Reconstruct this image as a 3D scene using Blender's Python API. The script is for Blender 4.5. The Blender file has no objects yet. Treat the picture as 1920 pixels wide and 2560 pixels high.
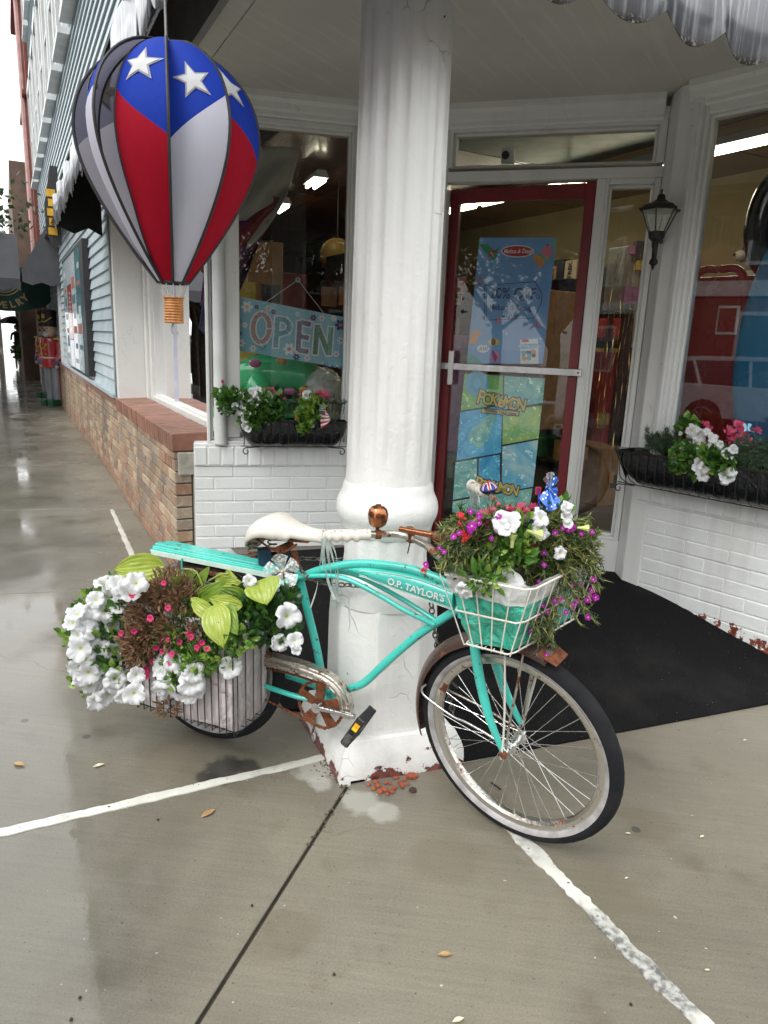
import bpy, bmesh, math, random
import numpy as np
from mathutils import Vector, Matrix, noise as mnoise
SC = bpy.context.scene
COL = SC.collection
rnd = random.Random(7)
R_ = math.radians
# ------------------------------------------------------------------ camera
F, H, TH, RO = 1775.0, 1.5, R_(13.4), R_(2.3)
fwd = Vector((0, math.cos(TH), -math.sin(TH)))
_r0 = Vector((1, 0, 0)); _u0 = _r0.cross(fwd)
cr = _r0 * math.cos(RO) + _u0 * math.sin(RO)
cu = -_r0 * math.sin(RO) + _u0 * math.cos(RO)
CAM = Vector((0, 0, H))
cam = bpy.data.cameras.new('camera'); camo = bpy.data.objects.new('camera', cam); COL.objects.link(camo)
m = Matrix((cr, cu, -fwd)).transposed().to_4x4(); m.translation = CAM
camo.matrix_world = m
cam.sensor_fit = 'VERTICAL'; cam.sensor_height = 32; cam.sensor_width = 24
cam.lens = F / 2560 * 32; cam.clip_start = 0.02; cam.clip_end = 2000
SC.camera = camo
# ------------------------------------------------------------------ world, sun, exposure (overcast, raining)
SUN_EL, SUN_AZ = R_(52), R_(-140)
w = bpy.data.worlds.new('World'); SC.world = w; w.use_nodes = True
nt = w.node_tree; nt.nodes.clear()
sky = nt.nodes.new('ShaderNodeTexSky'); sky.sky_type = 'NISHITA'; sky.sun_disc = False
sky.sun_elevation = SUN_EL; sky.sun_rotation = SUN_AZ; sky.dust_density = 4; sky.air_density = 1.5; sky.ozone_density = 1
hs = nt.nodes.new('ShaderNodeHueSaturation'); hs.inputs['Saturation'].default_value = 0.13
bg = nt.nodes.new('ShaderNodeBackground'); bg.inputs['Strength'].default_value = 0.15
out = nt.nodes.new('ShaderNodeOutputWorld')
nt.links.new(sky.outputs[0], hs.inputs['Color']); mx = nt.nodes.new('ShaderNodeMix'); mx.data_type = 'RGBA'; mx.inputs[0].default_value = .7; mx.inputs[7].default_value = (9.4, 9.55, 9.6, 1)      # even cloud cover over the clear-sky model
nt.links.new(hs.outputs[0], mx.inputs[6]); nt.links.new(mx.outputs[2], bg.inputs[0]); nt.links.new(bg.outputs[0], out.inputs[0])
sun = bpy.data.lights.new('sun', 'SUN'); sun.energy = 0.9; sun.angle = R_(30); sun.color = (1, .97, .93)
suno = bpy.data.objects.new('sun', sun); COL.objects.link(suno)
suno.rotation_euler = (R_(90) - SUN_EL, 0, math.pi - SUN_AZ)
SC.view_settings.view_transform = 'Standard'; SC.view_settings.look = 'None'
SC.view_settings.exposure = 0.86; SC.view_settings.gamma = 1
SC.view_settings.use_curve_mapping = False
SC.cycles.max_bounces = 10; SC.cycles.transparent_max_bounces = 16; SC.cycles.glossy_bounces = 5
# ------------------------------------------------------------------ geometry of the place
def ray(px, py): return fwd + cr * ((px - 960) / F) - cu * ((py - 1280) / F)
def at_z(px, py, z=0.0):
    d = ray(px, py); return CAM + d * ((z - H) / d.z)
def at_y(px, py, y):
    d = ray(px, py); return CAM + d * (y / d.y)
class Frame:                      # a vertical wall plane: s along it, o out of it (towards the street), z up
    def __init__(f, P, az):
        a = R_(az); f.P = Vector((P[0], P[1], 0)); f.h = Vector((math.sin(a), math.cos(a), 0))
        n = Vector((-f.h.y, f.h.x, 0)); f.n = n if n.dot(-f.P) > 0 else -n
        f.rot = math.atan2(f.h.y, f.h.x)
        f.ysign = 1 if (Vector((-f.h.y, f.h.x, 0)).dot(f.n) < 0) else -1    # local +y = into the wall if 1
    def __call__(f, s, o, z): return f.P + f.h * s + f.n * o + Vector((0, 0, z))
    def px(f, x, y, o=0.0, extra=0.0):
        d = ray(x, y); q = f.P + f.n * o; t = (q - CAM).dot(f.n) / d.dot(f.n); return CAM + d * t
    def so(f, p):
        v = Vector((p[0], p[1], 0)) - f.P; return v.dot(f.h), v.dot(f.n)
LF = Frame((-1.29, 4.275), -27.7)      # street facade on the left
BF = Frame((-1.158, 4.227), 77)        # splayed window left of the door
DF = Frame((1.411, 4.102), 106.2)      # door wall (s runs negative to the left)
RF = Frame((1.411, 3.969), 138.8)      # splayed window right of the door
BK = Frame((-.64, 2.465), 113.9)       # the bicycle's plane
WF = Frame((0.561 - .0, 2.206), 62.3)  # right street awning edge
CEIL = 2.81
L1P, L1N = Vector((.286, 2.328, 0)), Vector((-.361, .933, 0))
L2P, L2N = Vector((-.37, 2.66, 0)), Vector((.889, .457, 0))
def sst(x): x = max(0, min(1, x)); return x * x * (3 - 2 * x)
def ramp(x, y):
    p = Vector((x, y, 0)); return .2 * min(sst((p - L1P).dot(L1N) / 1.2), sst((p - L2P).dot(L2N) / .55))
# ------------------------------------------------------------------ material helpers
class N:
    def __init__(s, name):
        s.m = bpy.data.materials.new(name); s.m.use_nodes = True; s.t = s.m.node_tree; s.t.nodes.clear()
        s.out = s.t.nodes.new('ShaderNodeOutputMaterial')
    def n(s, typ, **kw):
        nd = s.t.nodes.new('ShaderNode' + typ)
        for k, v in kw.items():
            if k.startswith('i_'):
                key = k[2:].replace('_', ' ')
                key = int(key) if key.isdigit() else key
                s.set(nd.inputs[key], v)
            else: setattr(nd, k, v)
        return nd
    def set(s, inp, v):
        if isinstance(v, bpy.types.NodeSocket): s.t.links.new(v, inp)
        elif isinstance(v, bpy.types.Node): s.t.links.new(v.outputs[0], inp)
        else:
            if isinstance(v, (tuple, list)) and len(v) == 3 and inp.type == 'RGBA': v = (*v, 1)
            inp.default_value = v
    def pos(s): return s.n('NewGeometry').outputs['Position']
    def obj(s): return s.n('TexCoord').outputs['Object']
    def scale(s, v, sc): return s.n('VectorMath', operation='MULTIPLY', i_0=v, i_1=sc).outputs[0]
    def noise(s, sc, det=3, vec=None, rough=.55, dist=0): return s.n('TexNoise', i_Vector=vec or s.pos(), i_Scale=sc, i_Detail=det, i_Roughness=rough, i_Distortion=dist).outputs[0]
    def ramp(s, fac, a, b, ca=(0, 0, 0), cb=(1, 1, 1)):
        r = s.n('ValToRGB'); e = r.color_ramp.elements; e[0].position = a; e[1].position = b
        e[0].color = (*ca, 1); e[1].color = (*cb, 1); s.set(r.inputs[0], fac); return r.outputs[0]
    def mix(s, fac, a, b):
        x = s.n('Mix', data_type='RGBA'); s.set(x.inputs[0], fac); s.set(x.inputs[6], a); s.set(x.inputs[7], b); return x.outputs[2]
    def math(s, op, a, b=0.0, clamp=False):
        x = s.n('Math', operation=op, use_clamp=clamp); s.set(x.inputs[0], a); s.set(x.inputs[1], b); return x.outputs[0]
    def mul(s, a, b): return s.math('MULTIPLY', a, b)
    def hsv(s, col, val): x = s.n('HueSaturation'); s.set(x.inputs['Color'], col); s.set(x.inputs['Value'], val); return x.outputs[0]
    def rand(s): return s.n('ObjectInfo').outputs['Random']
    def bump(s, h, st=.3, dist=.01, nrm=None):
        b = s.n('Bump'); b.inputs['Strength'].default_value = st; b.inputs['Distance'].default_value = dist; s.set(b.inputs['Height'], h)
        if nrm: s.set(b.inputs['Normal'], nrm)
        return b.outputs[0]
    def bsdf(s, col, rough=.5, metal=0, nrm=None, coat=0, coatr=.05, spec=.5, trans=0, sheen=0, emit=None, es=0, alpha=None, sss=0):
        b = s.n('BsdfPrincipled'); i = b.inputs
        s.set(i['Base Color'], col); s.set(i['Roughness'], rough); s.set(i['Metallic'], metal); s.set(i['Coat Weight'], coat)
        s.set(i['Coat Roughness'], coatr); s.set(i['Specular IOR Level'], spec); s.set(i['Transmission Weight'], trans)
        if nrm: s.set(i['Normal'], nrm)
        if sheen: i['Sheen Weight'].default_value = sheen
        if emit is not None: s.set(i['Emission Color'], emit); i['Emission Strength'].default_value = es
        if alpha is not None: s.set(i['Alpha'], alpha)
        s.b = b; s.t.links.new(b.outputs[0], s.out.inputs[0]); return s.m
MC = {}
def simple(name, col, col2=None, sc=6, rough=.5, metal=0, bump=0, bsc=40, coat=0, rv=0, streak=False, spec=.5, translu=0):
    if name in MC: return MC[name]
    n = N(name); v = n.pos()
    if streak: v = n.scale(v, (1, 1, .12))
    c = n.mix(n.ramp(n.noise(sc, 5, v), .35, .68), col, col2 or tuple(x * .72 for x in col))
    if rv: c = n.hsv(c, n.math('ADD', n.mul(n.rand(), rv * 2), 1 - rv))
    r = n.math('ADD', n.mul(n.noise(sc * 3, 3), .25), rough - .12, True)
    nr = n.bump(n.noise(bsc, 4), bump, .004) if bump else None
    MC[name] = n.bsdf(c, r, metal, nr, coat, spec=spec)
    if translu:
        tr = n.n('BsdfTranslucent'); n.set(tr.inputs[0], c); ms = n.n('MixShader'); ms.inputs[0].default_value = translu
        n.t.links.new(n.b.outputs[0], ms.inputs[1]); n.t.links.new(tr.outputs[0], ms.inputs[2]); n.t.links.new(ms.outputs[0], n.out.inputs[0])
    return MC[name]
def emis(name, col, st):
    n = N(name); e = n.n('Emission'); n.set(e.inputs[0], col); e.inputs[1].default_value = st; n.t.links.new(e.outputs[0], n.out.inputs[0]); return n.m
def peel_paint(name, paint, under, amount=.0, low=0.25, crack=True, dirt=.25, zmax=None, bump=.5):
    # thick old paint: brush ridges, cracks, a few chips down to `under`, dirtier in patches
    n = N(name); p = n.pos()
    big = n.ramp(n.noise(1.3, 5), .4, .75)
    c = n.mix(n.mul(big, dirt), paint, (paint[0] * .62, paint[1] * .6, paint[2] * .55))
    st = n.ramp(n.noise(7, 6, n.scale(p, (1, 1, .14))), .52, .75)
    c = n.mix(n.mul(st, .28), c, (.30, .29, .26))
    mk = n.noise(9, 7, rough=.65)
    thr = .74 - amount
    if zmax is not None:
        z = n.n('SeparateXYZ', i_Vector=p).outputs[2]
        band = n.math('SUBTRACT', 1.0, n.mul(n.math('SUBTRACT', z, zmax - low), 1 / low), True)
        mk = n.math('ADD', mk, n.mul(band, .27))
    chip = n.ramp(mk, thr, thr + .012)
    c = n.mix(chip, c, n.mix(n.ramp(n.noise(30, 4), .4, .6), under, tuple(x * .35 for x in under)))
    fleck = n.ramp(n.noise(55, 2), .765, .785)
    c = n.mix(fleck, c, (.05, .045, .04))
    h = n.math('ADD', n.mul(n.noise(26, 5, dist=1.2), .55), n.mul(n.noise(5, 3), .6))
    if crack:
        vo = n.n('TexVoronoi', feature='DISTANCE_TO_EDGE', i_Vector=n.n('VectorMath', operation='ADD', i_0=p, i_1=n.scale(n.n('TexNoise', i_Vector=p, i_Scale=8.0).outputs[1], (.12, .12, .12))).outputs[0], i_Scale=7.0).outputs[0]
        ck = n.math('MULTIPLY', n.ramp(vo, .0, .012, (1, 1, 1), (0, 0, 0)), n.ramp(n.noise(3, 3), .55, .62))
        c = n.mix(n.mul(ck, .25), c, (.2, .19, .17)); h = n.math('SUBTRACT', h, n.mul(ck, .5))
    h = n.math('SUBTRACT', h, n.mul(chip, .5))
    return n.bsdf(c, .38, 0, n.bump(h, bump, .006), .15, .2)
# ------------------------------------------------------------------ mesh builder
ORG = {}
class MB:
    def __init__(s): s.v = []; s.f = []; s.mi = []; s.cur = 0
    def add(s, vs, fs):
        b = len(s.v); s.v += [Vector(v) for v in vs]; s.f += [tuple(i + b for i in f) for f in fs]; s.mi += [s.cur] * len(fs)
    def box(s, fr, s0, s1, o0, o1, z0, z1):
        P = [fr(a, o, z) for z in (z0, z1) for a, o in ((s0, o0), (s1, o0), (s1, o1), (s0, o1))]
        s.add(P, [(0, 3, 2, 1), (4, 5, 6, 7), (0, 1, 5, 4), (1, 2, 6, 5), (2, 3, 7, 6), (3, 0, 4, 7)])
        return s
    def wbox(s, c, d, rz=0, M=None):
        M = M or Matrix.Rotation(rz, 4, 'Z'); c = Vector(c)
        P = [c + M @ Vector((x * d[0] / 2, y * d[1] / 2, z * d[2] / 2)) for z in (-1, 1) for x, y in ((-1, -1), (1, -1), (1, 1), (-1, 1))]
        s.add(P, [(0, 3, 2, 1), (4, 5, 6, 7), (0, 1, 5, 4), (1, 2, 6, 5), (2, 3, 7, 6), (3, 0, 4, 7)]); return s
    def prism(s, pts, d):
        n = len(pts); d = Vector(d); P = [Vector(p) for p in pts]; P += [p + d for p in P]
        s.add(P, [tuple(range(n)), tuple(range(2 * n - 1, n - 1, -1))] + [(i, (i + 1) % n, n + (i + 1) % n, n + i)[::-1] for i in range(n)]); return s
    def tube(s, pts, r, n=8, closed=False, sub=0, flat=None):
        P = [Vector(p) for p in pts]
        if sub: P = smooth(P, sub, closed)
        m = len(P); rr = r if isinstance(r, (list, tuple)) else None
        vs = []; up = None
        for i, p in enumerate(P):
            a = P[(i - 1) % m] if (closed or i > 0) else P[0]; b = P[(i + 1) % m] if (closed or i < m - 1) else P[-1]
            t = (b - a).normalized() if (b - a).length > 1e-9 else Vector((0, 0, 1))
            if up is None:
                up = Vector((0, 0, 1)) if abs(t.z) < .9 else Vector((1, 0, 0))
            up = (up - t * up.dot(t)).normalized(); sd = t.cross(up)
            if rr: x = i / (m - 1) * (len(rr) - 1); k = min(int(x), len(rr) - 2); q = rr[k] + (rr[k + 1] - rr[k]) * (x - k)
            else: q = r
            for j in range(n):
                an = 2 * math.pi * j / n; vs.append(p + (up * math.cos(an) * (flat or 1) + sd * math.sin(an)) * q)
        fs = []
        for i in range(m if closed else m - 1):
            for j in range(n):
                a = i * n + j; b = i * n + (j + 1) % n; c = ((i + 1) % m) * n + (j + 1) % n; d = ((i + 1) % m) * n + j
                fs.append((a, b, c, d))
        if not closed: fs += [tuple(range(n))[::-1], tuple(range((m - 1) * n, m * n))]
        s.add(vs, fs); return s
    def lathe(s, prof, c, n=24, M=None, caps=True, rf=None):
        c = Vector(c); M = M or Matrix.Identity(4); vs = []
        for k, (r, z) in enumerate(prof):
            for j in range(n):
                a = 2 * math.pi * j / n; q = r * (rf(a, z) if rf else 1)
                vs.append(c + (M @ Vector((q * math.cos(a), q * math.sin(a), z))))
        fs = [(k * n + j, k * n + (j + 1) % n, (k + 1) * n + (j + 1) % n, (k + 1) * n + j) for k in range(len(prof) - 1) for j in range(n)]
        if caps: fs += [tuple(range(n))[::-1], tuple(range((len(prof) - 1) * n, len(prof) * n))]
        s.add(vs, fs); return s
    def ball(s, c, r, n=12, sc=(1, 1, 1), M=None):
        k = max(4, n // 2); return s.lathe([(max(1e-4, r * math.sin(math.pi * i / k)) , -r * math.cos(math.pi * i / k)) for i in range(k + 1)], c, n, (M or Matrix.Identity(4)) @ Matrix.Diagonal((*sc, 1)))
    def quad(s, a, b, c, d): s.add([a, b, c, d], [(0, 1, 2, 3)]); return s
    def grid(s, fn, nu, nv, loop=False):
        vs = [fn(i / nu, j / nv) for i in range(nu + 1) for j in range(nv + 1)]
        s.add(vs, [(i * (nv + 1) + j, (i + 1) * (nv + 1) + j, (i + 1) * (nv + 1) + j + 1, i * (nv + 1) + j + 1) for i in range(nu) for j in range(nv)]); return s
    def mesh(s, name, mats, org=Vector((0, 0, 0)), sm=False):
        me = bpy.data.meshes.new(name); me.from_pydata([tuple(v - org) for v in s.v], [], s.f)
        for mt in (mats if isinstance(mats, (list, tuple)) else [mats]): me.materials.append(mt)
        me.polygons.foreach_set('material_index', s.mi)
        me.update()
        if sm:
            me.polygons.foreach_set('use_smooth', [True] * len(me.polygons))
            try: me.set_sharp_from_angle(angle=R_(sm if sm is not True else 45))
            except Exception: pass
        return me
    def build(s, name, mats, parent=None, sm=False, bevel=0, thick=0, solid=0):
        org = ORG.get(parent.name, Vector((0, 0, 0))) if parent else Vector((0, 0, 0))
        if not parent and s.v:
            lo = Vector((min(v[i] for v in s.v) for i in range(3))); hi = Vector((max(v[i] for v in s.v) for i in range(3)))
            org = Vector(((lo.x + hi.x) / 2, (lo.y + hi.y) / 2, lo.z))
        me = s.mesh(name, mats, org, sm)
        if bevel or solid:
            bm = bmesh.new(); bm.from_mesh(me)
            if bevel:
                bmesh.ops.bevel(bm, geom=bm.edges[:], offset=bevel, segments=2 if bevel > .004 else 1, profile=.6, affect='EDGES', clamp_overlap=True)
            if solid: bmesh.ops.solidify(bm, geom=bm.faces[:], thickness=solid)
            bm.to_mesh(me); bm.free()
        o = bpy.data.objects.new(name, me); COL.objects.link(o)
        if parent: o.parent = parent; ORG[o.name] = org
        else: o.location = org; ORG[o.name] = org
        return o
def smooth(P, sub, closed=False):
    out = []; m = len(P)
    for i in range(m if closed else m - 1):
        g = (lambda k: P[k % m]) if closed else (lambda k: P[max(0, min(m - 1, k))])
        a, b, c, d = g(i - 1), g(i), g(i + 1), g(i + 2)
        for k in range(sub):
            t = k / sub
            out.append(.5 * ((2 * b) + (c - a) * t + (2 * a - 5 * b + 4 * c - d) * t * t + (3 * b - 3 * c + d - a) * t ** 3))
    if not closed: out.append(P[-1].copy())
    return out
def tag(o, label=None, cat=None, group=None, kind=None):
    if label: o['label'] = label
    if cat: o['category'] = cat
    if group: o['group'] = group
    if kind: o['kind'] = kind
    return o
def thing(name, label, cat, loc, group=None):
    o = bpy.data.objects.new(name, None); COL.objects.link(o); o.location = loc; ORG[o.name] = Vector(loc)
    o.empty_display_size = .1
    return tag(o, label, cat, group)
def struct(o): o['kind'] = 'structure'; return o
def inst(name, me, parent, loc, rot=(0, 0, 0), sc=(1, 1, 1), M=None):
    o = bpy.data.objects.new(name, me); COL.objects.link(o)
    org = ORG.get(parent.name, Vector((0, 0, 0))) if parent else Vector((0, 0, 0))
    if M is not None:
        M = M.copy(); M.translation = Vector(loc) - org; o.parent = parent; o.matrix_local = M
    else:
        o.parent = parent; o.location = Vector(loc) - org; o.rotation_euler = rot; o.scale = sc
    return o
_tc = {}
def text_mesh(txt, size, thick=.0, bold=0, squash=1.0, shear=0):
    c = bpy.data.curves.new('t', 'FONT'); c.body = txt; c.size = size; c.extrude = thick; c.offset = bold; c.align_x = 'CENTER'; c.align_y = 'CENTER'; c.shear = shear
    c.resolution_u = 3
    o = bpy.data.objects.new('t', c); COL.objects.link(o); bpy.context.view_layer.update()
    me = bpy.data.meshes.new_from_object(o.evaluated_get(bpy.context.evaluated_depsgraph_get())); bpy.data.objects.remove(o); bpy.data.curves.remove(c)
    if squash != 1: 
        for v in me.vertices: v.co.x *= squash
    return me
def lettering(txt, size, parent, P, ux, uy, mat, thick=.0004, bold=0, squash=1, warp=None, name='lettering', shear=0):
    me = text_mesh(txt, size, thick, bold, squash, shear); me.materials.clear(); me.materials.append(mat)
    ux = Vector(ux).normalized(); uy = Vector(uy); uy = (uy - ux * uy.dot(ux)).normalized(); uz = ux.cross(uy)
    if warp:
        for v in me.vertices: v.co = warp(v.co)
    M = Matrix((ux, uy, uz)).transposed().to_4x4()
    return inst(name, me, parent, P, M=M)
# ------------------------------------------------------------------ shared materials
WHITE = (.72, .73, .71)
M_white = peel_paint('old_white_paint', WHITE, (.13, .10, .08), amount=.0, dirt=.25)
M_brickpaint = peel_paint('painted_brick', (.74, .76, .75), (.24, .06, .035), amount=.0, crack=False, dirt=.18, zmax=.22, low=.12, bump=.45)
M_colpaint = peel_paint('column_paint', (.78, .78, .76), (.22, .07, .06), amount=.02, dirt=.22, zmax=.12, low=.12, bump=.9)
M_soffit = simple('soffit_paint', (.58, .57, .52), (.5, .49, .45), 3, .6, bump=.25, bsc=18)
def brush_soffit():
    n = N('soffit_boards'); p = n.pos()
    v = n.n('VectorRotate', rotation_type='Z_AXIS', i_Vector=p, i_Angle=-1.02).outputs[0]
    st = n.noise(26, 4, n.scale(v, (.06, 1, 1)))
    c = n.mix(n.ramp(n.noise(1.5, 4), .3, .7), (.60, .59, .54), (.50, .49, .45))
    c = n.mix(n.mul(n.ramp(st, .55, .62), .35), c, (.68, .67, .63))
    c = n.mix(n.ramp(n.noise(40, 2), .77, .79), c, (.1, .09, .08))
    return n.bsdf(c, .55, 0, n.bump(st, .35, .004))
M_soffit = brush_soffit()
M_red = simple('dark_red_paint', (.20, .012, .018), (.14, .01, .015), 5, .35, bump=.15, coat=.2)
M_black = simple('black_plastic', (.018, .018, .019), (.03, .03, .032), 12, .45)
M_iron = simple('black_iron', (.015, .015, .016), (.03, .025, .02), 20, .4, .3, bump=.3)
M_steel = simple('brushed_steel', (.55, .55, .54), (.4, .4, .39), 20, .32, 1, bump=.1, bsc=90)
M_mortar = simple('grey_mortar', (.13, .115, .095), (.08, .07, .058), 14, .85, bump=.7, bsc=60)
def brown_brick(name, cell=False):
    n = N(name); p = n.pos()
    r = n.rand() if not cell else n.noise(7, 1)
    cr_ = n.n('ValToRGB'); e = cr_.color_ramp.elements; cols = [(.25, .15, .09), (.40, .28, .18), (.22, .185, .15), (.50, .38, .26), (.24, .11, .065), (.36, .24, .15), (.15, .12, .10)]
    e[0].position = 0; e[0].color = (*cols[0], 1); e[1].position = 1; e[1].color = (*cols[-1], 1)
    for i, c_ in enumerate(cols[1:-1]): q = e.new((i + 1) / 6); q.color = (*c_, 1)
    n.set(cr_.inputs[0], r); c = cr_.outputs[0]
    c = n.mix(n.mul(n.ramp(n.noise(30, 6), .5, .75), .7), c, (.50, .42, .32))
    c = n.mix(n.mul(n.ramp(n.noise(2.2, 5, n.scale(p, (1, 1, .35))), .5, .66), .6), c, (.10, .075, .055))
    z = n.n('SeparateXYZ', i_Vector=p).outputs[2]
    low = n.ramp(n.math('ADD', z, n.mul(n.noise(4), .3)), .18, .42, (1, 1, 1), (0, 0, 0))
    c = n.mix(n.mul(low, .55), c, (.22, .10, .055))
    h = n.noise(60, 5)
    return n.bsdf(c, n.math('ADD', .45, n.mul(n.noise(5), .3)), 0, n.bump(h, .6, .004), .12, .25)
M_brick = brown_brick('tan_brick'); M_brickfar = brown_brick('tan_brick_far', True)
M_cap = simple('red_cap_brick', (.30, .14, .09), (.19, .085, .055), 9, .5, bump=.5, bsc=50, rv=.25, coat=.15, streak=False)
def glass_mat(name, k=2.0, tint=(.97, .99, .98)):
    n = N(name); g = n.n('BsdfGlossy'); g.inputs['Roughness'].default_value = 0.0; n.set(g.inputs[0], (1, 1, 1))
    t = n.n('BsdfTransparent'); n.set(t.inputs[0], tint); fr = n.n('Fresnel'); fr.inputs[0].default_value = 1.5
    f = n.math('MULTIPLY', fr.outputs[0], k, True)
    ms = n.n('MixShader'); n.set(ms.inputs[0], f); n.t.links.new(t.outputs[0], ms.inputs[1]); n.t.links.new(g.outputs[0], ms.inputs[2]); n.t.links.new(ms.outputs[0], n.out.inputs[0])
    return n.m
M_glass = glass_mat('window_glass', 1.45)
def concrete(name, base=(.200, .182, .138), base2=(.135, .121, .090)):
    n = N(name); p = n.pos()
    pr = n.n('VectorRotate', rotation_type='Z_AXIS', i_Vector=p, i_Angle=.12).outputs[0]
    broom = n.noise(22, 4, n.scale(pr, (.13, 3.2, 1)))
    big = n.noise(1.1, 6, dist=.6); c = n.mix(n.ramp(big, .33, .68), base2, base)
    c = n.mix(n.mul(n.ramp(n.noise(2.6, 4), .56, .76), .7), c, (.060, .044, .022))
    c = n.hsv(c, n.math('ADD', .93, n.mul(n.rand(), .14)))
    fine = n.noise(170, 3); c = n.hsv(c, n.math('ADD', .62, n.mul(fine, .76)))
    c = n.hsv(c, n.math('ADD', .78, n.mul(broom, .44)))
    c = n.mix(n.mul(n.ramp(n.noise(110, 1), .73, .745), .9), c, (.03, .027, .022))
    c = n.mix(n.mul(n.ramp(n.noise(47, 1, n.scale(p, (1, 1.3, 1))), .785, .795), .8), c, (.5, .48, .43))
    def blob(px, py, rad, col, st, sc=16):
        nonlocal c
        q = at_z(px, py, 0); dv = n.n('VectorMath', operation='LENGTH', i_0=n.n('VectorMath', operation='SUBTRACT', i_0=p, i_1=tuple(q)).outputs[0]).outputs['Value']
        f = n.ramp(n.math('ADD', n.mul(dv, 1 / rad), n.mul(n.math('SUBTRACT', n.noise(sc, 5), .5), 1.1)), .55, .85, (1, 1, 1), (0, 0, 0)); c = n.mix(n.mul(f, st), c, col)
    for a in ((790, 1925, .10), (905, 2005, .09), (960, 2030, .07), (800, 1960, .06)): blob(*a, (.40, .39, .35), .65)
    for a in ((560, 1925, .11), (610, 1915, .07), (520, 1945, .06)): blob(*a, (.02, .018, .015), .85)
    for a in ((1500, 2230, .16), (1120, 2150, .15), (440, 1900, .2), (1620, 2060, .13), (700, 2330, .12)): blob(*a, (.11, .085, .045), .28, 5)
    vk = n.n('TexVoronoi', feature='DISTANCE_TO_EDGE', i_Vector=n.n('VectorMath', operation='ADD', i_0=p, i_1=n.scale(n.n('TexNoise', i_Vector=p, i_Scale=3.0, i_Detail=5.0).outputs[1], (.35, .35, .0))).outputs[0], i_Scale=.8).outputs[0]
    crack = n.mul(n.ramp(vk, .0, .0035, (1, 1, 1), (0, 0, 0)), n.ramp(n.noise(.9, 2), .56, .6)); c = n.mix(n.mul(crack, .55), c, (.045, .038, .028))
    gum = n.ramp(n.n('TexVoronoi', i_Vector=p, i_Scale=3.1).outputs[0], .045, .055, (1, 1, 1), (0, 0, 0)); c = n.mix(n.mul(gum, n.ramp(n.noise(1.3, 1), .5, .52)), c, (.07, .062, .05))
    # rain film: strongest outside the awning line, patchy inside it
    nrm = (LF.n.x, LF.n.y, 0)
    oo = n.n('VectorMath', operation='DOT_PRODUCT', i_0=n.n('VectorMath', operation='SUBTRACT', i_0=p, i_1=tuple(LF.P)).outputs[0], i_1=nrm).outputs['Value']
    wet = n.ramp(n.math('ADD', n.mul(oo, .45), n.mul(n.noise(1.7, 5, dist=.8), .55)), .30, .66)
    wet = n.math('ADD', n.mul(wet, .8), n.mul(n.ramp(n.noise(2.3, 4), .42, .6), .2), True)
    c = n.mix(n.mul(wet, .8), c, n.hsv(c, .55))
    cr_ = n.math('ADD', .02, n.mul(n.math('SUBTRACT', 1.0, wet), .30))
    cr_ = n.math('ADD', cr_, n.mul(n.ramp(n.noise(3.1, 5), .45, .65), .06))
    rip = n.noise(15, 3, n.scale(p, (1, .6, 1)))
    h = n.math('ADD', n.mul(fine, n.math('SUBTRACT', 1.0, n.mul(wet, .6))), n.math('ADD', n.mul(broom, .8), n.mul(rip, .6)))
    b = n.n('BsdfPrincipled'); i = b.inputs
    n.set(i['Base Color'], c); n.set(i['Roughness'], .62); n.set(i['Normal'], n.bump(h, .5, .0018))
    n.set(i['Coat Weight'], n.math('ADD', .5, n.mul(wet, .5))); n.set(i['Coat Roughness'], cr_); i['Coat IOR'].default_value = 1.5
    rb = n.math('ADD', n.mul(rip, .8), n.mul(n.noise(60, 3), .35))
    n.set(i['Coat Normal'], n.bump(rb, .13, .0018))
    n.t.links.new(b.outputs[0], n.out.inputs[0]); return n.m
M_conc = concrete('wet_concrete')
# ------------------------------------------------------------------ ground
def clip(poly, P, nrm, keep=1, gap=.0035):
    out = []; f = lambda q: ((Vector(q) - P).dot(nrm)) * keep - gap
    for i in range(len(poly)):
        a, b = poly[i], poly[(i + 1) % len(poly)]; fa, fb = f(a), f(b)
        if fa >= 0: out.append(a)
        if (fa >= 0) != (fb >= 0):
            t = fa / (fa - fb); out.append(tuple(Vector(a) + (Vector(b) - Vector(a)) * t))
    return out
def perp(d): return Vector((-d[1], d[0], 0)).normalized()
C0 = Vector((-.089, 2.175, 0))
S1P, S1D = Vector((-.178, 2.34, 0)), Vector((-.95, -.474, 0))
S2P, S2D = Vector((.44, 2.0, 0)), Vector((.336, -.67, 0))
J1D = Vector((-.286, -.9, 0)); CRD = Vector((.966, .26, 0))
subsoil = MB(); subsoil.quad((-60, -60, -.02), (90, -60, -.02), (90, 130, -.02), (-60, 130, -.02))
# street and open ground
rd = MB(); rd.quad((-400, -400, -.17), (400, -400, -.17), (400, 400, -.17), (-400, 400, -.17))
M_asph = simple('wet_asphalt', (.05, .05, .052), (.035, .035, .037), 3, .28, bump=.4, bsc=90, coat=.6)
struct(rd.build('road', M_asph))
sidewalk = struct(tag(thing('sidewalk', None, None, (0, 0, 0))))
base = MB()
big = [tuple(LF(-40, 3.4, 0)), tuple(LF(70, 3.4, 0)), tuple(LF(70, -12, 0)), tuple(LF(-40, -12, 0))]
kn = Vector((.465, -.885, 0)); kp = Vector((.561, 2.206, 0)) + kn * 3.0      # kerb line of the right street
big = clip(big, kp, -kn, 1, 0)
base.prism([Vector(q) + Vector((0, 0, -.16)) for q in big], (0, 0, .148)); base.build('slab_bed', simple('joint_dirt', (.022, .018, .013), (.05, .04, .028), 30, .8, bump=.6), sidewalk)
slabs = []
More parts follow.
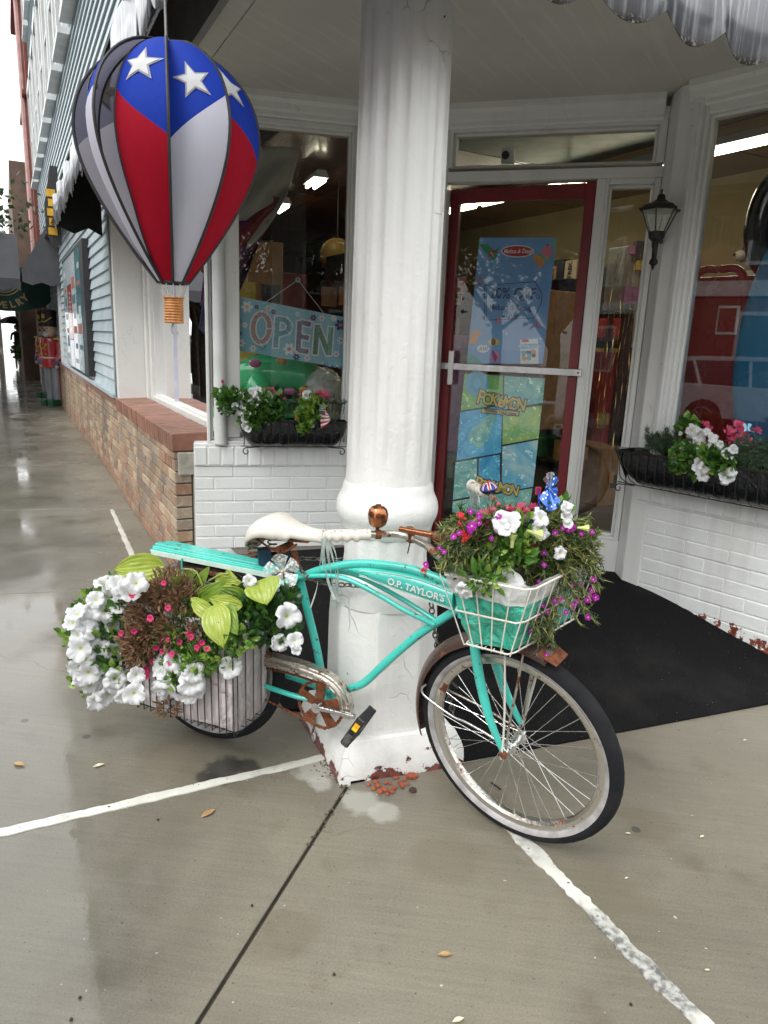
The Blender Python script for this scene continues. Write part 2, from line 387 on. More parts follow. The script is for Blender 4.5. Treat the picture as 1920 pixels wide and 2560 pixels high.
def slab(poly):
    if len(poly) < 3: return
    c = sum((Vector(q) for q in poly), Vector()) / len(poly)
    q = [(a, math.atan2(a[1] - c.y, a[0] - c.x)) for a in poly]; q.sort(key=lambda t: t[1]); P = [Vector(a) for a, _ in q]
    mb = MB(); mb.prism([p + Vector((0, 0, -.013)) for p in P], (0, 0, .013)); mb.build('slab', M_conc, sidewalk, bevel=.0028)
s1n = perp(S1D); s1n = s1n if s1n.dot(Vector((-3, 4, 0)) - S1P) > 0 else -s1n      # beyond the first white line
front = clip(big, S1P, s1n, -1); s2n = perp(S2D); s2n = s2n if s2n.x > 0 else -s2n
fl = clip(front, S2P, s2n, -1); fr_ = clip(front, S2P, s2n, 1)
j1n = perp(J1D); j1n = j1n if j1n.x > 0 else -j1n
cols_ = []
for pl in (clip(fl, C0, j1n, -1, .006), clip(fl, C0, j1n, 1, .006)):
    cols_.append(pl)
for k in range(0, 1): pass
for pl in cols_:
    slab(clip(pl, Vector((0, -.9, 0)), Vector((0, 1, 0)), 1)); slab(clip(pl, Vector((0, -.9, 0)), Vector((0, 1, 0)), -1))
e2 = S2D.normalized(); bn = Vector((-S1D.x, -S1D.y, 0)).normalized()
# right-hand area: behind the white line's square
r1 = clip(fr_, Vector((2.9, 0, 0)), Vector((1, -.5, 0)), -1); slab(r1); slab(clip(fr_, Vector((2.9, 0, 0)), Vector((1, -.5, 0)), 1))
back = clip(big, S1P, s1n, 1)
cn = perp(CRD); cn = cn if cn.y > 0 else -cn
cps = [Vector((-1.95, 3.93, 0)), Vector((-2.6, 5.97, 0)), Vector((-3.6, 8.0, 0)), Vector((-4.5, 9.85, 0))] + [Vector((-4.5, 9.85, 0)) + Vector((-.93, 1.86, 0)) * k for k in range(1, 14)]
for reg in (back,):
    rest = reg
    for q in cps:
        slab(clip(rest, q, cn, -1)); rest = clip(rest, q, cn, 1)
    slab(rest)
# white caulked joints: wavy bands with real thickness
def caulk(P, Q, w0, w1, seed, n=90, wob=.008):
    mb = MB(); P, Q = Vector(P), Vector(Q); d = (Q - P).normalized(); s_ = perp(d); top = []; 
    r = random.Random(seed)
    def nz(t, k): return mnoise.noise(Vector((t * 14, k * 7.3 + seed, 0))) * wob + mnoise.noise(Vector((t * 55, k * 3.1 + seed, 4))) * wob * .45
    for i in range(n + 1):
        t = i / n; c = P.lerp(Q, t); L = (Q - P).length * t; hw = (w0 + (w1 - w0) * t) / 2
        top.append((c + s_ * (hw + nz(L, 1)), c - s_ * (hw + nz(L, 2))))
    vs = []
    for a, b in top: vs += [a + Vector((0, 0, -.006)), a + Vector((0, 0, .0035)), (a + b) / 2 + Vector((0, 0, .0045)), b + Vector((0, 0, .0035)), b + Vector((0, 0, -.006))]
    mb.add(vs, [(i * 5 + k, i * 5 + k + 1, (i + 1) * 5 + k + 1, (i + 1) * 5 + k)[::-1] for i in range(n) for k in range(4)])
    return mb
def caulk_mat():
    n = N('white_joint_paint'); c = n.mix(n.ramp(n.noise(5, 5), .4, .7), (.62, .62, .56), (.47, .46, .41))
    c = n.mix(n.mul(n.ramp(n.noise(2.2, 3), .54, .62), .85), c, n.mix(n.ramp(n.noise(50, 4), .4, .6), (.06, .06, .06), (.4, .4, .38)))
    c = n.mix(n.ramp(n.noise(60, 4), .66, .7), c, (.07, .065, .055))
    return n.bsdf(c, .4, 0, n.bump(n.noise(40, 4), .4, .003), .4, .12)
M_caulk = caulk_mat()
jl = struct(thing('joint_lines', None, None, (0, 0, 0)))
caulk((-.178, 2.345, 0), tuple(S1P + S1D * 3), .036, .046, 1, 220, .006).build('white_line', M_caulk, jl)
caulk((.30, 2.28, 0), tuple(S2P + S2D * 2.6), .045, .05, 5, 260, .013).build('white_line', M_caulk, jl)
caulk(tuple(LF(2.0, .16, 0)), tuple(LF(.28, .2, 0)), .03, .04, 9, 90, .006).build('white_line', M_caulk, jl)
# kerbs along the two streets
kb = MB(); kb.box(LF, -3, 70, 3.4, 3.55, -.17, .004); struct(kb.build('kerb', M_conc, None, bevel=.02))
kb = MB(); kf = Frame((kp.x, kp.y), 62.3); kb.box(kf, -3, 60, -.0, .15, -.17, .004); struct(kb.build('kerb', M_conc, None, bevel=.02))
# entrance ramp with its carpet
bm = bmesh.new(); bmesh.ops.create_grid(bm, x_segments=90, y_segments=90, size=2.0)
bmesh.ops.translate(bm, verts=bm.verts[:], vec=(.9, 3.6, 0))
for P_, n_ in ((L1P, L1N), (L2P, L2N)):
    bmesh.ops.bisect_plane(bm, geom=bm.verts[:] + bm.edges[:] + bm.faces[:], plane_co=P_, plane_no=n_, clear_inner=True)
sl_ = Vector((.912, .410, 0))
bmesh.ops.delete(bm, geom=[f for f in bm.faces if (f.calc_center_median() - Vector((-.289, 2.619, 0))).dot(sl_) < .03 and f.calc_center_median().y < 2.66], context='FACES')
for v in bm.verts: v.co.z = ramp(v.co.x, v.co.y) + .009 + .0015 * mnoise.noise(v.co * 6)
ed = [e for e in bm.edges if e.is_boundary]; r_ = bmesh.ops.extrude_edge_only(bm, edges=ed)
for g in r_['geom']:
    if isinstance(g, bmesh.types.BMVert): g.co.z = -.01
me = bpy.data.meshes.new('entrance_carpet'); bm.to_mesh(me); bm.free()
n = N('black_carpet'); f1 = n.math('ADD', n.mul(n.noise(220, 2), .7), n.mul(n.n('TexWave', i_Vector=n.n('VectorRotate', rotation_type='Z_AXIS', i_Vector=n.pos(), i_Angle=.4).outputs[0], i_Scale=28.0, i_Distortion=1.5).outputs[0], .12)); c = n.mix(n.ramp(f1, .3, .75), (.003, .003, .0035), (.015, .015, .016)); c = n.mix(n.mul(n.ramp(n.noise(2.5, 5), .5, .75), .4), c, (.035, .032, .028)); c = n.mix(n.ramp(n.noise(120, 1), .79, .80), c, (.3, .28, .25))
me.materials.append(n.bsdf(c, .95, 0, n.bump(f1, 1, .006), sheen=.0, spec=.15)); carpet = bpy.data.objects.new('entrance_carpet', me); COL.objects.link(carpet); struct(carpet)
# ------------------------------------------------------------------ bricks
def brick_mesh(L, Dp, Hh, bev=.004, mats=None, seed=0, rough=.0012):
    bm = bmesh.new(); bmesh.ops.create_cube(bm, size=1); r = random.Random(seed)
    for v in bm.verts: v.co.x *= L; v.co.y *= Dp; v.co.z *= Hh
    bmesh.ops.bevel(bm, geom=bm.edges[:], offset=bev, segments=1, affect='EDGES')
    for v in bm.verts: v.co += Vector((r.uniform(-1, 1), r.uniform(-1, 1), r.uniform(-1, 1))) * rough
    me = bpy.data.meshes.new('brick'); bm.to_mesh(me); bm.free(); me.materials.append(mats)
    return me
def courses(root, fr, s0, s1, z0, z1, L, Hc, o, Dp, mat, joint=.009, off=0, maxn=290, seed=1, prot=.0015, skip=None):
    var = [brick_mesh(L - joint, Dp, Hc - joint, .003, mat, seed * 10 + k) for k in range(4)]; cnt = 0
    r = random.Random(seed); row = 0; z = z0; extra = MB(); items = []
    while z < z1 - .01:
        s = s0 - (L / 2 if (row + off) % 2 else 0); 
        while s < s1 - .01:
            a = max(s, s0); b = min(s + L, s1)
            if b - a > .03: items.append((a, b, z, row))
            s += L
        z += Hc; row += 1
    items.sort(key=lambda t: t[0])
    for a, b, zz, _ in items:
        if skip and skip(a, zz): continue
        hh = min(Hc, z1 - zz)
        jo = r.uniform(-prot, prot)
        if cnt < maxn:
            inst('brick', var[r.randrange(4)], root, fr((a + b) / 2 + r.uniform(-.001, .001), o - Dp / 2 + jo, zz + hh / 2), (0, r.uniform(-.006, .006), fr.rot), ((b - a - joint) / (L - joint), 1, hh / Hc)); cnt += 1
        else:
            extra.box(fr, a + joint / 2, b - joint / 2, o - Dp, o + jo, zz + joint / 2, zz + hh - joint / 2)
    return extra
# ------------------------------------------------------------------ left street facade
bw = thing('brick_sill_wall', 'low tan brick wall with red brick cap under the corner shop window', 'brick wall', LF(1.3, 0, 0))
mb = MB(); mb.box(LF, 0.006, 2.6, -.24, -.011, -.05, .80); mb.box(LF, 0.02, 2.6, -.30, -.24, -.05, .9); mb.build('mortar_bed', M_mortar, bw)
courses(bw, LF, 0, 2.6, 0, .80, .2, .0755, 0, .1, M_brick, seed=2, joint=.0115, prot=.003)
capm = [brick_mesh(.068, .27, .112, .005, M_cap, 40 + k) for k in range(4)]
for k in range(34):
    s = .038 + k * .0762
    if s < 2.6: inst('cap_brick', capm[k % 4], bw, LF(s, -.122 + rnd.uniform(-.003, .003), .862), (rnd.uniform(.03, .05) * LF.ysign, 0, LF.rot), (1, 1, 1))
endm = [brick_mesh(.011, .098, .066, .003, M_brick, 60 + k) for k in range(3)]
for k in range(10): inst('end_brick', endm[k % 3], bw, LF(0.0, -.05, .04 + k * .0755), (0, 0, LF.rot))
mb = MB(); mb.box(LF, -.012, .02, -.30, -.11, .0, .78); mb.box(LF, -.02, .03, -.25, -.02, .66, .80); mb.build('mortar_patch', simple('rough_mortar', (.40, .38, .33), (.26, .25, .21), 12, .9, bump=1, bsc=35), bw, bevel=.006)
bf = thing('brick_base_wall', 'long low tan brick wall under the pale blue clapboards', 'brick wall', LF(8, 0, 0))
mb = MB(); mb.box(LF, 2.6, 16, -.3, -.028, -.05, .90); mb.build('mortar_bed', M_mortar, bf)
ex = courses(bf, LF, 2.6, 16, 0, .83, .2, .0755, -.02, .1, M_brick, seed=5, maxn=255, joint=.0125, prot=.003)
ex.build('far_brick', M_brickfar, bf)['kind'] = 'stuff'
cb = brick_mesh(.068, .13, .075, .004, M_cap, 71)
for k in range(35): inst('cap_brick', cb, bf, LF(2.64 + k * .0762, -.06, .87), (0, 0, LF.rot))
mb = MB()
for k in range(35, 175): mb.box(LF, 2.606 + k * .0762, 2.674 + k * .0762, -.12, .003, .835, .905)
mb.build('far_cap_brick', M_cap, bf)['kind'] = 'stuff'
# clapboard building
sb = thing('clapboard_building', 'tall shop building clad in pale blue horizontal clapboards with upper windows', 'building', LF(8, -1, 0))
n = N('pale_blue_clapboard'); p = n.pos(); c = n.mix(n.ramp(n.noise(3, 5), .35, .7), (.42, .50, .53), (.34, .42, .46))
c = n.mix(n.mul(n.ramp(n.noise(12, 5, n.scale(p, (1, 1, .08))), .5, .75), .5), c, (.22, .25, .24))
M_clap = n.bsdf(c, .42, 0, n.bump(n.noise(20, 4, n.scale(p, (1, 1, 6))), .25, .004), .25, .2)
def clap_mesh(length):
    m_ = MB(); pts = [(0, 0, 0), (0, -.034, 0), (0, -.012, .118), (0, 0, .118)]
    P = [(-length / 2, y * LF.ysign, z) for _, y, z in pts]; m_.prism(P, (length, 0, 0)); return m_.mesh('clapboard', M_clap)
zz = .93; top = 10.4
MIDC = clap_mesh(3.3); UPF = clap_mesh(13.3); lower = clap_mesh(1.95); lowfar = clap_mesh(6.0); upper = clap_mesh(18.2)
mb = MB(); mb.box(LF, 2.6, 16, -.3, -.045, .90, 2.95); mb.box(LF, -2.0, 16, -2.0, -.045, 3.12, top); mb.box(LF, 2.6, 16, -.3, -.045, 2.95, 3.12); mb.build('wall', M_clap, sb)
z = .945
while z < 2.4:
    inst('clapboard', lower, sb, LF(2.66 + .975, -.045, z), (0, 0, LF.rot)); inst('clapboard', lowfar, sb, LF(10.95, -.045, z), (0, 0, LF.rot)); 
    if z < 2.4: inst('clapboard', MIDC, sb, LF(6.3, -.045, z), (0, 0, LF.rot))

    z += .112
while z < top - .12:
    if z < 2.94: inst('clapboard', UPF, sb, LF(9.35, -.045, z), (0, 0, LF.rot))
    else: inst('clapboard', upper, sb, LF(6.9, -.045, z), (0, 0, LF.rot))
    z += .112
M_trimg = simple('grey_green_trim', (.20, .235, .23), (.14, .16, .16), 8, .4, bump=.2)
M_wtrim = simple('white_trim', (.66, .68, .67), (.5, .51, .5), 5, .45, bump=.3, bsc=30)
mb = MB(); mb.box(LF, 2.60, 2.655, -.06, .008, .92, 2.95); mb.build('corner_trim', M_trimg, sb, bevel=.004)
mb = MB(); mb.box(LF, 9.75, 9.95, -.06, .03, .92, 3.1); mb.build('white_board', M_wtrim, sb, bevel=.004)
mb = MB(); mb.box(LF, 2.62, 9.7, -.06, .035, .905, .945); mb.build('water_table', M_clap, sb, bevel=.004)
M_dkglass = simple('dark_window_pane', (.03, .035, .04), (.05, .06, .065), 1, .08, coat=1)
for k in range(9):
    s = 4.09 + 1.355 * k
    wn = MB(); wn.box(LF, s, s + .1, -.05, .05, 4.83, 6.75); wn.box(LF, s + .85, s + .95, -.05, .05, 4.83, 6.75); wn.box(LF, s, s + .95, -.05, .06, 6.75, 6.9); wn.box(LF, s + .1, s + .85, -.05, .035, 5.75, 5.81); wn.box(LF, s + .45, s + .49, -.05, .03, 4.9, 6.75)
    o = wn.build('window', M_wtrim, sb)
    g = MB(); g.box(LF, s + .1, s + .85, -.04, .0, 4.9, 6.75); g.build('pane', M_dkglass, o)
    g = MB(); g.box(LF, s - .05, s + 1.0, -.05, .11, 4.76, 4.83); g.build('sill', M_wtrim, o)
    wn = MB(); wn.box(LF, s, s + .1, -.05, .05, 8.0, 9.7); wn.box(LF, s + .85, s + .95, -.05, .05, 8.0, 9.7); wn.box(LF, s - .05, s + 1.0, -.05, .08, 7.92, 8.0); wn.box(LF, s, s + .95, -.05, .06, 9.7, 9.85)
    o = wn.build('window', M_wtrim, sb); g = MB(); g.box(LF, s + .1, s + .85, -.04, .0, 8.0, 9.7); g.build('pane', M_dkglass, o)
mb = MB(); mb.box(LF, -2.0, 16.1, -2, .25, top, top + .3); mb.build('cornice', M_wtrim, sb)
# panel board on the clapboards
pb = thing('display_board', 'tall four-panel display board in black frame on pale blue clapboards', 'sign board', LF(6.3, 0, .98))
mb = MB(); mb.box(LF, 4.62, 7.95, -.02, .05, .985, 2.5); mb.build('frame', M_black, pb)
pc = [((.05, .20, .22), (.03, .12, .15), 'teal'), ((.55, .60, .62), (.4, .46, .5), 'white'), ((.33, .05, .04), (.26, .04, .035), 'red'), ((.36, .46, .46), (.25, .36, .38), 'pale')]
for k, (a, b, nm) in enumerate(pc):
    s = 5.0 + k * .72
    mt = simple('poster_' + nm, a, b, 6, .3, coat=.5); x = MB()
    if nm == 'red':
        x.box(LF, s, s + .66, .05, .056, 1.38, 2.1); o = x.build('panel', mt, pb); 
        for z0_, z1_ in ((1.0, 1.37), (2.11, 2.45)):
            x = MB(); x.box(LF, s, s + .66, .05, .056, z0_, z1_); x.build('panel', simple('poster_print', (.5, .55, .6), (.3, .36, .42), 30, .3, coat=.5), pb)
        for j in range(9):
            x = MB(); x.box(LF, s + .2 + .05 * (j % 2), s + .42, .056, .0575, 1.5 + j * .06, 1.53 + j * .06); x.build('print_block', simple('poster_print', (.5, .55, .6)), o)
    else:
        x.box(LF, s, s + .66, .05, .056, 1.0, 2.45); o = x.build('panel', mt, pb)
        for j in range(7):
            x = MB(); h_ = rnd.uniform(.05, .16); z_ = 1.08 + j * .19; x.box(LF, s + .08, s + rnd.uniform(.3, .6), .056, .0575, z_, z_ + h_); x.build('print_block', simple('poster_blk%d' % (j % 3), [(.35, .4, .42), (.04, .1, .13), (.3, .1, .07)][j % 3]), o)
# red brick building beyond
bb = thing('red_brick_building', 'narrow red brick building rising beyond the clapboard shop', 'building', LF(18, -1, 0))
M_rb = simple('red_brick', (.22, .06, .04), (.15, .04, .03), 9, .7, bump=.4)
mb = MB(); mb.box(LF, 16.15, 19.2, -4, .05, 0, 9.4); mb.build('wall', M_rb, bb)
mb = MB(); mb.box(LF, 16.2, 19.3, -4, .22, 9.1, 9.25); mb.box(LF, 16.2, 19.3, -4, .15, 6.9, 7.0); mb.build('cornice', M_rb, bb)
mb = MB(); mb.tube([LF(16.6, .12, .1), LF(16.6, .12, 9)], .07, 8); mb.build('downspout', simple('pink_downspout', (.5, .3, .28)), bb)
bs = thing('stone_building', 'rough brown stone building stub seen past the red brick one', 'building', LF(27, -1, 0))
mb = MB(); mb.box(LF, 19.4, 34, -4, .5, 0, 6.0); mb.build('wall', simple('brown_stone', (.17, .12, .09), (.10, .075, .06), 3, .8, bump=1, bsc=8), bs)
# next shop's awning: dark, with pale gutter
na = thing('shop_awning', 'charcoal fabric awning with pale metal gutter reaching over the far sidewalk', 'awning', LF(11, .5, 2.5))
M_fab = simple('charcoal_awning', (.045, .048, .055), (.03, .032, .038), 4, .5, bump=.2, coat=.2)
x = MB(); x.quad(LF(9.55, -.02, 3.5), LF(9.65, .57, 2.45), LF(19, .57, 2.45), LF(19, -.02, 3.5)); x.build('roof', M_fab, na, thick=0)
x = MB(); pts = [LF(9.65, .57, 2.45), LF(9.55, -.02, 3.5), LF(9.55, -.02, 2.28)]
for k in range(9): t = k / 8; pts.append(LF(9.55 + .1 * t, -.02 + .59 * t, 2.27 - .05 * math.sin(t * 2 * math.pi) ** 2))
x.prism(pts, LF.h * .02); x.build('end_panel', M_fab, na)
def valance(fr, s0, s1, o, zt, zb, per, amp, mat, thick=.006, nseg=14, wob=0):
    x = MB(); n_ = int((s1 - s0) / per * nseg); vs = []
    for i in range(n_ + 1):
        s = s0 + (s1 - s0) * i / n_; ph = ((s - s0) / per) % 1; zz_ = zb + amp * (1 - math.sin(math.pi * ph)) ** 1.0
        oo = o + wob * math.sin(s * 9) * .5 + wob * mnoise.noise(Vector((s * 5, 0, 0)))
        for dz in (0, .5, 1): vs.append(fr(s, oo + (wob * .6 * mnoise.noise(Vector((s * 8, dz * 3, 2))) if dz else 0) * 1, zt + (zz_ - zt) * dz))
    x.add(vs, [(i * 3 + k, (i + 1) * 3 + k, (i + 1) * 3 + k + 1, i * 3 + k + 1) for i in range(n_) for k in range(2)]); return x
far_c = Frame(tuple(LF(10.2, .9, 0))[:2], 62.3)
x = MB(); x.box(far_c, -4.6, 0, -34, .35, 3.05, 3.1); x.box(far_c, -4.6, 0.02, .35, .42, 3.02, 3.22); x.build('gutter', simple('gutter_metal', (.30, .31, .33), (.42, .43, .45), 4, .35, .3), na, bevel=.01)
x = MB(); x.quad(far_c(-4.6, .36, 3.04), far_c(.3, .36, 3.04), far_c(.3, .55, 2.3), far_c(-4.6, .55, 2.3)); x.build('front_fabric', M_fab, na)
valance(far_c, -4.6, .3, .56, 2.31, 2.10, .4, .06, M_fab).build('valance', M_fab, na)
# jewelry sign
js = thing('hanging_sign', 'dark green hanging sign with gold lettering under the charcoal awning', 'sign', LF(13, .9, 2.1))
sf = Frame(tuple(LF(13.2, .25, 0))[:2], 62.3); x = MB(); pts = []
for k in range(13): t = k / 12; pts.append(sf(-1.9 * t + .35, 0, 2.12 - .28 * math.sin(math.pi * min(1, t * 1.05)) ** .7))
x.prism([sf(.35, 0, 2.75), sf(-1.55, 0, 2.75)] + pts[::-1], sf.n * .04); x.build('panel', simple('dark_green', (.01, .07, .05), (.008, .05, .04)), js)
M_gold = simple('gold_print', (.55, .42, .2), (.45, .33, .15))
for k, ch in enumerate('JEWELRY'):
    a = (k - 3) * .26; q = sf(-.62 + .56 * math.sin(a) , .05, 2.52 - .56 * math.cos(a)); 
    lettering(ch, .19, js, q, sf.h * math.cos(a) + Vector((0, 0, math.sin(a))), Vector((0, 0, math.cos(a))) - sf.h * math.sin(a), M_gold, .002, .008)
x = MB(); x.tube([sf(-.62 + .36 * math.sin(a * .2 - 1.4), .05, 2.52 - .36 * math.cos(a * .2 - 1.4)) for a in range(15)], .012, 4); x.tube([sf(-.62 + .3 * math.sin(a * .2 - 1.4), .05, 2.52 - .3 * math.cos(a * .2 - 1.4)) for a in range(15)], .012, 4); x.build('ring_print', M_gold, js)
# ------------------------------------------------------------------ corner awnings
n = N('silver_sheen_awning'); p = n.pos(); st = n.noise(45, 5, n.scale(p, (1, 1, .07)))
z_ = n.n('SeparateXYZ', i_Vector=p).outputs[2]
c = n.mix(n.ramp(n.noise(4, 4), .35, .65), (.055, .058, .07), (.17, .175, .20)); c = n.mix(n.mul(n.ramp(st, .50, .72), .75), c, (.50, .52, .56))  # pale streaks put the wet sheen into the dark cloth colour
c = n.mix(n.ramp(n.math('ADD', n.math('SUBTRACT', z_, 2.0), n.mul(n.noise(60, 3), .03)), .405, .425, (1, 1, 1), (0, 0, 0)), c, n.mix(n.ramp(n.noise(70, 3), .55, .6), (.02, .02, .018), (.5, .5, .48)))
M_val = n.bsdf(c, .3, 0, n.bump(st, .4, .004), .5, .1)
M_und = simple('black_awning_cloth', (.008, .008, .009), (.014, .014, .015), 5, .7)
RS = Frame((WF.P - WF.n * .27)[:2], 62.3)
def awning(fr, s0, s1, dep, label, off=0):
    a = thing('awning', label, 'awning', fr((s0 + s1) / 2, dep, 2.4), 'awnings wrapping the shop corner')
    x = MB(); x.prism([fr(s0, 0, 3.3), fr(s1, 0, 3.3), fr(s1, dep, 2.64), fr(s0, dep, 2.64)], (0, 0, .012)); x.build('roof', [M_und], a)
    valance(fr, s0, s1, dep, 2.645, 2.385, .256, .062, M_val, wob=.018).build('valance', M_val, a, sm=True, solid=.004)
    x = MB(); x.prism([fr(s1, 0, 3.3), fr(s1, dep, 2.64), fr(s1, dep, 2.42), fr(s1, dep * .6, 2.36), fr(s1, dep * .3, 2.42), fr(s1, 0, 2.36)], fr.h * .01); x.build('end_panel', M_und, a)
    for k in range(5):
        t = (k + .5) / 5; x = MB(); x.tube([fr(s0, dep * t, 3.27 - .66 * t), fr(s1, dep * t, 3.27 - .66 * t)], .012, 6); x.build('rib', M_iron, a)
    return a
awning(LF, -2.72, 3.08, .4, 'black awning with wet silver scalloped edge above the tan brick wall')
awning(RS, -1.08, 4.5, .27, 'black awning with wet silver scalloped edge over the right-hand street side')
# ------------------------------------------------------------------ soffit, column, corner post
sc0 = None
def isect(P, d, Q, e):
    den = d.x * e.y - d.y * e.x; t = ((Q.x - P.x) * e.y - (Q.y - P.y) * e.x) / den; return P + d * t
KC = isect(LF.P, LF.h, RS.P, RS.h)
JU = BF(1.223, 0, 0)
poly = [LF(0.05, -.13, CEIL), Vector((KC.x, KC.y, CEIL)) + (LF.n + RS.n) * -.13, RS(1.62, -.13, CEIL), RF(1.1, -.25, CEIL), DF(.05, -.25, CEIL), Vector((JU.x, JU.y, CEIL)) - DF.n * .25, BF(.05, -.25, CEIL)]
soff = struct(thing('porch_ceiling', None, None, (0, 3.4, CEIL)))
mb = MB(); cc = Vector((.4, 3.4, CEIL)); n7 = len(poly); mb.add([cc] + poly, [(0, 1 + (k + 1) % n7, 1 + k) for k in range(n7)]); mb.build('board', M_soffit, soff)
mb = MB(); mb.prism([LF(0.3, -.001, CEIL - .001), LF(0.3, -.126, CEIL - .001), Vector((KC.x, KC.y, CEIL - .001)) + (LF.n + RS.n) * -.126, Vector((KC.x, KC.y, CEIL - .001))], (0, 0, .05)); mb.build('board', M_soffit, soff)
mb = MB(); mb.prism([Vector((KC.x, KC.y, CEIL - .001)), Vector((KC.x, KC.y, CEIL - .001)) + (LF.n + RS.n) * -.126, RS(2.2, -.126, CEIL - .001), RS(2.2, 0, CEIL - .001)], (0, 0, .05)); mb.build('board', M_soffit, soff)
mb = MB(); mb.box(LF, (KC - LF.P).dot(LF.h), .3, .002, .035, CEIL - .06, CEIL + .3); mb.box(RS, (KC - RS.P).dot(RS.h), 2.2, .002, .035, CEIL - .06, CEIL + .3); mb.build('edge_trim', simple('grey_trim', (.25, .25, .25)), soff)
# storeys over the porch
mb = MB(); s_ = (KC - LF.P).dot(LF.h); mb.prism([KC + Vector((0, 0, 3.3)), LF(0, 0, 3.3), LF(0, -6, 3.3), RS(6, -6, 3.3), RS(14, 0, 3.3)], (0, 0, 7)); 
up = thing('corner_storeys', 'upper storeys above the porch awnings on the right-hand street', 'building', (1, 5, 3.3)); mb.build('wall', M_clap, up)
mb = MB(); mb.prism([KC + Vector((0, 0, 3.12)), LF(0, 0, 3.12), LF(0, -4, 3.12), RS(6, -4, 3.12), RS(14, 0, 3.12)], (0, 0, .17)); mb.build('floor_band', M_und, up)

COLC = Vector((.011, 2.465, 0))
colt = thing('porch_column', 'fluted white painted column on an octagonal base at the shop corner', 'column', COLC)
def flute(n_, d): return lambda a, z: 1 - d * max(0, math.cos(a * n_)) ** 1.5 * (1 if z > .0 else 0)
mb = MB(); prof = [(.155, 1.0), (.151, 1.04), (.1485, 1.08)] + [(.149 - .010 * k / 20, 1.13 + 1.67 * k / 20) for k in range(21)]
def ff(a, z):
    k = sst((z - 1.09) / .06); ph = (a * 14 / (2 * math.pi)) % 1; w_ = max(0, min(1, .80 + 1.0 * math.cos(2 * math.pi * ph)))
    return 1 - .058 * k * (1 - w_) ** .8 + .004 * mnoise.noise(Vector((math.cos(a) * 3, math.sin(a) * 3, z * 2)))
mb.lathe(prof, COLC, 168, rf=ff); mb.build('shaft', M_colpaint, colt, sm=60)
mb = MB()
pr = [(.150, 1.035), (.158, 1.02), (.160, 1.005)] + [(.158 + .024 * math.sin(math.pi * k / 10) ** .9, 1.00 - .125 * k / 10) for k in range(1, 10)] + [(.162, .872), (.160, .862), (.152, .85), (.150, .845)]
pr = [(r, z) for r, z in pr][::-1]
mb.lathe(pr, COLC, 72, rf=lambda a, z: 1 + .012 * mnoise.noise(Vector((math.cos(a) * 2, math.sin(a) * 2, z * 8)))); mb.build('torus_moulding', M_colpaint, colt, sm=60)
mb = MB()
def ff2(a, z): ph = (a * 14 / (2 * math.pi)) % 1; w_ = .5 + .5 * math.cos(2 * math.pi * ph); return 1 - .035 * (1 - w_) * (1 if .73 < z < .85 else 0)
mb.lathe([(.155, .70), (.152, .735), (.149, .76), (.149, .84), (.150, .86)], COLC, 168, rf=ff2); mb.build('drum', M_colpaint, colt, sm=60)
mb = MB(); mb.lathe([(.19, .60), (.192, .625), (.186, .66), (.172, .69), (.156, .705)], COLC, 72); mb.build('lower_moulding', M_colpaint, colt, sm=60)
AB, AC = Vector((.948, .318, 0)), Vector((-.41, .912, 0)); octo = []
oc = math.atan2(AB.y, AB.x)
mb = MB(); R8 = .205
rings = []
for z, rr in ((.13, R8 + .004), (.16, R8), (.52, R8 * .985), (.585, R8 * .965), (.612, R8 * .93)):
    rings.append([COLC + Vector((rr * math.cos(oc + (k + .5) * math.pi / 4), rr * math.sin(oc + (k + .5) * math.pi / 4), z)) for k in range(8)])
vs = [v for r in rings for v in r]; mb.add(vs, [(i * 8 + k, i * 8 + (k + 1) % 8, (i + 1) * 8 + (k + 1) % 8, (i + 1) * 8 + k) for i in range(4) for k in range(8)] + [tuple(range(32, 40))])
mb.build('octagonal_base', M_colpaint, colt, bevel=.008)
mb = MB(); hs_ = .225; sq = lambda q, z, c=0: [COLC + (AB.normalized() * (a * q) + AC.normalized() * (b * q)) + Vector((0, 0, z)) for a, b in ((-1, -1), (1, -1), (1, 1), (-1, 1))]
vs = sq(.232, -.02) + sq(.230, .075) + sq(.222, .10) + sq(.20, .15)
nsub = 12; rings = []
for z, q in ((-.02, .234), (.03, .233), (.07, .230), (.10, .222), (.14, .205), (.145, .19)):
    c4 = sq(q, z); ring = []
    for i in range(4):
        for k in range(nsub): 
            v = c4[i].lerp(c4[(i + 1) % 4], k / nsub); v += (v - COLC).normalized() * .004 * mnoise.noise(v * 14); ring.append(v)
    rings.append(ring)
m_ = 4 * nsub; mb.add([v for r in rings for v in r], [(i * m_ + k, i * m_ + (k + 1) % m_, (i + 1) * m_ + (k + 1) % m_, (i + 1) * m_ + k) for i in range(5) for k in range(m_)] + [tuple(range(5 * m_, 6 * m_))])
mb.build('plinth', M_colpaint, colt, sm=35)
pst = thing('window_post', 'slim round white post on the sill between the two shop windows', 'post', BF(.16, 0, .86))
mb = MB(); mb.lathe([(.040, 0), (.040, .01), (.0385, .05), (.037, 1.95)], BF(.16, 0, .868), 28); mb.build('shaft', M_wtrim, pst, sm=60)
